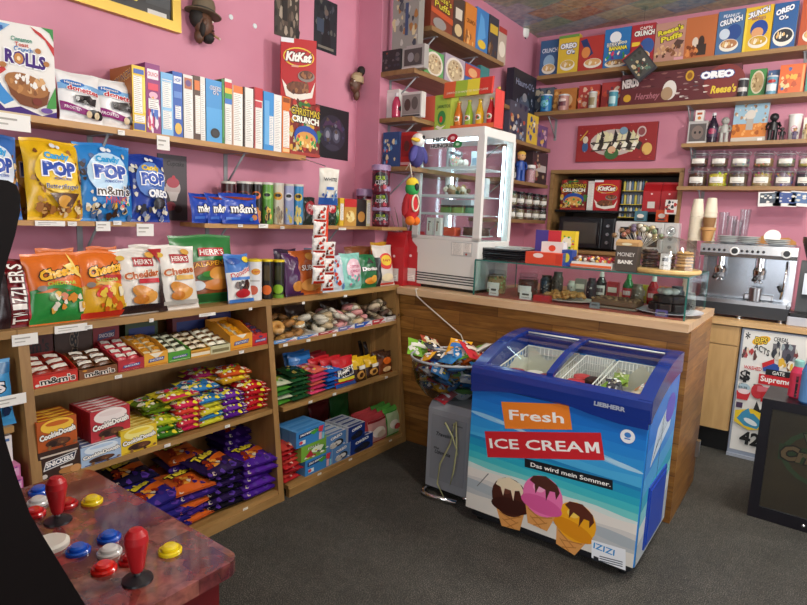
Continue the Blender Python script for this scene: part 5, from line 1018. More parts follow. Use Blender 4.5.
# ------------------------------------------------------------------ right bookcase, bottom shelf
z = S0; Xn = xf(z)-.015
pile(284, 304, 490, z, Xn, ['#b82a2c', '#c8443a', '#a02028'], 8, 'pile of red candy by the left panel of the bottom shelf', seed=60, w=.13, L=.15, d=.03, dec=lambda c: [('b',.1,.05,.9,.9,14,['#e8c8b8','#8a1a1c','#d8603c'],6,.1)], group='candy bag piles in the right bookcase')
def boxes(pa, pb, pt, z, X, base, top, dec, label, n, d=.06, name='candy_box'):
    y, w, h = lw(pa, pb, pt, X, z); o = None; h = .094
    for i in range(n):
        lb = '%s %s' % (['front', 'second', 'third', 'fourth', 'fifth'][i], label)
        if o is None: o = put(carton(w*.98, d*.96, h, {'*': base, 't': top, 'l': top}, {'f': dec, 't': [('r',.1,.2,.9,.6,base)]}), name, (X-d/2, y, z), lb, 'candy box', 'boxes on the bottom right shelf', rz=RZ)
        else: dup(o, (X-d/2-d*i, y, z), (0, 0, RZ), lb)
    return y, w, h
JG = [('p',[(.08,.55),(.75,.62),(.75,.88),(.08,.82)],'#16306a'),('t','JOLLY RANCHER',.4,.72,.56,.16,'#f2f2ee',None,{'a':4,'b':.05,'asp':.6}),('p',[(.45,.7),(.7,.85),(.78,.7),(.6,.5)],'#4aa03c'),('p',[(.78,.9),(.95,.9),(.9,.5),(.76,.6)],'#d83a4a'),('r',.78,.05,.88,.5,'#e8b8c0'),('r',.9,.05,.97,.45,'#8ad0e0'),('r',.1,.15,.3,.4,'#e8f0f4'),('e',.15,.28,.06,.1,'#d83a4a')]
y, w, h = boxes(305, 332, 463, z, Xn, '#3a86c8', '#5a9ad4', JG, 'blue gummy candy box at the bottom of the stack', 3)
GJ = [('t','JOLLY',.4,.72,.4,.16,'#f2f2ee','#1a3a1a'),('e',.55,.5,.22,.2,'#e8f0d8'),('p',[(.1,.2),(.3,.6),(.4,.2)],'#b82a3a'),('p',[(.6,.2),(.75,.6),(.85,.25)],'#2f7a3a'),('b',.1,.1,.9,.5,12,['#b82a3a','#e8d83c','#6a2a6a','#f0f0e0'],7,.08)]
y_, w_g, h_g = boxes(301, 331, 441, z+h, Xn, '#7ab03c', '#9ac45a', GJ, 'green gummy candy box in the middle of the stack', 3)
boxes(296, 325, 417, z+h+h_g, Xn, '#3a86c8', '#5a9ad4', JG, 'blue gummy candy box on top of the green one', 3)
OR_ = lambda dk: [('t','OREO',.5,.76,.6,.2,'#f4f4f2','#1d3f86',{'a':10,'b':.06,'asp':.8}),('e',.6,.32,.26,.24,'#1a1a20'),('e',.6,.32,.16,.14,'#2c2c34' if dk else '#e8e6e0'),('e',.36,.24,.2,.2,'#24242c' if dk else '#c8c4bc'),('b',.15,.1,.9,.45,8,['#e8e6e0','#3a3a44'] if not dk else ['#1a2a5a','#3a3a54'],8,.07)]
y, w, h = boxes(332, 350, 457, z, Xn, '#5a8ac4', '#d8dce0', OR_(0), 'light blue cookie box at the bottom of its stack', 4, .05); boxes(326, 346, 428, z+h, Xn, '#5a8ac4', '#d8dce0', OR_(0), 'light blue cookie box on top of its stack', 4, .05)
y, w, h = boxes(350, 373, 444, z, Xn, '#1c3a86', '#cfd4dc', OR_(1), 'dark blue cookie box at the bottom of its stack', 4, .05); boxes(348, 365, 422, z+h, Xn, '#1c3a86', '#cfd4dc', OR_(1), 'dark blue cookie box on top of its stack', 4, .05)
stand(366, 388.5, 414, z, Xn, '#a83a40', [('r',.08,.05,.92,.8,'#cf9a94'),('e',.5,.35,.3,.18,'#efe2d4'),('e',.6,.26,.2,.12,'#d8c0a8'),('r',.08,.72,.92,.8,'#8a2a30')], 'dusty red snack pouch beside the dark blue boxes', 3, .05, name='snack_pouch', cat='snack pouch', group='snack pouches on the bottom right shelf')
stand(385, 402, 407, z, Xn, '#3f9a3c', [('r',.1,.05,.92,.82,'#b8cfa0'),('e',.45,.38,.26,.16,'#efe8d8'),('e',.6,.28,.2,.1,'#b84a44'),('r',0,.86,1,1,'#5ab04a')], 'green snack pouch at the right end of the bottom shelf', 3, .05, name='snack_pouch', cat='snack pouch', group='snack pouches on the bottom right shelf')
for i, (yy, c, lb) in enumerate(((2.7,'#6a2428','dark red pouch at the back of the bottom right shelf'), (2.9,'#2f6a34','dark green pouch at the back of the bottom right shelf'))):
    put(pouch(.2, .24, .06, c, [], 90+i), 'snack_pouch', (-.1, yy, z), lb, 'snack pouch', tilt=R(-6))

# ------------------------------------------------------------------ the cut-off bookcase at the far left
y, w, h = lw(-40, 17.5, 358, xf(S1)-.02, S1-.11)
t = put(pouch(.2, .24, .06, '#3f8fc4', [('T','BS',.7,.6,.34,.16,'#e8e6e8','#1a1a24',{'a':4,'b':.05}),('r',0,.8,1,.95,'#2a6a9a'),('b',.1,.08,.9,.3,10,['#8ac0e8','#1a2a4a','#e8eaf0'],5,.09)], 77, seal='#3f8fc4'), 'candy_bag', (xf(.7)-.03, .715, .746), 'blue candy bag at the left photo edge beside the bookcase panel', 'candy bag', tilt=R(-6))
for i in range(3):
    put(carton(.1, .16, .05, {'*': '#c86aa0', 't': '#d88ab4'}, {'f': [('r',.05,.2,.95,.8,'#d89ac0'),('b',.1,.1,.9,.9,8,['#7a3a8a','#f0e0ea'],i,.12)]}), 'candy_box', (xf(.45)-.09, .765-.006*i, .451+.052*i), '%s of the three pink candy boxes at the left edge' % ['lowest', 'middle', 'upper'][i], 'candy box', 'pink candy boxes at the left edge')
put(carton(.08, .1, .1, '#e2dcd8', {'f': [('e',.5,.5,.3,.3,'#b83a4a'),('r',.1,.8,.9,.9,'#4a6aa0')]}), 'candy_box', (xf(.45)-.1, .755, .451+.157), 'white candy box standing on the pink boxes at the left edge', 'candy box')

# ------------------------------------------------------------------ price cards on the shelf edges
def price(px, py, X, w, h, label):
    p = at(px, py, x=X) if py > 3 else Vector((X, ypx(px, X, py), py)); g = G(); g.box(-w/2, -.0012, 0, w/2, 0, h, CARD)
    deco(g, lambda u, v, o: ((u-.5)*w, -.0012-o, v*h), [('r',.1,.6,.7,.72,'#a8a49c'),('r',.1,.3,.5,.4,'#b8b4ac')], .6)
    g.build('price_card', None, (X+.003, p.y, p.z), (0, 0, RZ), label, 'price card', 'white price cards on shelf edges')
XE = .012
price(8, 130, XE, .15, .06, 'large white price card under the swirl-printed cereal box'); price(163, 150, XE, .062, .062, 'large white price card under the pale blue cereal spine'); price(121, 135, XE, .03, .02, 'small white price tag below the white donut bags')
price(50, 226, XE, .11, .02, 'long white price strip under the yellow popcorn bag'); price(103, 231, XE, .06, .04, 'white price card under the sky blue popcorn bag'); price(145, 236, XE, .08, .055, 'large white price card under the dark blue popcorn bag'); price(117, 225, XE, .035, .018, 'short white price tag right of the sky blue bag\'s card'); price(72, 226, XE, .035, .018, 'short white price tag right of the long strip')
price(240, 227, XE, .03, .015, 'white price tag under the front blue candy pouch'); price(263, 228, XE, .065, .022, 'white price card under the black and orange chip can'); price(282, 229, XE, .03, .016, 'white price tag under the cream chip can'); price(342, 230, XE, .07, .014, 'white price strip under the small snack boxes')
XT = xf(1.06)+.006
price(25, 345, XT, .085, .042, 'white price card on the bookcase edge under the licorice bag'); price(71, 332, XT, .12, .03, 'long white price card under the green cheese puff bag'); price(88, 329, XT, .03, .016, 'small white tag right of the long card under the cheese puffs'); price(151, 322, XT, .02, .016, 'tiny white tag under the curls bags'); price(207, 316, XT, .09, .015, 'white card lying at the edge under the jalapeno bag'); price(250, 310, XT, .02, .013, 'tiny white tag under the white chip can'); price(303, 304, XT, .02, .013, 'tiny white tag under the rust orange bag'); price(345, 297, XT, .03, .013, 'tiny white tag under the mint green bag')
for px, py, zz, lb in ((118, 389, S1, 'tiny white tag under the dark red display tray'), (241, 356, S1, 'tiny white tag under the orange-yellow display tray'), (167, 453, S2, 'tiny white tag under the green sour candy pile'), (227, 433, S2, 'small white tag under the purple candy pile'), (285, 349, .85, 'tiny white tag under the leftmost donut tray'), (308, 344, .85, 'tiny white tag under the second donut tray'), (334, 339, .85, 'tiny white tag under the violet-banded donut tray'), (310, 404, .5, 'tiny white tag under the dark green candy pile'), (334, 397, .5, 'tiny white tag under the pink candy pile'), (386, 377, .5, 'white tag under the dark brown and orange pouch'), (319, 479, S0, 'tiny white tag under the blue gummy boxes'), (350, 464, S0, 'tiny white tag under the light blue cookie boxes'), (390, 444, S0, 'tiny white tag under the green snack pouches'), (245, 512, S0, 'tiny white tag under the violet chips')):
    price(px, zz-.02, xf(zz)-.003, .03, .014, lb)
price(9, 406, xf(.73)-.002, .11, .04, 'white price card under the blue candy bag at the left edge')
# ------------------------------------------------------------------ back wall goods
def bw(pa, pb, pt, Y, z):
    a, b = xpx(pa, Y, z), xpx(pb, Y, z)
    return (a+b)/2, b-a, zpx(pt, (a+b)/2, Y)-z
YB = 5.29
def bbox(pa, pb, pt, z, base, dec, label, cat='cereal box', name='cereal_box', d=.07, Y=YB, group=None, rz=0, side=None):
    x, w, h = bw(pa, pb, pt, Y, z)
    return put(carton(w*.98, d, h, {'*': base, 'l': side or base, 'r': side or base}, {'f': dec}), name, (x, Y+d/2, z), label, cat, group, rz=R(rz))
bowl = lambda c, cx=.5, cy=.22, rx=.36, ry=.14: [('e',cx,cy,rx,ry,'#e8e2d4'),('e',cx,cy+.03,rx*.86,ry*.7,c),('b',cx-rx*.6,cy-.02,cx+rx*.6,cy+ry*.5,12,[c,'#d8b070','#f0e4cc','#8a5a34'],4,.06)]
Z5 = 2.9; gr = 'cereal boxes on the top back shelf'
bbox(538.5, 557.5, 40, Z5, '#3a5f8a', [('t','CRUNCH',.5,.72,.8,.12,'#dfe6ee'),('e',.5,.4,.3,.2,'#8ab0cc')]+bowl('#c8a870'), 'blue cereal box, leftmost on the top back shelf', group=gr, Y=5.33)
bbox(556.5, 577, 35, Z5, '#d8b83c', [('r',0,.93,1,1,'#6a9a4a'),('t','OREO',.5,.72,.8,.14,'#eef0f4','#1d3f86',{'b':.06}),('t','O\'s',.62,.56,.4,.12,'#eef0f4','#1d3f86',{'b':.06})]+bowl('#caa84a'), 'yellow cereal box on the top back shelf', group=gr)
bbox(577, 602, 36, Z5, '#b03a34', [('p',[(.05,.9),(.3,.95),(.6,.5),(.4,.4)],'#2a3a6a'),('e',.3,.55,.18,.16,'#d88a4a')]+bowl('#d8a86a',.6), 'red cereal box left of the blue berry box', group=gr)
bbox(602, 628.5, 28, Z5, '#2f74b4', [('e',.42,.78,.22,.14,'#e8ecf0'),('t','BERRY',.36,.6,.5,.1,'#e8e6dc','#1d3a6a'),('t','Boo',.72,.64,.3,.1,'#f0e8c0'),('T','BANANA',.55,.5,.7,.1,'#f0dc4a','#2a4a2a',{'b':.05}),('b',.1,.2,.9,.4,20,['#6a3a8a','#3a9a4a','#d8406a','#f0e8d0'],5,.07)]+bowl('#8a6a4a',.5,.12,.42,.1), 'blue and yellow berry cereal box on the top back shelf', group=gr)
bbox(628.5, 652.5, 24, Z5, '#a83038', [('t','CAP\'N',.6,.9,.5,.08,'#f0ece4'),('T','CRUNCH',.55,.78,.84,.13,'#f0ece4','#2a2a3a',{'b':.05}),('r',.05,.48,.4,.58,'#e8c43c'),('e',.7,.45,.3,.2,'#3a5a9a')]+bowl('#d8a050'), 'crimson cereal box behind the hanging comic case', group=gr)
bbox(652.5, 683, 22, Z5, '#b88878', [('T','Reese\'s',.5,.8,.84,.14,'#e0d23c','#4a2a1a',{'a':8,'b':.04}),('T','Puffs',.55,.62,.7,.14,'#e0d23c','#4a2a1a',{'a':8,'b':.04}),('p',[(.6,.4),(.75,.55),(.98,.5),(.85,.3)],'#5a4038'),('b',.05,.1,.95,.4,30,['#8a5a3c','#5a3a28','#c89a70','#d8b08a'],6,.07),('r',.7,0,1,.1,'#d8a0a8')], 'salmon pink cereal box in yellow script', group=gr)
bbox(682.5, 714, 16, Z5, '#b8693c', [('e',.35,.4,.1,.12,'#d8c8b8'),('e',.55,.4,.1,.14,'#3a2a24'),('r',.4,.08,.72,.34,'#3a2c26'),('b',.05,.1,.4,.3,10,['#d88a4a','#7a3a1c'],3,.08)], 'plain orange-brown cereal box with a dark pot picture', group=gr)
bbox(714, 741, 10, Z5, '#4a6f9a', [('t','PEANUT',.5,.88,.6,.07,'#e0e4ea'),('T','CRUNCH',.5,.76,.84,.13,'#e4e8ee','#2a3a5a',{'b':.05,'a':6}),('e',.65,.5,.28,.18,'#2a4a8a'),('e',.3,.48,.2,.12,'#c8d4e0')]+bowl('#b07a50'), 'grey-blue cereal box on the top back shelf', group=gr, d=.09)
bbox(741.5, 769.5, 6, Z5, '#e0b830', [('T','CRUNCH',.45,.86,.84,.13,'#eeeef0','#2a3a6a',{'b':.05,'a':8}),('t','BERRIES',.5,.74,.5,.06,'#7a2a6a'),('e',.55,.5,.32,.2,'#2a4a9a'),('e',.5,.42,.22,.12,'#d8a070'),('r',.0,.02,.1,.9,'#e8cf4a')]+bowl('#c8a030',.55), 'yellow and blue cereal box beside the dark blue one', group=gr, d=.1, rz=-3)
bbox(769.5, 794, 2, Z5, '#2a5a94', [('t','OREO',.45,.84,.76,.13,'#e8ecf2','#16305e',{'b':.06,'a':8}),('t','O\'s',.42,.68,.4,.1,'#e8ecf2','#16305e',{'b':.06})]+bowl('#2a2a30',.5,.26,.44,.2), 'dark blue cereal box with a bowl of dark rings', group=gr, d=.12, side='#c8ccd2')
bbox(797, 824, -2, Z5, '#b8502a', []+bowl('#c8a070'), 'rust coloured cereal box cut off by the right photo edge', group=gr)
Z4 = 2.573; gr = 'goods on the second back shelf'
bbox(532.5, 552.5, 88, Z4, '#5a6470', [('b',.05,.05,.95,.95,16,['#8a9098','#3a4450','#b0a894'],3,.14)], 'slate grey box behind a blue drink can', 'box', 'snack_box', Y=5.36); bbox(552.5, 575.5, 88.5, Z4, '#b8763a', [('e',.5,.5,.34,.3,'#d8b48a'),('b',.05,.05,.95,.9,12,['#e0a860','#8a4a24'],4,.12)], 'orange box behind a pink drink can', 'box', 'snack_box', Y=5.36)
bbox(577, 598, 85, Z4, '#b0403c', [('b',.05,.1,.95,.9,16,['#e0b8a0','#d8784a','#7a2a2a'],5,.13)], 'red patterned box left of the tall cans', 'box', 'snack_box', Y=5.36); bbox(600, 621, 82, Z4, '#a83a38', [('b',.05,.1,.95,.9,18,['#e0d0b8','#c8503a','#6a3a4a'],6,.13)], 'darker red patterned box beside the long maroon box', 'box', 'snack_box', Y=5.36)
def dcan(pa, pb, pt, z, base, dec, label, Y=5.29):
    x, w, h = bw(pa, pb, pt, Y, z); put(can(w/2, h, base, dec, '#c9ccd0', .22), 'drink_can', (x, Y, z), label, 'drink can', 'drink cans on the second back shelf', rz=0)
dcan(540, 551, 95, Z4, '#2f7ab0', [('e',.5,.5,.3,.2,'#7ac0d8'),('b',.1,.1,.9,.9,8,['#4a9a6a','#1d4a8a'],2,.15)], 'blue drink can in front of the slate box'); dcan(558, 568, 95, Z4, '#b08078', [('r',.2,.3,.8,.6,'#6a3a44'),('e',.5,.7,.3,.1,'#e0c8c0')], 'pinkish drink can in front of the orange box')
dcan(588, 596, 92, Z4, '#b8b4a8', [('r',.2,.2,.8,.7,'#8a7a5a')], 'silver drink can before the red patterned box'); dcan(608, 617, 91, Z4, '#4a8a9a', [('r',.2,.2,.8,.7,'#a8ccd0')], 'teal drink can before the darker red box')
# long maroon box with snack names
x, w, h = bw(619.5, 737, 77, 5.3, Z4)
w2, h2 = xpx(738, 5.3, Z4)-xpx(619, 5.3, Z4), .26
put(carton(w2, .08, h2, '#5c2a30', {'f': [('r',0,.0,1,.5,'#5e2529'),('b',.02,.55,.7,.95,26,['#7a4a4c','#8a5c58','#4a2024'],3,.03),('t','NERDS',.09,.72,.15,.28,'#e2d8d4','#2a1418',{'a':4,'asp':.2,'b':.06}),('t','Hershey',.25,.25,.22,.26,'#a86a74',None,{'sh':.3}),('e',.07,.25,.035,.12,'#c89a2c'),
  ('e',.44,.4,.06,.3,'#dcd6ce'),('e',.42,.3,.05,.2,'#a88a6a'),('e',.6,.78,.035,.16,'#c89a2c'),('e',.6,.78,.022,.1,'#8a5a1c'),('e',.88,.5,.16,.52,'#7a2f2c'),('T','OREO',.82,.74,.26,.22,'#f2f2f4','#27549a',{'b':.08}),('t','Reese\'s',.88,.3,.2,.24,'#e0c23a',None,{'b':.04,'sh':.2}),('b',.5,.05,.75,.6,16,['#8a6a6a','#d8ccc4','#4a3a44'],5,.03)]}), 'snack_box', ((xpx(619,5.3,Z4)+xpx(738,5.3,Z4))/2, 5.34, Z4), 'long maroon box covered in snack lettering on the second back shelf', 'box', rz=0)
dcan(736.5, 747, 79, Z4, '#3a3a3e', [('r',.1,.3,.9,.55,'#c8c4c0')], 'black and silver drink can right of the long maroon box'); dcan(765, 776, 76, Z4, '#6a9ab0', [('r',.1,.2,.9,.6,'#d8dcdc'),('e',.5,.75,.3,.1,'#b03a3a')], 'pale blue drink can between the green and orange boxes')
bbox(747, 764, 69, Z4, '#3f8a44', [('e',.5,.55,.4,.4,'#d8ccb0'),('e',.5,.55,.34,.34,'#b89a6a'),('b',.2,.3,.8,.8,14,['#d8c090','#8a6a3c'],4,.08)], 'green box with a bowl picture on the second back shelf', 'box', 'cereal_box', Y=5.37); bbox(765, 777, 70, Z4, '#3a5a8a', [('b',.1,.1,.9,.9,8,['#8ab0d0','#c8c0b0'],4,.14)], 'blue box behind the pale blue can', 'box', 'cereal_box', Y=5.37)
bbox(777, 803, 64, Z4, '#d8642a', [('b',.05,.1,.8,.9,18,['#e8c890','#3a5a9a','#e0b04a','#b84a24'],7,.12),('r',.88,.05,.96,.95,'#e8a060')], 'orange cereal box at the right of the second back shelf', 'box', 'cereal_box', d=.09); bbox(804, 822, 64, Z4, '#3a8a7a', [], 'teal box cut off by the right photo edge', 'box', 'cereal_box')
# hanging comic case
t = thing('comic_case', 'tilted red-edged case with a comic hanging in front of the top back shelf', 'comic case', (at(640, 64, y=5.17).x, 5.17, at(640, 64, y=5.17).z), 0)
g = G(); T = Matrix.Rotation(R(-38), 4, 'Y')
g.box(-.085, -.012, -.12, .085, .012, .12, M('#3a3a40', .3), T); g.box(-.09, -.01, .1, .09, .01, .13, M('#b02a34', .3), T)
S = lambda u, v, o: T @ Vector(((u-.5)*.15, -.0125-o, (v-.5)*.2)); deco(g, S, [('r',0,0,1,1,'#4a4c48'),('b',.1,.1,.9,.9,30,['#3a3a34','#c8b48a','#5a7a6a','#d8d0bc','#7a3a34'],4,.12)]); g.build('case', t)
g = G(); g.tube([(0, 0, .14), (.0, 0, CZ-t.location.z)], .0012, BLK, 4); g.build('thread', t)
# third back shelf: toys
Z3 = 2.238; Y3 = 5.33
def figure(px, pt, c, c2, label, Y=Y3, arms=True, head=None, name='toy_figure', slim=1.0, z=None, hat=None):
    z = Z3 if z is None else z; x = xpx(px, Y, z); h = zpx(pt, x, Y)-z
    t = thing(name, label, 'toy figure', (x, Y, z)); g = G(); m, m2 = M(c, .35), M(c2, .4)
    for s in (-1, 1):
        g.lathe([(h*.075, 0), (h*.085, h*.03), (h*.07, h*.2), (h*.075, h*.42)], m, 10, Matrix.Translation((s*h*.085*slim, 0, 0)) @ Matrix.Diagonal((slim, 1.2, 1, 1)))
        if arms: g.tube([(s*h*.15, 0, h*.66), (s*h*.22, -.005, h*.52), (s*h*.19, -h*.06, h*.42)], [h*.05, h*.045, h*.055], m, 8)
    g.lathe([(h*.14, h*.38), (h*.15, h*.5), (h*.13, h*.66), (h*.06, h*.72)], m, 14, Matrix.Diagonal((1, .75, 1, 1))); g.build('body', t)
    g = G(); g.ball((0, 0, h*.85), (h*.15, h*.14, h*.15), head and M(head, .5) or m2, 14); [g.ball((s*h*.055, -h*.125, h*.87), h*.018, BLK, 6) for s in (-1, 1)]
    g.build('head', t)
    if hat: g = G(); g.ball((0, .004, h*.94), (h*.16, h*.15, h*.1), M(hat, .6), 12); g.build('hair', t)
    return t
x, w, h = bw(686.5, 706, 121, Y3, Z3)
t = put(carton(w, .1, h, {'*': '#d8d6d2', 'f': '#b0aeac'}, {'f': [('r',.08,.12,.92,.88,'#5a5452'),('e',.5,.5,.3,.3,'#7a6a62'),('e',.38,.5,.06,.06,'#1a1a1c'),('e',.62,.5,.06,.06,'#1a1a1c'),('r',0,0,1,.1,'#e0dedb')]}), 'toy_box', (x, Y3+.05, Z3), 'white window toy box on the figure shelf', 'toy box', rz=0)
x, w, h2 = bw(694.5, 703, 110, Y3, Z3+h); put(carton(w, .05, h2, '#e0dcd4', {'f': [('r',.2,.6,.8,.8,'#b0502a'),('e',.5,.3,.2,.16,'#c87a3a')]}), 'small_carton', (x, Y3+.04, Z3+h), 'small white carton standing on the window toy box', 'carton', rz=0)
def bottle(px, pa, pb, pt, z, Y, body, lab, cap, label, neck=.35, name='drink_bottle', clearneck=None, lw_=.0):
    x, w, h = bw(pa, pb, pt, Y, z); r = w/2; t = thing(name, label, 'bottle', (x, Y, z))
    g = G(); g.lathe([(r*.85, 0), (r, h*.04), (r, h*.55), (r*.9, h*.64), (r*neck, h*.84), (r*neck, h*.93)], M(body, .15), 18); g.build('bottle_body', t)
    g = G(); g.lathe([(r*neck*1.15, h*.91), (r*neck*1.15, h), (0, h)], M(cap, .4), 14); g.build('cap', t)
    g = G(); S = lambda u, v, o: ((r+.001+o)*math.sin((u-.5)*2.6), -(r+.001+o)*math.cos((u-.5)*2.6), h*(.2+.3*v)); deco(g, S, lab, .4, sub=10); g.build('bottle_label', t); return t
bottle(0, 706, 716.5, 113, Z3, Y3, '#2a2030', [('r',0,0,1,1,'#3a2a44'),('e',.5,.6,.3,.3,'#a83a5a')], '#c8c8cc', 'dark soda bottle with a white cap on the figure shelf')
figure(723, 117, '#a8a8a2', '#9a9a94', 'grey long-limbed toy figure beside the tilted picture')
x, w, h = bw(729.5, 764.5, 99, Y3+.02, Z3)
put(carton(w, .025, h, {'*': '#cfc8b8'}, {'f': [('r',0,.12,1,1,'#9cc0d4'),('r',0,.12,1,.45,'#d8843a'),('r',0,0,1,.13,'#c8c0b4'),('b',.05,.5,.95,.97,24,['#e8dcc8','#b08a6a','#8a6a52'],5,.05),('b',.05,.15,.95,.45,14,['#e8a860','#a85a24'],6,.07),('e',.5,.66,.14,.12,'#dcd6cc'),('r',.4,.3,.6,.56,'#b0aaa2'),('r',.78,.02,.92,.1,'#f0f0f0')]}), 'picture_box', (x, Y3+.06, Z3), 'light blue and orange picture panel leaning on the figure shelf', 'picture', rz=R(-3), tilt=R(-6))
figure(771.5, 113, '#17171a', '#1c1c20', 'tall black toy figure right of the picture panel'); figure(781, 127, '#1f1d1f', '#3a3436', 'small black toy figure beside the white cup', slim=.9)
x, w, h = bw(785, 800, 114, Y3+.03, Z3)
g = G(); g.lathe([(w*.34, 0), (w*.46, h*.93), (w*.5, h*.94), (w*.5, h), (w*.47, h), (w*.45, h*.95)], M('#e4e2de', .5), 22); S = lambda u, v, o: ((w*.405+o)*math.sin((u-.5)*1.6), -(w*.405+o)*math.cos((u-.5)*1.6), h*(.3+.3*v)); deco(g, S, [('e',.5,.5,.34,.4,'#d89aa8'),('e',.5,.5,.24,.28,'#eadfe2'),('r',.35,.45,.65,.55,'#b84a64')], .5, sub=6)
g.build('paper_cup', None, (x, Y3+.06, Z3), (0,0,0), 'big white cup with a pink round print on the figure shelf', 'cup')
figure(794, 128, '#5a4a6a', '#c89a70', 'small doll in a violet shirt before the white cup', Y=Y3-.05, head='#c89a70', hat='#4a3020'); figure(806, 124, '#c8b48a', '#d8b890', 'pale doll cut off by the right photo edge', hat='#c8a040')
bbox(801, 820, 117, Z3, '#e0d8c8', [('r',.1,.1,.9,.7,'#8a7a5a')], 'cream toy box at the right photo edge on the figure shelf', 'toy box', 'toy_box', Y=5.4)
# clip-top jars
ZJ = 1.893; conts = ['#5a3e2c', '#c8b23c', '#6a5444', '#a88a64', '#8a7480', '#4a3e4a']; up = ['#5a3a34', '#6a5a4a', '#a89a8a', '#9a7a54', '#8a7a6a', '#b0985a']
jl = ['first', 'second', 'third', 'fourth', 'fifth', 'sixth']
lowc = ['dark brown', 'yellow', 'brown', 'tan', 'mauve-brown', 'dark violet']; upc = ['maroon', 'grey-brown', 'pale grey', 'tan', 'taupe', 'golden']
hb = None
for i, (px, wpx) in enumerate(((696.5, 19), (716.5, 19), (737, 20), (760.5, 21), (782.5, 20), (804, 20))):
    x = xpx(px, 5.38, ZJ); r = .5*(xpx(px+wpx/2, 5.38, ZJ)-xpx(px-wpx/2, 5.38, ZJ))*.99; h = zpx(168, x, 5.38)-ZJ
    jar('clip_jar', 'clip-top glass jar of %s sweets in the bottom tier, %s from the left' % (lowc[i], jl[i]), (x, 5.38, ZJ), r, h, conts[i], CLEAR, .72, 'jar', 'clip-top glass jars', clip=True)
    jar('clip_jar', 'clip-top glass jar of %s sweets in the top tier, %s from the left' % (upc[i], jl[i]), (x, 5.38, ZJ+h*1.04), r*.95, h*.82, up[i], CLEAR, .5, 'jar', 'clip-top glass jars', clip=True)
# polaroids under the jar shelf
for i, (px, lb) in enumerate(((770, 'leftmost of the three instant photos under the jar shelf'), (785, 'middle one of the three instant photos under the jar shelf'), (801, 'rightmost of the three instant photos under the jar shelf'))):
    p = at(px, 199, y=5.245); g = carton(.15, .002, .11, '#e4e2de', {'f': [('r',.08,.22,.92,.92,['#3a4450','#2f4a8a','#4a6a9a'][i]),('b',.15,.3,.85,.8,8,['#c8c8c4','#6a7a8a','#e0dcd4'],i+3,.1)]})
    g.build('instant_photo', None, (p.x, 5.247, p.z-.055), (0, R((-3, 2, 4)[i]), 0), lb, 'photo', 'instant photos on the shelf edge')
# red artwork board
a, b = at(578, 126, y=5.46), at(654.5, 160, y=5.46); w, h = b.x-a.x, a.z-b.z
g = carton(w, .03, h, {'*': '#7a2024', 'f': '#962a2c'}, {'f': [('e',.48,.5,.3,.36,'#c8b8b0'),('b',.22,.26,.74,.76,46,['#e6e0b8','#2a2622','#dcd6a8','#f0eedd','#8a7a6a'],5,.05)]+[('p',[(.24+.055*k,.3+.05*(k % 3)),(.27+.055*k,.78+.04*((k*2) % 3)),(.31+.055*k,.7),(.29+.055*k,.52),(.33+.055*k,.4),(.28+.055*k,.44)],['#e6e0b8','#2a2622','#dcd6a8'][k % 3]) for k in range(10)]+[('p',[(.22+.06*k,.34),(.26+.06*k,.52),(.3+.06*k,.46),(.27+.06*k,.28)],['#f0eedd','#3a342c'][k % 2]) for k in range(10)]+[('p',[(.22,.5),(.78,.58),(.78,.55),(.22,.47)],'#2a2622'),('p',[(.2,.3),(.76,.38),(.76,.35),(.2,.27)],'#2a2622'),('e',.12,.4,.04,.14,'#3a5a8a'),('e',.12,.6,.035,.1,'#d8c8b0'),('e',.82,.76,.055,.14,'#c8b4b0'),('e',.82,.76,.04,.1,'#8a4a4c'),('e',.9,.3,.06,.16,'#d8b060'),('e',.47,.2,.09,.16,'#3f6a3c'),('e',.47,.3,.05,.1,'#d8b08a'),('p',[(.04,.6),(.14,.86),(.15,.84),(.06,.58)],'#c8963c'),('e',.6,.8,.05,.1,'#7a9ab0'),('b',.04,.06,.96,.94,26,['#c84a44','#e0c8c0','#b03a3a'],8,.018)]})
g.build('wall_art', None, ((a.x+b.x)/2, 5.48, b.z), (0, 0, 0), 'red board with pale graffiti lettering on the pink back wall', 'wall art')
# niche contents
YN = 5.56
t = thing('niche_shelf', 'black shelf board inside the wall niche under the cereal boxes', 'shelf', (NX0+.02, YN-.03, 1.665)); g = G(); g.box(0,0,0,NX1-NX0-.04,.38,.02,BLK); g.build('board', t)
ZN = 1.686
x, w, h = bw(560, 585, 180, YN, ZN); put(christmas(w, h), 'cereal_box', (x, YN+.03, ZN), 'patterned cereal box with yellow lettering standing in the niche', 'cereal box', rz=0)
x, w, h = bw(586, 592.5, 181, YN, ZN); put(carton(w, .19, h, '#d8d6d0', {'f': [('n',.1,.1,.9,.9,'#a09c94')]}), 'cereal_box', (x, YN+.1, ZN), 'narrow white box side between the two boxes in the niche', 'cereal box', rz=0)
x, w, h = bw(592.5, 617, 180, YN, ZN); put(kitkat(w, h), 'cereal_box', (x, YN+.03, ZN), 'red chocolate wafer cereal box standing in the wall niche', 'cereal box', rz=0)
t = thing('candy_rack', 'tiered yellow-edged rack of candy tubes in the wall niche', 'rack', (xpx(630, YN, ZN), YN, ZN))
rw = xpx(642, YN, ZN)-xpx(618, YN, ZN); zs = [zpx(py, t.location.x, YN)-ZN for py in (217, 204, 190)]
g = G(); [g.box(-rw/2, .0+.035*i, z-.006, rw/2, .06+.035*i, z, M('#d8c03a', .4)) for i, z in enumerate(zs)]; g.build('tiers', t)
g = G(); g.box(-rw/2, .13, -.0, rw/2, .14, zs[2]+.02, M('#5a5c60', .5)); g.build('back_board', t)
o = None; nt_ = 0
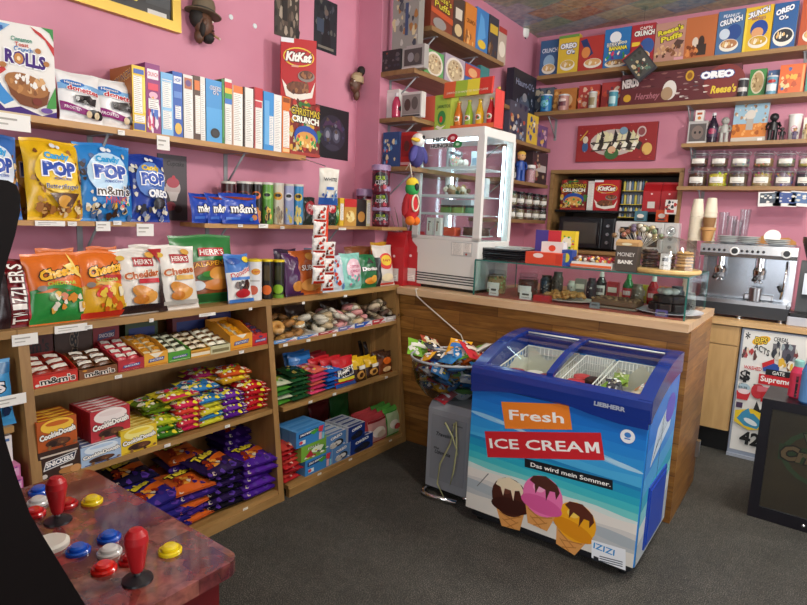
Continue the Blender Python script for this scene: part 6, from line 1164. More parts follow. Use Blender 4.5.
for i, z in enumerate(zs):
    for j in range(9):
        p = (t.location.x-rw/2+rw*(j+.5)/9, YN+.025+.035*i, ZN+z)
        lb = '%s candy tube from the left on the %s tier of the rack' % (['first','second','third','fourth','fifth','sixth','seventh','eighth','ninth'][j], ['lowest','middle','top'][i])
        c = ['#d8d4cc', '#4a6a8a', '#c8b84a', '#7a8a94'][(i+j) % 4]
        g = G(); g.lathe([(.011, 0), (.012, .07), (.006, .085), (.004, .1), (0, .1)], [M(c, .3), M(c, .3), M('#3a4a5a', .3), M('#3a4a5a', .3)], 8); g.build('candy_tube', None, p, (0,0,0), lb, 'candy tube', 'candy tubes on the niche rack')
def cbag(pa, pb, pt, z, Y, label, d=.09, rz=0, X=None):
    x, w, h = bw(pa, pb, pt, Y, z); t = thing('coffee_bag', label, 'coffee bag', (x, Y+d/2, z), rz, 'red coffee bags'); q = int(pa)
    g = G(); g.prism([(-d/2, 0), (d/2, 0), (d/2, h*.7), (.006, h*.93), (.006, h), (-.006, h), (-.006, h*.93), (-d/2, h*.7)], -w/2, w/2, M('#b01f26', .38), 'x'); g.build('bag_body', t)
    g = G(); S = lambda u, v, o: ((u-.5)*w, -d/2-.0006-o, v*h); deco(g, S, [('r',.05,.08,.95,.66,'#b01f26'),('r',.3,.12,.72,.34,'#d8d2cc'),('e',.5,.6,.06,.03,'#e8c8c8')], .5); g.build('bag_label', t); return t
cbag(641.5, 659, 182, ZN, YN, 'red coffee bag standing left in the wall niche'); cbag(659.5, 676, 182, ZN, YN, 'red coffee bag standing right in the wall niche')
YM = 5.42
for pa, pb, pt, c, lb in ((634, 646, 211, '#4a7a8a', 'small teal box in front of the left coffee bag'), (655, 667, 210, '#d8501f', 'small orange box in front of the coffee bags')):
    bbox(pa, pb, pt, 1.60, c, [('e',.5,.5,.3,.2,'#e8dcd0'),('r',.2,.1,.8,.25,'#3a3a3c')], lb, 'box', 'tea_box', d=.04, Y=5.45)
# microwaves
def microwave(pa, pb, pt, Y, z, c, label, dark=True):
    x, w, h = bw(pa, pb, pt, Y, z); t = thing('microwave', label, 'microwave', (x-w/2, Y, z))
    m = M(c, .3); g = G(); g.rbox(0, .01, .012, w, .36, h, m, .01); [g.box(x0, .04, 0, x0+.03, .08, .012, BLK) for x0 in (.03, w-.06)]; g.build('housing', t)
    g = G(); g.rbox(.004, -.012, .018, w*.78, .01, h-.006, m, .008); d_ = g.build('door', t)
    g = G(); g.box(.05, -.0145, .06, w*.7, -.012, h-.05, M('#4a4640' if dark else '#2a2c30', .12)); g.build('window_pane', d_); g = G(); g.tube([(w*.745, -.012, .05), (w*.745, -.035, .06), (w*.745, -.035, h-.06), (w*.745, -.012, h-.05)], .006, m, 6); g.build('handle', d_)  # dark model's pane colour is lightened to imitate a beige reflection
    g = G(); g.rbox(w*.785, -.008, .018, w-.004, .01, h-.006, m, .006); p_ = g.build('control_panel', t)
    for k in range(3): g = G(); g.lathe([(.016, 0), (.014, .016), (0, .016)], STEEL if dark else GREY, 12, Matrix.Translation((w*.89, -.008, h*(.25+.25*k))) @ Matrix.Rotation(R(90), 4, 'X')); g.build('knob', p_)
    return t
microwave(557, 612.5, 217, YM-.02, 1.315, '#16171a', 'black microwave in the wall niche'); microwave(613, 676, 222, YM-.02, 1.315, '#d6d6d4', 'white microwave right of the black one', False)
shelf('niche_ledge', 'wooden ledge under the two microwaves', NX0-.02, 5.32, NX1+.02, 5.5, 1.312, .03, DKSX)
# ------------------------------------------------------------------ espresso machine and worktop
WZ = .945; EY = 4.60
xa, xb = xpx(702, EY, 1.45), xpx(797, EY, 1.40); EW = xb-xa
et = zpx(243, xa, EY)-WZ; el = zpx(306, xa+.3, EY)-WZ
t = thing('espresso_machine', 'wide chrome two-group espresso machine on the back worktop', 'espresso machine', (xa, EY, WZ))
BS = M('#c4c7cc', .25, .85); DKB = M('#26282d', .4)
g = G(); g.box(.0, .16, .07, EW, .5, et, BS); g.box(.03, .12, .13, EW-.05, .16, et-.08, M('#9aa0a8', .22, .85)); g.build('body', t)
g = G(); g.prism([(.0, et-.085), (-.01, et-.06), (-.0, et), (.2, et+.01), (.2, et-.09)], -.005, EW+.005, M('#cdd1d6', .2, .85), 'x')
p_ = g.build('top_panel', t)
for cx, n0 in ((.14, 5), (.55, 5)):
    for k in range(n0): g = G(); g.lathe([(.010, 0), (.009, .008), (0, .009)], BLK, 10, Matrix.Translation((EW*cx-.06+.032*k, -.005, et-.04)) @ Matrix.Rotation(R(90), 4, 'X')); g.build('button', p_)
for cx in (.37, .9): g = G(); g.lathe([(.032, 0), (.03, .012), (.02, .014), (0, .014)], [CHROME, M('#e0e0de', .3), BLK], 18, Matrix.Translation((EW*cx, -.004, et-.042)) @ Matrix.Rotation(R(90), 4, 'X')); g.build('gauge', p_)
for cx in (.22, .64):
    g = G(); T = Matrix.Translation((EW*cx, .08, et-.2)); g.lathe([(.036, 0), (.04, .03), (.03, .05), (.03, .12)], CHROME, 18, T); b_ = g.build('group_head', t)
    g = G(); g.lathe([(.034, -.03), (.036, 0)], STEEL, 18, T); g.tube([(EW*cx, .05, et-.205), (EW*cx-.01, -.02, et-.215), (EW*cx-.012, -.09, et-.225)], [.009, .012, .014], BLK, 10); [g.tube([(EW*cx, .08, et-.23), (EW*cx+s*.02, .07, et-.26)], .006, CHROME, 6) for s in (-1, 1)]; g.build('portafilter', b_)
g = G(); g.box(.01, -.02, .10, EW-.02, .16, .125, STEEL); g.box(.0, -.035, .02, EW, .16, .10, DKB); g.build('drip_tray', t)
g = G(); [g.box(EW*.02+i*.03, -.018, .125, EW*.02+i*.03+.006, .15, .129, STEEL) for i in range(int(EW*.92/.03))]; g.build('drip_grate', t)
g = G(); g.tube([(EW-.05, .06, et-.1), (EW-.045, .0, et-.18), (EW-.06, -.01, .16)], .007, CHROME, 8); g.tube([(EW-.08, -.005, et-.26), (EW-.06, -.012, et-.3)], .011, BLK, 8); g.build('steam_wand', t)
for cx in (.06, .5, .93):
    for yy in (.0, .4): g = G(); g.lathe([(.028, 0), (.022, .012), (.022, .03)], STEEL, 14, Matrix.Translation((EW*cx, yy, 0))); g.build('foot', t)
g = G(); g.rbox(.02, .14, et+.008, EW-.02, .5, et+.012, STEEL, .01); g.build('cup_tray', t)
ET = WZ+et+.0125
g = G(); g.lathe([(.035, 0), (.038, .09), (.033, .09), (.03, .005)], STEEL, 18); tp = g.build('steel_pitcher', None, (xa+EW*.635, EY+.0, WZ+.131), (0,0,0), 'small steel pitcher on the drip tray under the right group', 'pitcher')
g = G(); g.rbox(-.09, -.05, 0, .09, .05, .04, STEEL, .01); g.build('knock_tray', None, (xa+EW*.66, EY-.03+.16, WZ+.131), (0,0,0), 'low steel tray on the drip grate of the espresso machine', 'tray')
def stackcups(px, pt, pb, Y, z, r, c, n, label, taper=.72, X=None):
    x = xpx(px, Y, z); h = zpx(pt, x, Y)-z; t = thing('cup_stack', label, 'cup stack', (x, Y, z), 0, 'cups on the espresso machine')
    first = min(.11, h*.4); st = (h-first)/max(1, n-1); o = None
    for k in range(n):
        g = G(); zz = k*st; T = Matrix.Translation((0, 0, h-zz)) @ Matrix.Rotation(PI, 4, 'X')
        if o is None:
            g.lathe([(r*1.06, 0), (r*1.06, .006), (r, .008), (r*taper, first), (0, first)], M(c, .6), 18); o = g.build('paper_cup', t, (0, 0, h-first), (0, 0, 0))
        else: k_ = o.copy(); COL.objects.link(k_); k_.parent = t; k_.location = (0, 0, h-first-zz)
    return t
YC = EY+.24
stackcups(694, 199, 243, YC-.05, ET, .045, '#ddd2bc', 12, 'tall leaning stack of cream paper cups at the left of the machine top', .7)
stackcups(707.5, 198, 230, YC+.02, ET+.0, .045, '#ddd2bc', 9, 'second stack of cream paper cups behind the brown cup', .7)
stackcups(685, 229, 243, YC+.1, WZ, .036, '#e2dacb', 16, 'stack of cream cups left of the espresso machine', .7)
x = xpx(707, YC-.09, ET); h = .10
g = G(); g.lathe([(.03, 0), (.043, h*.75), (.052, h*.8), (.05, h), (.045, h), (.028, .004)], M('#b98a52', .6), 20); g.build('wafer_cup', None, (x, YC-.09, ET), (0,0,0), 'pale brown wafer cup standing on the espresso machine', 'cup')
g = G(); g.lathe([(.036, 0), (.045, .07), (.04, .07), (.03, .004)], M('#8a6238', .6), 20); g.build('brown_cup', None, (x, YC-.09, ET+h+.001), (0,0,0), 'darker brown cup stacked on the wafer cup', 'cup')
for i, (px, pt, lb) in enumerate(((720, 212, 'short drinking glass left of the tall one on the machine'), (729, 216, 'drinking glass in the middle on the machine'), (741, 209, 'tall drinking glass at the right on the machine'), (735, 220, 'small drinking glass behind the plates'))):
    x = xpx(px, YC, ET); h = zpx(pt, x, YC)-ET; g = G(); g.lathe([(.026, 0), (.036, h), (.034, h), (.025, .008), (0, .008)], CLEAR, 18); g.build('drinking_glass', None, (x, YC+.06-.03*(i % 2), ET), (0,0,0), lb, 'glass', 'drinking glasses on the machine')
for j, (px, n, lb) in enumerate(((728, 4, 'left stack'), (748, 4, 'middle stack'), (777, 3, 'right stack'))):
    x = xpx(px, YC-.1, ET); o = None
    for k in range(n):
        lab = '%s saucer in the %s on the espresso machine' % (ORD[n-1-k], lb)
        if o is None: g = G(); g.lathe([(.04, 0), (.075, .01), (.076, .013), (.04, .006), (0, .005)], M('#c9ccca', .25), 24); o = g.build('saucer', None, (x, YC-.1, ET+.0), (0,0,0), lab, 'saucer', 'saucers on the machine')
        else: dup(o, (x, YC-.1, ET+.0115*k), (0,0,0), lab)
x = xpx(772, YC-.05, ET); g = G(); g.lathe([(.045, 0), (.05, .012), (0, .014)], M('#e6e4de', .4), 20); g.build('drink_lid', None, (x, YC-.1, ET+.05), (R(70), 0, 0), 'white round saucer leaning on the right saucer stack', 'saucer')  # a cup lid, built as a plain white disc
g = G(); g.prism([(-.17,0),(.17,0),(.17,.02),(.12,.05),(.05,.04),(-.02,.065),(-.08,.035),(-.17,.02)], -.005, .005, M('#b8803f', .6), 'y'); g.build('wooden_board', None, (xpx(768, YC+.14, ET), YC+.14, ET), (0,0,0), 'wavy wooden board leaning behind the saucers', 'board')
# grinder and knock box at the right edge
x = xpx(809, 4.75, WZ+.1); t = thing('coffee_grinder', 'black and steel coffee grinder cut off by the right photo edge', 'grinder', (x, 4.8, WZ))
g = G(); g.rbox(-.09, -.1, .0, .12, .12, .05, DKB, .02); g.prism([(-.07,.05),(.09,.05),(.09,.42),(-.0,.42)], -.08, .1, DKB, 'x'); g.build('base', t)
g = G(); g.lathe([(.05, .42), (.09, .55), (.09, .58), (0, .59)], M('#4a3a34', .15), 18); g.build('hopper', t); g = G(); g.box(-.05,-.115,.2,.06,-.1,.34,STEEL); g.build('front_plate', t)
x = xpx(797, 4.55, WZ); t = thing('card_terminal', 'grey boxed device with dark top on the worktop at the right', 'device', (x, 4.58, WZ))
g = G(); g.rbox(-.06, -.06, 0, .12, .1, .06, M('#b4b8c2', .35), .01); g.build('base', t); g = G(); g.rbox(-.055, -.055, .061, .115, .09, .085, BLK, .01); g.build('top', t)
# ------------------------------------------------------------------ left wall behind the counter
XL = .2
def lbox(pa, pb, pt, z, base, dec, label, cat='cereal box', name='cereal_box', X=.24, d=.07, group='boxes on the left back shelves', rz=90, side=None, tilt=0):
    y, w, h = lw(pa, pb, pt, X, z)
    return put(carton(w*.98, d, h, {'*': base, 'l': side or base, 'r': side or base}, {'f': dec}), name, (X-d/2, y, z), label, cat, group, rz=R(rz), tilt=tilt)
ZA, ZB, ZC, ZD = 2.785, 2.485, 2.19, 1.877
def ebox(pa, pb, pt, Y, z, base, dec, label, cat='box', name='comic_box', d=.1):
    x, w, h = bw(pa, pb, pt, Y, z); return put(carton(w*.98, d, h, base, {'f': dec}), name, (x, Y+d/2, z), label, cat, 'boxes on the left back shelves', rz=0)
# big silver box at the shelf end: stands on the second shelf, its front towards the shop
sz = ZB+zpx(50, .1, 3.105)-ZB+.004
x0 = xpx(388, 3.1, sz); x1 = xpx(411.5, 3.1, sz); w = x1-x0; h = zpx(-14, x0, 3.1)-sz
g = carton(w, .075, h, {'*': '#8d8a84', 'l': '#a8a49c'}, {'f': [('r',0,.9,1,1,'#3a6a9a'),('b',.05,.05,.95,.8,34,['#5a5a5e','#c8b890','#3a3f4a','#9a6a3a','#b8b4ac'],5,.09),('r',.5,.2,.62,.7,'#3a4a6a')], 'l': [('n',.1,.1,.9,.5,'#6a6a68'),('r',.1,.55,.9,.6,'#4a8a5a'),('r',.1,.62,.9,.68,'#b8503a'),('r',.1,.7,.9,.76,'#3a6a9a')]})
g.build('cereal_box', None, ((x0+x1)/2+.02, 3.155, sz), (0, 0, R(8)), 'big silver-grey cereal box at the left end of the high shelves', 'cereal box')
ebox(380.5, 400, 50, 3.105, ZB, '#2f2c2e', [('b',.1,.1,.9,.9,14,['#5a5458','#8a4a34','#3a3a44'],4,.12)], 'dark box under the big silver-grey box', 'box', 'toy_box', d=.16)
ebox(412, 429, -6, 3.3, ZA, '#4a4648', [('r',.1,.15,.9,.9,'#2a282c'),('r',0,0,1,.12,'#b8b4b0')], 'dark window toy box on the topmost left shelf', 'toy box', 'toy_box', d=.1)
lbox(430, 452, -8, ZA, '#7a3a28', [('T','Reese\'s',.5,.82,.84,.16,'#c8b83c','#3a1c14',{'a':-4}),('T','Puffs',.5,.62,.7,.16,'#c8b83c','#3a1c14',{'a':-4}),('p',[(.0,.4),(1,.3),(1,.45),(0,.52)],'#b8502a'),('e',.4,.18,.3,.14,'#8a8480')], 'dark red-brown cereal box in yellow script on the topmost left shelf'); lbox(452, 463, -2, ZA, '#4a3a34', [('r',.2,.5,.8,.75,'#c8c0b0'),('e',.5,.25,.34,.14,'#c8b084')], 'dark brown cereal box on the topmost left shelf')
lbox(464, 475, 5, ZA, '#c87a34', [('t','CRUNCH',.5,.6,.8,.1,'#5a3018'),('b',.1,.05,.9,.35,12,['#8a5a34','#e0b070'],4,.1)], 'orange cereal box on the topmost left shelf'); lbox(475, 487, 10, ZA, '#3f78b4', [('p',[(.1,.2),(.3,.9),(.6,.8),(.8,.4)],'#5a9ad0'),('e',.5,.2,.34,.1,'#d8b83c')], 'blue cereal box on the topmost left shelf')
lbox(487.5, 497, 17, ZA, '#3a3a44', [('r',.1,.6,.9,.8,'#c8a83c'),('b',.1,.1,.9,.4,10,['#8a6a4a','#5a4030'],4,.12)], 'dark cereal box with a gold band on the topmost left shelf'); lbox(497, 505, 28, ZA, '#b8a898', [('e',.5,.4,.4,.22,'#e0d8c8'),('r',0,.85,1,1,'#a83a34')], 'beige cereal box at the right end of the topmost left shelf')
ebox(401.5, 424, 45, 3.12, ZB, '#a09c98', [('r',.1,.15,.9,.85,'#4a4644'),('e',.4,.5,.14,.2,'#8a8a8c'),('e',.68,.45,.12,.2,'#6a645e'),('r',0,0,1,.1,'#c8c4c0')], 'grey window toy box on the second left shelf', 'toy box', 'toy_box', d=.05)
for pa, pb, pt, c, lb in ((424, 443, 51, '#5a9a5a', 'green-rimmed cereal box with a big bowl picture'), (444, 464, 57, '#a89aa8', 'pale cereal box with a big bowl picture')):
    lbox(pa, pb, pt, ZB, c, [('e',.5,.5,.46,.46,'#d8d0c4'),('e',.5,.5,.38,.38,'#b8a484'),('b',.2,.2,.8,.8,20,['#d8c8a0','#8a7050','#c8a070'],5,.08)], lb)
lbox(464, 479, 65, ZB, '#3a5f9a', [('r',0,.5,1,.95,'#b8483a'),('e',.5,.7,.3,.16,'#d8a070')], 'blue and red box right of the bowl boxes', 'box'); lbox(479, 488, 67, ZB, '#3a7a7a', [], 'thin teal box beside the blue and red box', 'box', d=.03)
t = thing('soda_bottle', 'dark bottle with a yellow cap at the end of the second left shelf', 'bottle', (.2, 4.38, ZB)); g = G(); g.lathe([(.03,0),(.03,.06),(.012,.1),(.012,.12)], M('#2a2420', .2), 14); g.build('bottle_body', t); g = G(); g.lathe([(.014,.12),(.014,.14),(0,.14)], M('#d8b83a', .4), 12); g.build('cap', t)
ebox(379, 398, 90, 3.17, ZC, '#d8d4d0', [('r',.1,.1,.9,.9,'#e0dedb')], 'plain white box on the short shelf left of the soda case', 'box', 'white_box', d=.12)
y = ypx(396, .24, ZC); h = zpx(86, .24, y)-ZC
t = thing('soda_bottle', 'pink soda bottle with a clear cap on the short left shelf', 'bottle', (xpx(396, 3.13, ZC), 3.13, ZC)); g = G(); g.lathe([(.026,0),(.03,.01),(.03,h*.5),(.026,h*.66),(.012,h*.86)], M('#b83a5a', .15), 16); g.build('bottle_body', t); g = G(); g.lathe([(.014,h*.86),(.014,h),(0,h)], M('#c8c4c8', .3), 12); g.build('cap', t); g = G(); S = lambda u, v, o: ((.031+o)*math.sin((u-.5)*2.6), -(.031+o)*math.cos((u-.5)*2.6), h*(.25+.25*v)); deco(g, S, [('e',.5,.5,.2,.4,'#2a1a1c')], .3, sub=6); q_ = g.build('bottle_label', t, (0,0,0), (0,0,RZ))
ebox(400.5, 421, 92, 3.13, ZC, '#c8c4c0', [('r',.06,.12,.94,.9,'#8a8480'),('e',.32,.5,.16,.24,'#4a3a34'),('e',.68,.55,.16,.26,'#5a5450'),('r',.05,.02,.95,.1,'#3a3a3c')], 'white double-figure toy box beside the soda case', 'toy box', 'toy_box', d=.05)
ebox(382, 398.5, 132, 3.12, ZD, '#2f4a7a', [('b',.08,.08,.92,.8,18,['#c8503a','#6a9ac8','#d8c8a0','#2a3a5a'],4,.1)], 'blue comic-printed box on the shelf behind the fridge', 'box', 'comic_box'); ebox(399, 413, 132, 3.14, ZD, '#b0241f', [('r',.15,.3,.85,.9,'#8a1a1a'),('r',.1,.06,.9,.14,'#d8a0a0'),('e',.5,.6,.2,.16,'#5a2a24')], 'open-fronted red box on the shelf beside the fridge', 'box', 'red_box', d=.08)
# plush toys
t = thing('plush_bird', 'violet plush bird with yellow beak peeking beside the fridge top', 'plush toy', (.27, ypx(416, .27, ZD), ZD))
g = G(); g.ball((0,0,.07), (.05,.06,.075), M('#3a3470', .8), 14); g.build('body', t); g = G(); g.ball((0.01,0,.17), (.045,.045,.045), M('#e0dcd8', .8), 14); g.ball((.05,-.0,.185), (.012,.012,.014), BLK, 8); g.build('head', t); g = G(); g.ball((.03,-.055,.165), (.018,.05,.014), M('#d8b02c', .7), 12); g.build('beak', t)
for s in (-1, 1): g = G(); g.ball((.02, s*.06, .08), (.018,.03,.06), M('#4a4488', .8), 10, rot=('X', s*.5)); g.build('wing', t)
pz = at(411, 200, x=.34)
t = thing('plush_parrot', 'red plush parrot with yellow and green head hanging left of the fridge', 'plush toy', (.34, pz.y, pz.z-.13))
g = G(); g.ball((0,0,.09), (.05,.055,.1), M('#c0222a', .85), 16); g.build('body', t)
g = G(); g.ball((.01,-.005,.2), (.045,.048,.05), M('#2f9a4a', .85), 14); g.ball((.012,-.01,.235), (.04,.042,.035), M('#e6c832', .85), 14); g.ball((.05,-.012,.21), (.012,.02,.025), M('#1c1c20', .6), 10); g.build('head', t)
for s in (-1, 1):
    g = G(); g.ball((.02,s*.03,-.0), (.035,.022,.03), M('#e6761f', .85), 12); g.build('foot', t)
    g = G(); g.ball((.0,s*.055,.1), (.025,.02,.075), M('#a01c24', .85), 12, rot=('X', s*.25)); g.build('wing', t)
g = G(); g.tube([(.05,-.02+.035*math.cos(a*PI/8),.11+.05*math.sin(a*PI/8)) for a in range(16)], .006, M('#d8cdb8', .8), 6, closed=True); g.build('rope_ring', t)
g = G(); g.tube([(0,0,.27),(-.02,0,.36),(-.05,.0,ZD-.03-t.location.z)], .004, M('#cfc8ba', .7), 5); g.build('cord', t)
# red coffee bags on the counter's left end
def frontbag(pa, pb, pt, y, label, rz):
    x0, w, h = bw(pa, pb, pt, y-.03, 1.079); w *= 1.05; d = .07; t = thing('coffee_bag', label, 'coffee bag', (x0, y, 1.079), R(rz), 'red coffee bags')
    g = G(); g.prism([(-d/2, 0), (d/2, 0), (d/2, h*.72), (.006, h*.94), (.006, h), (-.006, h), (-.006, h*.94), (-d/2, h*.72)], -w/2, w/2, M('#b8222a', .38), 'x'); g.build('bag_body', t)
    g = G(); S = lambda u, v, o: ((u-.5)*w, -d/2-.0006-o, v*h); deco(g, S, [('r',.05,.05,.95,.62,'#b8222a'),('r',.3,.08,.75,.32,'#d8cfca'),('n',.35,.1,.7,.22,'#8a8480'),('e',.5,.55,.06,.025,'#e8c8c8')], .5); g.build('bag_label', t)
frontbag(385, 401, 232, 3.22, 'red coffee bag at the left end of the counter', 10); frontbag(400, 418, 231, 3.31, 'red coffee bag between the other red one and the fridge', 14)
# dried grass in a low pot behind the bags
yy = 3.62; t = thing('grass_plant', 'grassy dry plant behind the red coffee bags left of the fridge', 'plant', (.05, 3.38, 1.079)); q = random.Random(5)
g = G(); g.lathe([(.018,0),(.026,.1),(.023,.1),(.018,.01)], M('#5a4a3a', .6), 12); g.build('pot', t); g = G()
for i in range(34):
    a = q.uniform(0, 6.28); l = q.uniform(.35, .55); s = q.uniform(.05, .16)
    pts = [(0,0,.06), (s*.3*max(-.3, math.cos(a)), s*.3*math.sin(a), l*.55), (s*max(-.15, math.cos(a)), s*math.sin(a), l)]
    g.tube(pts, [.003, .003, .0012], M(q.choice(['#5a6a3a','#6f6a48','#4a5a34','#8a7f5c']), .7), 4)
g.build('blades', t)
# soda case on the fridge
KZT = 1.078+1.05
pz = at(421, 130, y=3.32); cx0 = xpx(421, 3.34, KZT); cx1 = xpx(503, 3.34, KZT+.1); CW = (cx1-cx0)*.95
t = thing('soda_case', 'striped cardboard soda case with a flip-up header on top of the fridge', 'soda case', (cx0-.012, 3.36, KZT+.002), R(-3)); SD = .11
ch = .232; cols4 = ['#d8543c', '#a8c03a', '#e8d63a', '#d83a34']
g = G(); cw = CW*.98
for i, c in enumerate(('#d8604a', '#a8c44a', '#b8c84e', '#d86a3a')):
    a, b = ((0, .19), (.19, .36), (.36, .42), (.42, 1))[i]; g.box(a*cw, 0, 0, b*cw, SD, ch*(1 if i < 3 else .12), M(c, .5))
g.box(.42*cw, .09, .0, cw, SD, ch, M('#e0ddd6', .5)); g.box(cw, .0, 0, cw+.003, SD, ch, M('#c8403a', .5)); g.build('case_body', t)
g = G(); hz = ch+.0; 
for i, c in enumerate(('#d8603c', '#a0bc3c', '#e0d23c', '#c8382c')): a = .34+.16*i; g.prism([(-.03, ch-.03), (-.02, ch+.07), (.0, ch+.075), (-.01, ch-.03)], a*cw+.0, (a+.16)*cw, M(c, .5), 'x')
S = lambda u, v, o: ((.34+.64*u)*cw, -.031+.011*v-o, ch-.03+.1*v); deco(g, S, [('t','JARRITOS IS MADE TO SHOW LOVE',.5,.25,.86,.16,'#f0ead8',None)], .5); g.build('header_flap', t)
g = G(); S = lambda u, v, o: (u*cw*.36, -.001-o, v*ch); deco(g, S, [('t','JARRITOS',.88,.66,.5,.12,'#2a5a34'),('e',.82,.36,.16,.2,'#3f8a4a'),('e',.8,.32,.06,.09,'#d84a3a'),('p',[(.58,.1),(.8,.02),(1,.16),(.8,.1),(.66,.16)],'#f0ead8')], .5); g.build('case_print', t)
for i, c in enumerate(('#d8762c', '#9ab83a', '#e0b42c', '#c82c34')):
    bx = thing('soda_bottle', ['orange', 'lime green', 'yellow', 'red'][i]+' soda bottle standing in the striped case on the fridge', 'bottle', Matrix.Rotation(R(-3), 3, 'Z') @ Vector(((.47+.145*i)*cw, .05, .029)) + t.location, R(-3), 'soda bottles in the striped case')
    g = G(); g.lathe([(.024,0),(.027,.006),(.027,.075),(.02,.1),(.011,.135),(.011,.15)], M(c, .12), 16); g.build('bottle_body', bx); g = G(); g.lathe([(.013,.15),(.013,.16),(0,.16)], M('#c8b83a', .4), 12); g.build('cap', bx)
    g = G(); S = lambda u, v, o: ((.0275+o)*math.sin((u-.5)*2), -(.0275+o)*math.cos((u-.5)*2), .025+.04*v); deco(g, S, [('e',.5,.5,.4,.45,'#e8e0d0'),('e',.45,.5,.22,.3,'#b8342c'),('e',.6,.4,.16,.2,'#3f7a3a')], .4, sub=6); g.build('bottle_label', bx)
# corner shelves right of the fridge
ZE, ZF, ZG = 2.24, 1.905, 1.57
lbox(509.5, 532, 73, ZE, '#1f2432', [('t','Haunt-O\'s',.5,.84,.8,.09,'#8a94b0'),('e',.5,.55,.24,.14,'#4a5468'),('b',.08,.08,.92,.95,30,['#3a4460','#8a90a4','#161a26'],6,.03),('e',.5,.66,.1,.06,'#8a8c94')], 'tall midnight blue box at the back of the corner shelf', 'cereal box', X=.14, d=.07)
lbox(508, 526, 103, ZE, '#4a4a5a', [('b',.05,.05,.95,.95,30,['#2a2a4a','#c8a070','#8a9ab0','#b8503a','#d8d0c4'],4,.1)], 'anime-printed box, largest of the three on the corner shelf', 'box', 'toy_box', X=.25, d=.05); lbox(526, 537, 115, ZE, '#d8b83a', [('b',.1,.05,.9,.9,16,['#3a4a8a','#c8a070','#e8e0c8'],5,.13)], 'yellow anime-printed box, middle one on the corner shelf', 'box', 'toy_box', X=.25, d=.05); lbox(536.5, 546.5, 126, ZE, '#6a4a7a', [('b',.1,.05,.9,.9,14,['#c8a0b0','#3a3a6a','#d8b050'],6,.14)], 'violet anime-printed box at the end of the corner shelf', 'box', 'toy_box', X=.25, d=.05)
y = ypx(520, .22, ZF); t = figure(520, 152, '#2a4fa0', '#d8a878', 'blue-suited figurine with yellow hair on the corner shelf', Y=y, head='#d8a878', hat='#d8b04a', z=ZF); t.location.x = .22; t.rotation_euler.z = R(60)
lbox(531, 546, 152, ZF, '#3a2c2e', [('r',.1,.4,.9,.6,'#c8c4be'),('b',.1,.1,.9,.9,10,['#8a3a3a','#b89a7a'],4,.12)], 'dark box with a white label behind the pink jar', 'box', X=.2, d=.1)
jar('pink_jar', 'jar of pink candy on the corner shelf right of the figurine', (.23, ypx(530, .23, ZF), ZF), .045, .16, '#c89098', WHT, .8, rz=RZ, lab=False)
jar('dark_jar', 'dark filled jar behind the blue figurine', (.14, ypx(512, .14, ZF), ZF), .05, .16, '#6a5a4c', BLK, .8, rz=RZ)
k = 0
for j, (px, X) in enumerate(((511, .2), (519, .21), (527, .21), (534.5, .21), (541.5, .21))):
    for lv in (0, 1):
        yy = ypx(px, X, ZG); jar('spice_jar', '%s-lidded label jar, %s of the %s tier on the lowest corner shelf' % ('black', ['first', 'second', 'third', 'fourth', 'fifth'][j], ['bottom', 'top'][lv]), (X, yy, ZG+.125*lv), .043, .122, ['#6a5a44','#8a7a5c','#5a4a3c','#7a6a54','#4a4238'][(j+lv) % 5], BLK, .8, 'jar', 'label jars on the corner shelf', rz=R(30), n=12)
# security camera on the ceiling
p = at(522, 37, z=CZ-.06); t = thing('security_camera', 'white dome security camera on the ceiling corner', 'camera', (p.x, p.y, CZ))
g = G(); g.lathe([(.0,-.075),(.05,-.07),(.062,-.05),(.065,0)], WHT, 20); g.build('housing', t); g = G(); g.ball((0,0,-.07), (.04,.04,.03), M('#1a1a1c', .1), 14); g.build('dome', t)
# ------------------------------------------------------------------ in and on the glass showcase
IZ = SZ0+.005
for i, (px, c, lb, ln) in enumerate(((496, '#b08a5c', 'jar of tan cookies at the left inside the showcase', '#2a2422'), (527, '#5a2a24', 'jar of dark red sweets inside the showcase', '#2a2422'))):
    x = xpx(px, 3.38, IZ); jar('sweet_jar', lb, (x, 3.38, IZ), .062, .15, c, CLEAR, .75, 'jar', 'jars in the showcase')
def card(x, y, z, w, h, label, txt='3,50', c='#e4e2dc', rz=0):
    g = G(); g.prism([(0,0),(.02,h*.0),(.004,h)], -w/2, w/2, M(c, .5), 'x'); T = Matrix.Rotation(math.atan2(-.0, h), 4, 'X')
    deco(g, lambda u, v, o: ((u-.5)*w, .004*v-o-.0004, v*h), [('r',.2,.5,.8,.72,'#4a4846'),('r',.15,.2,.85,.28,'#9a968e')], .5)
    return g.build('price_stand', None, (x, y, z), (0, 0, rz), label, 'price stand', 'little price stands')
card(xpx(493, 3.26, IZ), 3.26, IZ, .06, .06, 'white price stand before the tan cookie jar'); card(xpx(525, 3.26, IZ), 3.26, IZ, .075, .05, 'white price stand before the dark red jar')
t = thing('pastry_plate', 'long white plate in the showcase heaped with golden pastries', 'plate', (xpx(566, 3.42, IZ), 3.42, IZ)); g = G(); g.lathe([(.1,0),(.17,.012),(.172,.016),(.1,.006),(0,.005)], M('#dcd8ce', .3), 28, Matrix.Diagonal((1, .7, 1, 1))); g.build('plate', t)
q = random.Random(9); o = None
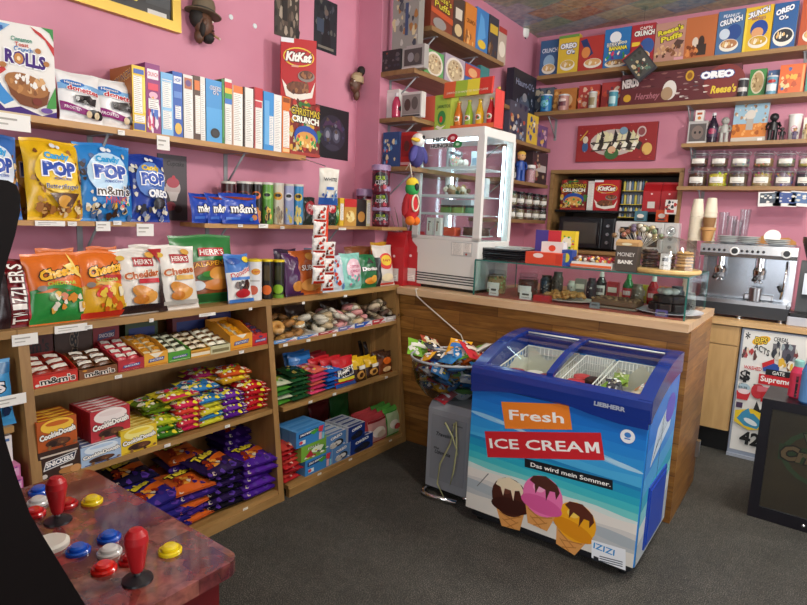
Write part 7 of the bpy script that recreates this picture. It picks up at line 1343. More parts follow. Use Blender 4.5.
for i in range(22):
    a = q.uniform(0, 6.28); rr = math.sqrt(q.random())*.12; p = (t.location.x+rr*math.cos(a), 3.42+.6*rr*math.sin(a), IZ+.025+.04*(1-rr/.13)*q.random()); rot = (q.uniform(-.5,.5), q.uniform(-.5,.5), q.uniform(0, 6))
    if o is None: g = G(); g.tube([(.028*math.cos(b), .02*math.sin(b), .004*math.sin(3*b)) for b in [x*.7-1 for x in range(6)]], [.006,.011,.013,.013,.011,.006], M('#c08a4c', .5), 7); o = g.build('pastry', None, p, rot, 'golden curled pastry heaped on the white showcase plate', 'pastry', 'pastries on the showcase plate')
    else: dup(o, p, rot)
def slab(px, Y, w, d, h, c, cs, label, name='cake_tray'):
    t = thing(name, label, 'cake', (xpx(px, Y, IZ), Y, IZ)); g = G(); g.rbox(-w/2, -d/2, 0, w/2, d/2, .012, M('#8a7a6a', .4), .02); g.build('tray', t); g = G(); g.rbox(-w*.47, -d*.46, .012, w*.47, d*.46, h, M(c, .6), .02); q = random.Random(int(px))
    for i in range(70): g.ball((q.uniform(-.44,.44)*w, q.uniform(-.42,.42)*d, h), (.012,.012,.007), M(q.choice(cs), .6), 6)
    g.build('cake_body', t); return t
slab(617, 3.40, .27, .2, .05, '#6a4a30', ['#8a6a48','#5a3a24','#a08058'], 'crumb-topped brown cake tray in the middle of the showcase')
t = thing('brownie_plate', 'white plate of dark brownies at the right end of the showcase', 'plate', (xpx(668, 3.42, IZ), 3.42, IZ)); g = G(); g.lathe([(.1,0),(.175,.014),(.177,.018),(.1,.006),(0,.005)], M('#cfd2d8', .25), 28); g.build('plate', t)
q = random.Random(3)
for i in range(16):
    a = i*.785; r_ = .07 if i < 8 else .05; g = G(); s = .032; g.rbox(-s, -s, 0, s, s, .04, M(q.choice(['#2a1a16','#34201a','#241614']), .7), .01)
    g.build('brownie', None, (t.location.x+r_*math.cos(a), 3.42+r_*math.sin(a), IZ+.018+(.041 if i >= 8 else 0)), (0, 0, a), ['dark brownie in the lower ring on the white plate', 'dark brownie in the upper ring on the white plate'][i >= 8], 'brownie', 'brownies in the showcase')
g = G(); [g.ball((.03*math.cos(a), .03*math.sin(a), .02), (.03,.03,.02), M('#c8c4bc', .6), 8) for a in (0, 1.6, 3.1, 4.7)]; g.build('napkin', None, (t.location.x-.01, 3.42, IZ+.1), (0,0,0), 'crumpled pale napkin on top of the brownies', 'napkin')
card(xpx(661, 3.25, IZ), 3.25, IZ, .06, .035, 'small violet price stand before the brownie plate', '2,-', '#5a4a8a'); card(xpx(594, 3.24, IZ), 3.24, IZ, .055, .035, 'small grey price stand before the crumb cake', '2,-', '#7a7c80')
g = G(); g.box(0, 0, 0, .1, .05, .035, M('#b8262c', .4)); g.build('red_box', None, (xpx(533, 3.25, IZ), 3.25, IZ), (0,0,R(4)), 'small red box at the front of the showcase beside the pastry plate', 'box')
# goods standing behind the showcase on the counter
for i, (px, pt, c, lb) in enumerate(((652, 277, '#a81e28', 'red squeeze bottle behind the showcase'), (600, 283, '#2a2624', 'dark bottle with a white label behind the showcase'), (627, 282, '#1f6a34', 'green bottle behind the showcase'))):
    Y = 3.74; x = xpx(px, Y, IZ); h = .17
    t = thing('sauce_bottle', lb, 'bottle', (x, Y, IZ)); g = G(); g.lathe([(.03,0),(.034,.01),(.034,h*.6),(.014,h*.82)], M(c, .2), 16); g.build('bottle_body', t); g = G(); g.lathe([(.016,h*.82),(.012,h),(0,h)], M('#2f9a4a' if c == '#1f6a34' else '#d8d4cc', .4), 12); g.build('cap', t); g = G(); S = lambda u, v, o: ((.035+o)*math.sin((u-.5)*2.2), -(.035+o)*math.cos((u-.5)*2.2), h*(.12+.4*v)); deco(g, S, [('r',.05,.05,.95,.95,'#e0dcd0' if c == '#2a2624' else '#c8242c'),('r',.2,.3,.8,.7,'#6a5a54' if c == '#2a2624' else '#e8d8d0')], .4, sub=6); g.build('bottle_label', t)
for px, c, lb in ((663, '#d8762c', 'orange box behind the showcase'), (640, '#c8b82c', 'yellow packet behind the showcase'), (612, '#b02a2e', 'red packet behind the showcase'), (580, '#8a8478', 'grey patterned packet behind the showcase')):
    x = xpx(px, 3.76, IZ); g = carton(.07, .04, .11, c, {'f': [('r',.1,.4,.9,.7,'#e8dcc8')]}); g.build('tea_box', None, (x, 3.765, IZ), (0,0,0), lb, 'packet', 'packets behind the showcase')
for i, (px, w_, h_, c) in enumerate(((545,.08,.12,'#3a3430'),(556,.07,.15,'#5a5048'),(570,.05,.1,'#c8c2b4'),(590,.06,.13,'#2f2a2c'),(636,.07,.12,'#7a6a54'),(675,.08,.13,'#4a4a50'),(689,.06,.1,'#b8b4ac'))):
    x = xpx(px, 3.66, IZ); g = G(); g.lathe([(w_*.5,0),(w_*.52,.01),(w_*.52,h_*.75),(w_*.4,h_*.85),(w_*.4,h_)], M(c, .3), 14); S = lambda u, v, o: ((w_*.522+o)*math.sin((u-.5)*2.2), -(w_*.522+o)*math.cos((u-.5)*2.2), h_*(.1+.6*v)); deco(g, S, [('b',.05,.05,.95,.95,16,['#d8d0c0',c,'#8a7a68','#1c1a1a'],i+2,.1)], .4, sub=6)
    g.build('storage_tin', None, (x, 3.67, IZ), (0,0,0), ['dark','taupe','ivory','blackish','khaki','slate','light grey'][i]+' speckled tin at the back inside the showcase', 'tin', 'tins at the back of the showcase')
# on the showcase top
TZ = SZ1+.001
t = thing('wrapped_stack', 'black shrink-wrapped stack of flat packs under a clear sheet on the showcase', 'stack', (SX0-.012, SY0+.1, TZ)); q = random.Random(2)
g = G(); z = 0
for i in range(5): g.rbox(q.uniform(-.006,.006), q.uniform(-.006,.006), z, .27+q.uniform(-.006,.006), .36, z+.013, M('#14151a', .25), .008); z += .0135
g.build('packs', t); g = G(); g.rbox(.0, .0, z, .28, .36, z+.006, M('#9a9c9a', .3), .01); g.rbox(.04, .1, z+.006, .22, .3, z+.012, M('#b4b6b4', .3), .01); g.build('cover_sheet', t)
def tbox(pa, pb, pt, Y, z, base, dec, label, d=.06, rz=0, name='game_box'):
    x, w, h = bw(pa, pb, pt, Y, z); put(carton(w, d, h, base, {'f': dec}), name, (x, Y+d/2, z), label, 'box', 'bright boxes on the showcase', rz=R(rz)); return h
h1 = tbox(525, 562, 252.5, 3.25, TZ, {'*': '#d8482c', 'r': '#2a4a8a', 't': '#d85a3c'}, [('e',.35,.72,.14,.2,'#f0d8d0'),('r',.82,.1,.98,.9,'#c83a24')], 'orange-red flat box at the front on the showcase', .12)
h2 = tbox(541, 563, 242, 3.32, TZ+h1, '#e0dedb', [('e',.5,.4,.16,.3,'#d84a2c')], 'white box with a red oval on the orange-red box', .06)
tbox(534, 573, 230.5, 3.46, TZ, {'*': '#e0c02c', 'l': '#3a4a9a'}, [('r',0,0,.33,1,'#4a3a8a'),('r',.33,.2,.66,1,'#c8303a'),('r',.66,0,1,1,'#e6c82c'),('e',.8,.62,.12,.2,'#f0e8d0'),('b',.68,.4,.96,.85,16,['#3a8ac8','#d83a4a','#3a9a4a','#e8e0d0'],3,.04),('b',.02,.05,.6,.4,14,['#3a8ac8','#d8c83c','#d83a6a'],5,.05)], 'tall multicoloured candy game box on the showcase', .06)
tbox(561, 571, 250, 3.3, TZ, '#2a4a9a', [('e',.5,.5,.3,.3,'#d8c83c')], 'small blue box at the right of the orange-red box', .08)
t = thing('candy_strip_tray', 'low white and orange tray of small sweets on the showcase', 'tray', (xpx(570, 3.3, TZ), 3.3, TZ)); w = xpx(612, 3.3, TZ)-t.location.x; g = G(); g.box(0,0,0,w,.12,.03,M('#e0ddd6', .5)); g.box(.0,-.001,.002,w*.98,0,.016,M('#e0622c', .5)); g.build('tray', t)
q = random.Random(6); g = G(); [g.ball((q.uniform(.01,w-.01), q.uniform(.01,.11), .034+.02*q.random()), .011, M(q.choice(['#c8303a','#d8d0c0','#7a4a3a','#e0b04a','#4a3a3a']), .4), 6) for i in range(60)]; g.build('sweets', t, kind='stuff')
for i, px in enumerate((600, 604)):
    pass
x, w, h = bw(614, 635.5, 246, 3.27, TZ)
t = thing('money_box', 'dark cardboard box lettered MONEY BANK on the showcase', 'money box', (x, 3.27, TZ)); g = G(); g.box(-w/2, 0, 0, w/2, .08, h, M('#4a4038', .6)); S = lambda u, v, o: ((u-.5)*w, -o, v*h); deco(g, S, [('t','MONEY',.5,.66,.8,.16,'#e8e4dc',None,{'b':.05}),('t','BANK',.5,.36,.72,.16,'#e8e4dc',None,{'b':.05})], .5); g.build('box_body', t)
g = G(); g.prism([(-.003,h),(.083,h),(.083,h+.02),(.04,h+.035),(-.003,h+.02)], -w/2-.003, w/2+.003, M('#b08a58', .6), 'x'); S = lambda u, v, o: ((u-.5)*w, -.003-o, h+.02*v); deco(g, S, [('e',.5,.5,.24,.36,'#d8d0b0')], .5); g.build('lid', t)
# lollipop holder behind the money box
t = thing('lollipop_holder', 'steel holder of wrapped lollipops on the showcase', 'lollipop holder', (xpx(637, 3.5, TZ), 3.5, TZ)); g = G(); g.lathe([(.04,0),(.035,.02),(.012,.03),(.012,.1),(.03,.12),(0,.125)], STEEL, 16); g.build('stand', t)
q = random.Random(12); first = None; LC = ['#c8b48a','#8a6a4a','#d8d0c4','#b0a070','#a86a5a','#7a8a6a','#e0b04a','#6a5a7a']
for i in range(26):
    a = i*2.399; e = .1+.95*((i+.5)/26); L = .145; d = Vector((math.sin(e)*math.cos(a), math.sin(e)*math.sin(a), math.cos(e))); c = LC[i % 8]
    l = thing('lollipop', '%s-wrapped lollipop sticking out of the steel holder' % ['cream','brown','white','olive','rust','sage','amber','violet'][i % 8], 'lollipop', (t.location.x+d.x*.02, 3.5+d.y*.02, TZ+.115), 0, 'wrapped lollipops')
    tip = d*L*(.75+.25*q.random()); g = G(); g.tube([(0,0,0), tuple(tip)], .0018, M('#e6e2da', .5), 5); g.build('stick', l); g = G(); g.ball(tip, .0155, M(c, .3), 9); g.build('candy_ball', l); g = G(); g.ball(tip, (.023,.023,.02), POLY, 8); g.build('film', l)
# glass dome with cookies
dx, dy = xpx(666.5, 3.42, TZ), 3.42; rb = (xpx(700, 3.42, TZ)-xpx(633, 3.42, TZ))/2
t = thing('cookie_board', 'round wooden board under the glass dome', 'board', (dx, dy, TZ)); g = G(); g.lathe([(rb*.97,0),(rb,.006),(rb,.018),(rb*.98,.022),(0,.022)], wood('board_light', '#c8a060', '#d8b87a', (6, 1, 6), .4), 36); g.build('board', t)
t = thing('glass_dome', 'clear glass dome with a ball knob over the cookies', 'dome', (dx, dy, TZ+.0225)); pr = [(rb*.93,0),(rb*.93,.05)]+[(rb*.93*math.cos(a*PI/16), .05+.125*math.sin(a*PI/16)) for a in range(1, 8)]+[(.0, .176)]
DG = glass('dome_glass', '#eff3f3', 1.75); g = G(); g.lathe(pr, DG, 36, caps=False); g.build('dome_shell', t); g = G(); g.lathe([(.012,.174),(.012,.185)], CLEAR, 12, caps=False); g.ball((0,0,.205), .026, DG, 16); g.build('knob', t)
q = random.Random(8); k = 0; o = {}
for sx, n, c, cn in ((-.085, 6, '#3a2419', 'dark chocolate'), (.0, 5, '#6a4428', 'brown chocolate'), (.085, 6, '#c89a5c', 'golden')):
    for i in range(n):
        lb = '%s %s cookie in its pile under the dome' % (ORD[n-1-i], cn); loc = (dx+sx+q.uniform(-.006,.006), dy-.02+q.uniform(-.012,.012), TZ+.0235+i*.0165); cc = c if not (sx < 0.05 and i == n-2 and sx > -.01) else '#b8864a'
        if cn in o: dup(o[cn], loc, (0, 0, q.uniform(0, 6)), lb); continue
        g = G(); g.lathe([(.038,0),(.043,.006),(.038,.013),(.02,.016),(0,.016)], M(c, .7), 18); [g.ball((.03*math.cos(a), .03*math.sin(a), .014), .005, M('#2a1812', .6), 6) for a in (0, 1.2, 2.7, 4, 5.2)]; o[cn] = g.build('cookie', None, loc, (0,0,0), lb, 'cookie', 'cookies under the dome')
card(dx+.008, dy-.105, TZ+.023, .05, .085, 'dark-edged card standing before the cookies under the dome', 'Cookies', '#d8d4d0')
# hanging tag at the niche post
p = at(671, 207, y=5.3); g = carton(.09, .006, .12, '#d8d2cc', {'f': [('b',.1,.1,.9,.9,12,['#2a2a2c','#b8342c','#f0ece6'],5,.16),('r',.2,.1,.8,.3,'#b82c2c')]}); t = g.build('hanging_tag', None, (p.x, 5.3, p.z-.06), (0,0,0), 'white, black and red cut-out tag hanging at the right end of the niche', 'tag')

# ------------------------------------------------------------------ bowl of sweets on the grey box
bz0 = .532; BX, BYY = .86, 2.79; bz = .8; QX = .905
t = thing('chrome_stand', 'bent chrome tube stand under the grey speaker box', 'stand', (QX, BYY, 0)); g = G()
g.tube([(.13,-.2,.02),(-.04,-.225,.016),(-.08,-.215,.016),(-.1,-.18,.017),(-.085,.0,.02),(-.07,.1,.03),(-.06,.14,.06)], .013, CHROME, 10); g.tube([(.13,-.14,.02),(.16,-.12,.02),(.15,.14,.04),(.14,.17,.09)], .012, CHROME, 10); g.build('tube_frame', t)
t = thing('speaker_box', 'grey plastic speaker-like box lettered in black below the bowl', 'grey box', (QX, BYY, .035)); g = G(); bxw = .17
g.prism([(-.15,.0),(.12,.0),(.14,.03),(.14,.46),(.11,.495),(-.12,.495),(-.15,.46)], -.11, .16, M('#8a8d92', .4), 'x'); g.build('housing', t)
g = G(); g.rbox(-.085,-.153,.05,.14,-.149,.43,M('#808388', .45),.0015); S = lambda u, v, o: (-.09+.23*u, -.1535-o, .05+.38*v); deco(g, S, [('t','Travelino!',.45,.72,.55,.06,'#1c1d20',None,{'sh':.3}),('t','the',.2,.5,.15,.04,'#1c1d20',None,{'sh':.3}),('t','Ushmania',.38,.44,.44,.06,'#1c1d20',None,{'sh':.3}),('r',.6,.9,.9,.92,'#5a5d62')], .4); g.build('front_plate', t)
t = thing('sweets_bowl', 'clear plastic bowl of wrapped sweets on the grey box', 'bowl', (BX-.02, BYY, .532)); g = G(); RB = .235
prof_ = [(.09,0),(.15,.02),(.205,.09),(.228,.17),(RB,.235)]
g.lathe(prof_, glass('bowl_plastic', '#bcc2ca', 1.9, .1), 36, caps=False); g.lathe([(.09,0),(0,.0)], CLEAR, 24, caps=False); g.build('bowl_shell', t); g = G(); g.tube([(RB*math.cos(2*PI*i/40), RB*math.sin(2*PI*i/40), .237) for i in range(40)], .007, M('#a8acb0', .25), 8, closed=True); g.build('rim', t)
q = random.Random(21); cl = [('#2f86c8','sky blue'),('#e8a81f','amber'),('#7ab83a','lime green'),('#d8d4cc','white'),('#c8303a','red'),('#2a3a7a','navy'),('#3a3a40','black'),('#d86a2c','orange')]; o = {}
for i in range(80):
    a = q.uniform(0, 6.28); lay = i/80; z = .035+.2*lay; rm = (.055+.125*lay)*math.sqrt(q.random())
    if i > 66: z = .235+.03*q.random(); rm = .15*math.sqrt(q.random())
    c, cn = cl[i % 8]; loc = (BX-.02+rm*math.cos(a), BYY+rm*math.sin(a), bz0+z); rot = (q.uniform(-2, -1), q.uniform(-.5, .5), q.uniform(0, 6)); lb = '%s wrapped sweet in the clear bowl' % cn
    if cn in o: dup(o[cn], loc, rot); continue
    o[cn] = pouch(.085, .11, .03, c, [('b',.1,.1,.9,.9,10,[c,'#f0ece4','#3a78c0' if i % 2 else '#e8d23c'],i,.12),('r',.1,.45,.9,.6,'#f0ece4')], i+5, nu=7, nv=8).build('wrapped_sweet', None, loc, rot, lb, 'wrapped sweet', 'wrapped sweets in the bowl')
for px, py, c, c2, rz, lb, y in ((420, 343, '#8ac83c', '#f0f0e0', 40, 'lime green packet sticking up at the left of the bowl', BYY-.03), (447, 349, '#2f86c8', '#e8f0f4', -20, 'bright blue packet on top of the bowl', BYY-.12), (458, 343, '#e8a81f', '#3a78c0', 20, 'amber packet on top of the bowl', BYY-.05), (437, 340, '#b8503a', '#e8d8b0', 60, 'rust red packet standing at the back of the bowl', BYY+.1), (470, 342, '#dcd8d0', '#6a9a3c', -50, 'white and green packet leaning at the right of the bowl', BYY), (480, 346, '#c8303a', '#e8d8c8', 70, 'red and white packet at the right edge of the bowl', BYY-.06)):
    p = at(px, py, y=y); g = pouch(.13, .15, .03, c, [('b',.1,.1,.9,.9,16,[c,c2,'#f4f0e8','#2a2a30'],int(px),.11),('r',.12,.4,.88,.62,c2)], int(px)); g.build('sweet_packet', None, (p.x, p.y-.02, p.z-.075), (R(-62), R(rz*.3), R(rz)), lb, 'sweet packet', 'packets on top of the bowl')
# white cable hanging from the counter, and a trailing leaf strand
p0 = at(413, 287, y=3.1); p1 = at(462, 337, y=3.06)
g = G(); p2 = at(461, 335, y=3.158); g.tube([(p0.x+.02, 3.13, 1.085), (p0.x+.02, 3.106, 1.083), (p0.x+.03, 3.104, 1.04), (p0.x+.06, 3.155, .99), (p2.x, 3.158, p2.z), (p2.x+.03, 3.16, p2.z-.06)], .0045, M('#d8d2c4', .5), 6); g.build('white_cable', None, (0,0,0), (0,0,0), 'thin white cable slanting down the plank counter front', 'cable')
g = G()
for pts in (((.99,2.60,.46),(.985,2.575,.35),(.93,2.57,.22),(.915,2.575,.1),(.96,2.58,.03)), ((1.0,2.60,.47),(1.03,2.57,.33),(1.02,2.565,.2),(1.0,2.57,.12)), ((.93,2.6,.44),(.95,2.57,.46),(1.0,2.565,.40),(1.04,2.57,.3))): g.tube(pts, [.005]*(len(pts)-1)+[.002], M('#a8a878', .6), 5)
g.build('leaf_strand', None, (0,0,0), (0,0,0), 'dry yellow-green strand of leaves hanging between grey box and freezer', 'leaves')
# ------------------------------------------------------------------ framed dark sign with bottles on the right
SXA = 2.318; SY = 3.56
t = thing('framed_sign', 'black-framed dark glossy sign box standing on the floor at the right', 'sign', (SXA, SY, 0), R(-2)); sw, sd, sh = .62, .34, .67
g = G(); fm = M('#15131a', .3)
for a in ((0,0,.05,sh),(sw-.05,0,sw,sh),(.05,0,sw-.05,.07),(.05,sh-.05,sw-.05,sh)): g.box(a[0], 0, a[1], a[2], .04, a[3], fm)
g.build('frame', t); g = G(); g.box(0, .04, 0, sw, sd, sh, M('#1d1a20', .35)); g.build('cabinet', t)
m, nt, b = nodes('dark_brown_print'); n = noise(nt, coords(nt), 3, 3); nt.links.new(ramp(nt, n.outputs['Fac'], [(.3, '#3a2a20'), (.7, '#4c3a26')]), b.inputs['Base Color']); b.inputs['Roughness'].default_value = .35
g = G(); g.box(.05, .012, .07, sw-.05, .03, sh-.05, m); S = lambda u, v, o: (.05+(sw-.1)*u, .0118-o, .07+(sh-.12)*v)
deco(g, S, [('e',.5,.6,.38,.28,'#3c4a30'),('e',.5,.6,.33,.24,'#4a3626'),('r',.1,.52,.9,.68,'#344028'),('T','WILD',.46,.77,.34,.1,'#625c46','#1f1a16',{'b':.05}),('T','Criticone',.5,.6,.76,.15,'#66523a','#241c18',{'b':.05,'sh':.2}),('e',.5,.42,.12,.05,'#3a3a28')], .3); g.build('print', t)
g = G(); g.box(.05, .006, .07, sw-.05, .009, sh-.05, CLEAR); g.build('glass_pane', t); g = G(); g.ball((.255, -.004, .035), .011, CHROME, 10); g.build('lock_knob', t)
Zt = sh+.001
def sport(px, pt, Y, c, cap, lab, txt, label, tc='#f0ece8'):
    x = xpx(px, Y, Zt); h = zpx(pt, x, Y)-Zt; r = .036; t = thing('drink_bottle', label, 'bottle', (x, Y, Zt)); g = G(); g.lathe([(r*.8,0),(r,.01),(r,h*.3),(r*.88,h*.4),(r,h*.5),(r,h*.66),(r*.6,h*.84)], M(c, .15), 18); g.build('bottle_body', t); g = G(); g.lathe([(r*.66,h*.83),(r*.66,h*.98),(r*.5,h),(0,h)], M(cap, .4), 16); g.build('cap', t)
    g = G(); S = lambda u, v, o: ((r+.001+o)*math.sin((u-.5)*2.4), -(r+.001+o)*math.cos((u-.5)*2.4), h*(.04+.62*v)); deco(g, S, [('r',0,0,1,1,lab),('t',txt,.5,.5,.3,.86,tc,None,{'b':.05})] if 0 else [('r',0,0,1,1,lab)]+[('t',ch,.5,.14+.16*i,.26,.12,tc,None,{'b':.06,'a':90}) for i, ch in enumerate(txt)], .3, sub=8); g.build('bottle_label', t)
sport(795, 360, 3.70, '#c83a5a', '#8ac0b8', '#c83a54', 'PRIME', 'pink sports drink bottle with a mint cap on the dark sign box', '#1c1a1e'); sport(806, 355, 3.62, '#4a7ab8', '#3a5a9a', '#5a8ac0', '', 'blue drink bottle cut off at the right photo edge', '#d8e0ec')
# ------------------------------------------------------------------ wall decoration
t = thing('framed_picture', 'gold-framed picture at the top left of the pink wall', 'picture', (-.185, 0, 0)); GOLD = M('#c8a84a', .35, .4)
g = G(); y0, y1, z0, z1 = .78, 1.745, 2.395, 2.95
for a in ((y0,z0,y1,z0+.045),(y0,z1-.045,y1,z1),(y0,z0+.045,y0+.045,z1-.045),(y1-.045,z0+.045,y1,z1-.045)): g.box(-.013, a[0], a[1], .018, a[2], a[3], GOLD)
g.build('frame', t); g = G(); g.box(-.013, y0+.045, z0+.045, .004, y1-.045, z1-.045, M('#2c2a2c', .3)); S = lambda u, v, o: (.0042+o, y0+.045+(y1-y0-.09)*u, z0+.045+(z1-z0-.09)*v)
deco(g, S, [('r',.0,.0,1,1,'#1c1b1e'),('p',[(.3,.0),(.3,.6),(.5,.7),(.7,.5),(.62,.1),(.5,.0)],'#141316'),('p',[(.58,.06),(.68,.3),(.8,.24),(.72,.06)],'#c8643a'),('p',[(.72,.1),(.8,.24),(.86,.2),(.8,.08)],'#d8c04a'),('r',.86,.0,.97,.05,'#c8c6c2'),('r',.85,.1,1,.5,'#34363a'),('e',.2,.3,.14,.2,'#5a4a44')], .3); g.build('canvas', t); t.location.x = -.187
def poster(px0, py0, px1, py1, label, base, dec, name='wall_poster', dz=0, th=.003, h=None):
    a = at(px0, py0, x=-.2); b = at(px1, py1, x=-.2); w = b.y-a.y; hh = h or abs(a.z-b.z); zb = min(a.z, b.z)
    put(carton(w, th, hh, base, {'f': dec}), name, (-.2+th/2+.0005, (a.y+b.y)/2, zb), label, 'poster', 'posters on the pink wall', rz=RZ)
poster(274, 34, 298.5, 38, 'brown and grey photo poster at the top of the pink wall', '#3f3831', [('b',.02,.02,.98,.98,46,['#6a5c50','#2a2624','#8a7a6a','#54463c','#a89a88'],4,.09),('e',.35,.75,.14,.1,'#8a6a54'),('e',.65,.7,.13,.1,'#7a5a48'),('r',.3,.2,.5,.6,'#2a2422')], h=.46)
poster(313.5, 46, 336, 56, 'dark movie poster with a cloaked figure right of the photo poster', '#23262c', [('p',[(.3,0),(.35,.6),(.5,.85),(.66,.6),(.75,0)],'#14151a'),('b',.05,.2,.95,.95,26,['#3a4048','#4a4a52','#1c1e24','#5a5a54'],6,.07),('r',.1,.35,.4,.6,'#3a4658'),('r',.15,.05,.85,.1,'#7a7468'),('e',.5,.75,.09,.06,'#6a5c54')], h=.31)
poster(314, 156, 347.5, 157, 'black glossy poster with a violet face behind the top shelf end', '#17161c', [('e',.5,.5,.4,.36,'#2c2838'),('e',.36,.46,.12,.14,'#4a4a5c'),('e',.62,.46,.12,.14,'#4a4a5c'),('e',.36,.46,.06,.08,'#8a8a9a'),('e',.62,.46,.06,.08,'#8a8a9a'),('p',[(.2,.6),(.35,.8),(.5,.7),(.7,.8),(.82,.55),(.6,.66),(.4,.66)],'#4a3050'),('e',.5,.22,.2,.06,'#3c3848'),('b',.15,.25,.85,.8,14,['#5a4a3c','#3a3a5c','#6a6a78'],5,.05)], h=.32)
p = at(173, 222, x=-.2)
put(carton(.16, .004, .325, '#4b4347', {'f': [('t','Cupcake',.6,.86,.6,.1,'#241f22',None,{'sh':.15}),('e',.5,.5,.26,.13,'#c8b8b4'),('e',.5,.58,.22,.08,'#b84a58'),('p',[(.3,.44),(.7,.44),(.6,.3),(.4,.3)],'#d8cfcc'),('e',.52,.66,.06,.03,'#c83a4a'),('e',.4,.22,.18,.07,'#8a3a44'),('e',.66,.18,.14,.06,'#3a2a2c')]}), 'tin_sign', (-.197, p.y, p.z+.008), 'dark grey tin sign with a cupcake behind the dark blue popcorn bag', 'sign', rz=RZ)
# carved head of a bearded man with a hat
pz = at(203, 24, x=-.15); SK = M('#5a3a28', .5); BRD = M('#1f1814', .7)
t = thing('carved_head', 'carved wall head of a bearded man with hat and cigar', 'wall sculpture', (-.148, pz.y, pz.z)); t.scale = (.72, .72, .72)
g = G(); g.ball((0,0,0), (.055,.068,.095), SK, 18); g.ball((.0,.066,-.005), (.016,.02,.022), SK, 10, rot=('X', -.5)); g.ball((.0,.05,.03), (.03,.02,.012), SK, 10); g.ball((0,-.035,-.09), (.035,.035,.05), SK, 10); g.ball((.05,-.02,-.0), (.012,.018,.026), SK, 8); g.ball((.02,.058,-.05), (.02,.014,.012), M('#6a3f30', .5), 8); g.ball((.035,.05,.02), (.01,.01,.007), M('#e0d8cc', .4), 8); g.build('head', t)
g = G(); g.ball((.005,.035,-.085), (.045,.042,.04), BRD, 12); g.ball((.02,.062,-.035), (.02,.01,.007), BRD, 8); g.ball((.03,-.03,-.04), (.03,.02,.06), BRD, 10); g.build('beard', t); g = G(); g.ball((-.01,-.04,.03), (.055,.055,.07), BRD, 12); g.build('hair', t)
g = G(); T = Matrix.Translation((0,0,.06)) @ Matrix.Rotation(R(-6), 4, 'X') @ Matrix.Diagonal((.85,1,1,1)); HT = M('#6a5c48', .7); g.lathe([(.125,0),(.13,.006),(.085,.012),(.08,.07),(.07,.1),(.03,.105),(0,.098)], HT, 26, T); g.lathe([(.0865,.013),(.0845,.032)], M('#2f2a24', .7), 26, T, caps=False); g.build('hat', t)
g = G(); g.tube([(.02,.07,-.06),(.03,.105,-.075)], .008, M('#a8845a', .6), 8); g.tube([(.03,.105,-.075),(.033,.115,-.079)], .0085, M('#d8c8b4', .6), 8); g.build('cigar', t)
# carved head of a woman with headwrap
pz = at(356, 84, x=-.15)
t = thing('carved_head', 'carved wall head of a woman with a pale headwrap and black bun', 'wall sculpture', (-.158, pz.y, pz.z)); t.scale = (.8, .8, .8)
g = G(); g.ball((0,0,0), (.04,.055,.075), SK, 16); g.ball((0,-.052,-.005), (.012,.016,.016), SK, 8); g.ball((.01,-.046,-.04), (.016,.014,.012), M('#6a3a30', .5), 8); g.ball((0,.02,-.08), (.028,.03,.05), SK, 10); g.ball((.035,.01,-.0), (.01,.014,.02), SK, 8); g.ball((.028,-.038,.015), (.008,.008,.006), M('#e0d8cc', .4), 6); g.build('head', t)
g = G(); g.ball((0,.022,.05), (.046,.06,.05), M('#a08a68', .7), 14); [g.tube([(.046*math.cos(a), .02+.06*math.sin(a), .02+.012*k) for a in [x*.4-1.6 for x in range(9)]], .008, M('#b8a480', .7), 6) for k in range(4)]; g.build('headwrap', t); g = G(); g.ball((0,.075,.12), (.035,.04,.04), BRD, 12); g.tube([(0,.05,.08),(0,.07,.11)], .022, M('#8a744f', .7), 8); g.build('hair_bun', t)
for i, (px, py) in enumerate(((231, 17), (255, 26))):  # two small pale discs set on the wall
    p = at(px, py, x=-.198); g = G(); g.lathe([(.014,0),(.013,.004),(0,.005)], M('#d8e0e0', .5), 10); g.build('wall_dot', None, (-.2, p.y, p.z), (0, R(90), 0), ['left pale dot on the pink wall right of the hatted head', 'right pale dot on the pink wall before the photo poster'][i], 'wall plug')

# ------------------------------------------------------------------ arcade machine
AZ = .885
A0 = Vector((1.35, .35, 0)); AR = 0.0
t = thing('arcade_machine', 'dark red two-player arcade machine in the foreground', 'arcade machine', A0, AR)
inv = Matrix.Rotation(-AR, 3, 'Z')
def AL(px, py, z=AZ): v = inv @ (at(px, py, z=z)-A0); return v
fR, fL, nr = AL(241, 555.5), AL(87, 467.5), AL(150, 605)
ax0, ax1, ay1 = fL.x, fR.x+.004, (fR.y+fL.y)/2
DKR = M('#2a0709', .25); MAR = M('#5c0f14', .3, coat=.3)
m, nt, b = nodes('red_marbled_panel'); v = coords(nt); n = noise(nt, v, 9, 6, 1.8); n2 = noise(nt, v, 42, 4, .5)
c_ = ramp(nt, n.outputs['Fac'], [(.3, '#3e1114'), (.45, '#7a2a2e'), (.56, '#96503c'), (.66, '#a8585c'), (.75, '#5a2040')])
vo = nt.nodes.new('ShaderNodeTexVoronoi'); vo.distance = 'CHEBYCHEV'; vo.inputs['Scale'].default_value = 13; vo.inputs['Randomness'].default_value = .6; nt.links.new(v, vo.inputs['Vector'])
c_ = mix(nt, c_, ramp(nt, vo.outputs['Color'], [(.2, '#6e2228'), (.4, '#a0383c'), (.55, '#8c6054'), (.7, '#5a2c3a'), (.85, '#a8756a')], 'CONSTANT'), .55)
c_ = mix(nt, c_, ramp(nt, n2.outputs['Fac'], [(.35, '#6a4a48'), (.65, '#f0d8d0')]), .7, 'MULTIPLY'); nt.links.new(c_, b.inputs['Base Color']); b.inputs['Roughness'].default_value = .25; b.inputs['Coat Weight'].default_value = .8; b.inputs['Coat Roughness'].default_value = .06
g = G(); yb = -.12; r_ = .03
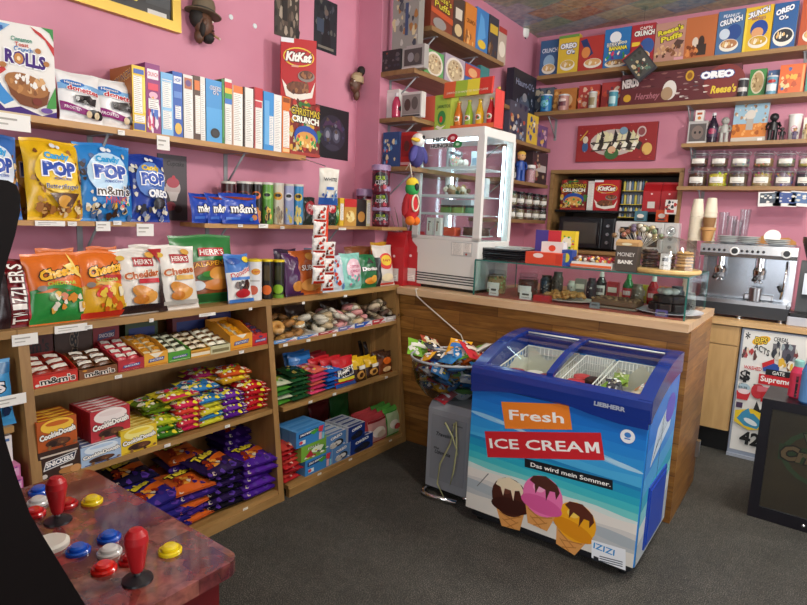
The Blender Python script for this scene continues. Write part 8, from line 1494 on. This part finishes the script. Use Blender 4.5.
top = [(ax0, yb), (ax1, yb)]+[(ax1-r_+r_*math.cos(a), ay1-r_+r_*math.sin(a)) for a in (0, .4, .8, 1.2, 1.57)]+[(ax0+r_+r_*math.cos(a), ay1-r_+r_*math.sin(a)) for a in (1.57, 2.0, 2.4, 2.8, 3.14)]
g.prism(top, AZ-.03, AZ, m); g.build('control_panel', t)
g = G(); g.box(ax0+.03, yb, AZ-.17, ax1-.03, ay1-.03, AZ-.03, MAR); g.build('panel_housing', t)
g = G(); g.box(ax0+.02, -.5, 0, ax1-.02, ay1-.20, AZ-.17, DKR); g.build('lower_cabinet', t)
sp = [(-.5,0),(.12,0),(.13,.6),(.115,.80)]
# outline of the side panel read at its own plane
sx = ax1+.002
def APx(px, py):
    d = _r*((px-403.5)/F)-_u*((py-302.5)/F)+_f; dl = inv @ d; cl_ = inv @ (CAM-A0); k = (sx-cl_.x)/dl.x; q_ = cl_+dl*k; return (q_.y, q_.z)
ol = [APx(*p) for p in ((84.5,603.5),(62.7,568),(41,532.6),(30,513.5),(16.3,475.4),(5.4,440),(-1,400))]
ol2 = [APx(*p) for p in ((-3,360),(-3,320),(1.6,282),(8,259),(15,236),(20,213),(20.5,196),(16.5,185),(8,180.5),(-4,179))]
zt = ol2[-1][1]; full = [(-.5,0),(ay1-.22,0),(ay1-.22,AZ-.14),(max(ol[0][0], ay1-.22),AZ-.1)]+[p for p in ol]+ol2+[(-.5, zt)]
# keep the outline from folding back
g = G(); bk_ = M('#070202', .6); bk_.node_tree.nodes['Principled BSDF'].inputs['Specular IOR Level'].default_value = .2
g.prism(full, sx-.022, sx, bk_, 'x'); g.build('side_panel', t); g = G(); g.prism(full, ax0-.022, ax0, bk_, 'x'); g.build('side_panel', t)
g = G(); g.box(ax0, -.5, AZ+.06, sx, min(p[0] for p in ol+ol2)-.06, zt-.02, M('#180a0b', .4)); g.build('monitor_housing', t)
def button(px, py, c, name='red'):
    p = AL(px, py, AZ+.008); g = G(); g.lathe([(.0225,0),(.0225,.005),(.020,.008),(.0165,.006)], M(c, .2, coat=.5), 22); b_ = g.build('button', t, (p.x, p.y, AZ)); g = G(); g.lathe([(.0158,.004),(.0158,.012),(.0115,.015),(0,.0155)], M(c, .15, coat=.6), 20); g.build('plunger', b_); b_['label'] = name+' button'
for px, py, c, n_ in ((39,489,'#0f4fb8','blue'), (38,500,'#c8c8c6','white'), (34,511,'#c0181c','red'), (67,502,'#a81418','red'), (92,499,'#e0c81a','yellow'), (109,535,'#0f4fb8','blue'), (78,548,'#0f4fb8','blue'), (109.5,549.5,'#c8c8c6','white'), (104,566,'#d02018','red'), (131,557,'#a81418','red'), (170,548,'#e0c81a','yellow')): button(px, py, c, n_)
p = AL(50, 545, AZ+.002); g = G(); g.lathe([(.034,0),(.034,.008),(.028,.012),(0,.012)], M('#d6d2c8', .3), 22); b_ = g.build('button', t, (p.x, p.y, AZ)); b_['label'] = 'large cream button'
for px, py in ((58, 521), (137.5, 580)):
    p = AL(px, py, AZ); g = G(); g.tube([(0,0,0),(0,0,.03)], .006, STEEL, 10); g.lathe([(.0095,.018),(.012,.024),(.018,.06),(.0205,.075),(.019,.088),(.0115,.098),(0,.1)], M('#b01c22', .35), 20); j = g.build('joystick', t, (p.x, p.y, AZ)); j['label'] = 'red bat-top joystick'
    g = G(); g.lathe([(.027,0),(.026,.004),(.008,.012),(0,.012)], M('#15151a', .4), 22); g.build('dust_washer', j)
# ------------------------------------------------------------------ lamps and daylight
def area(n, loc, rot, sx, sy, e, c=(1,1,1)):
    l = bpy.data.lights.new(n, 'AREA'); l.shape = 'RECTANGLE'; l.size = sx; l.size_y = sy; l.energy = e; l.color = c
    o = bpy.data.objects.new(n, l); COL.objects.link(o); o.location = loc; o.rotation_euler = rot; return o
def point_lamp(n, loc, r, e, c):  # bare point light out of view, no lamp body is built
    l = bpy.data.lights.new(n, 'POINT'); l.shadow_soft_size = r; l.energy = e; l.color = c
    o = bpy.data.objects.new(n, l); COL.objects.link(o); o.location = loc; return o
point_lamp('unseen_lamp_light', (2.45, 1.75, 2.75), .14, 74, (1, .95, .88))  # unseen, added as a point light to brighten ceiling and upper walls
point_lamp('unseen_lamp_light', (2.75, 3.45, 2.75), .14, 74, (1, .95, .88))  # unseen too, made a point light so the ceiling gets lit
area('shop_window_daylight', (5.04, 3.6, 1.75), (0, R(90), 0), 1.85, 2.15, 40, (.95, .98, 1))
area('shop_window_daylight', (3.0, -2.15, 1.75), (R(90), 0, 0), 2.6, 1.85, 75, (.97, .98, 1))
w = bpy.data.worlds.new('street_sky'); S_.world = w; w.use_nodes = True
w.node_tree.nodes['Background'].inputs['Color'].default_value = (.75, .85, 1, 1); w.node_tree.nodes['Background'].inputs['Strength'].default_value = .6
vs_ = S_.view_settings; vs_.view_transform = 'Standard'; vs_.look = 'None'; vs_.gamma = 1; vs_.exposure = 0.3; vs_.use_curve_mapping = False
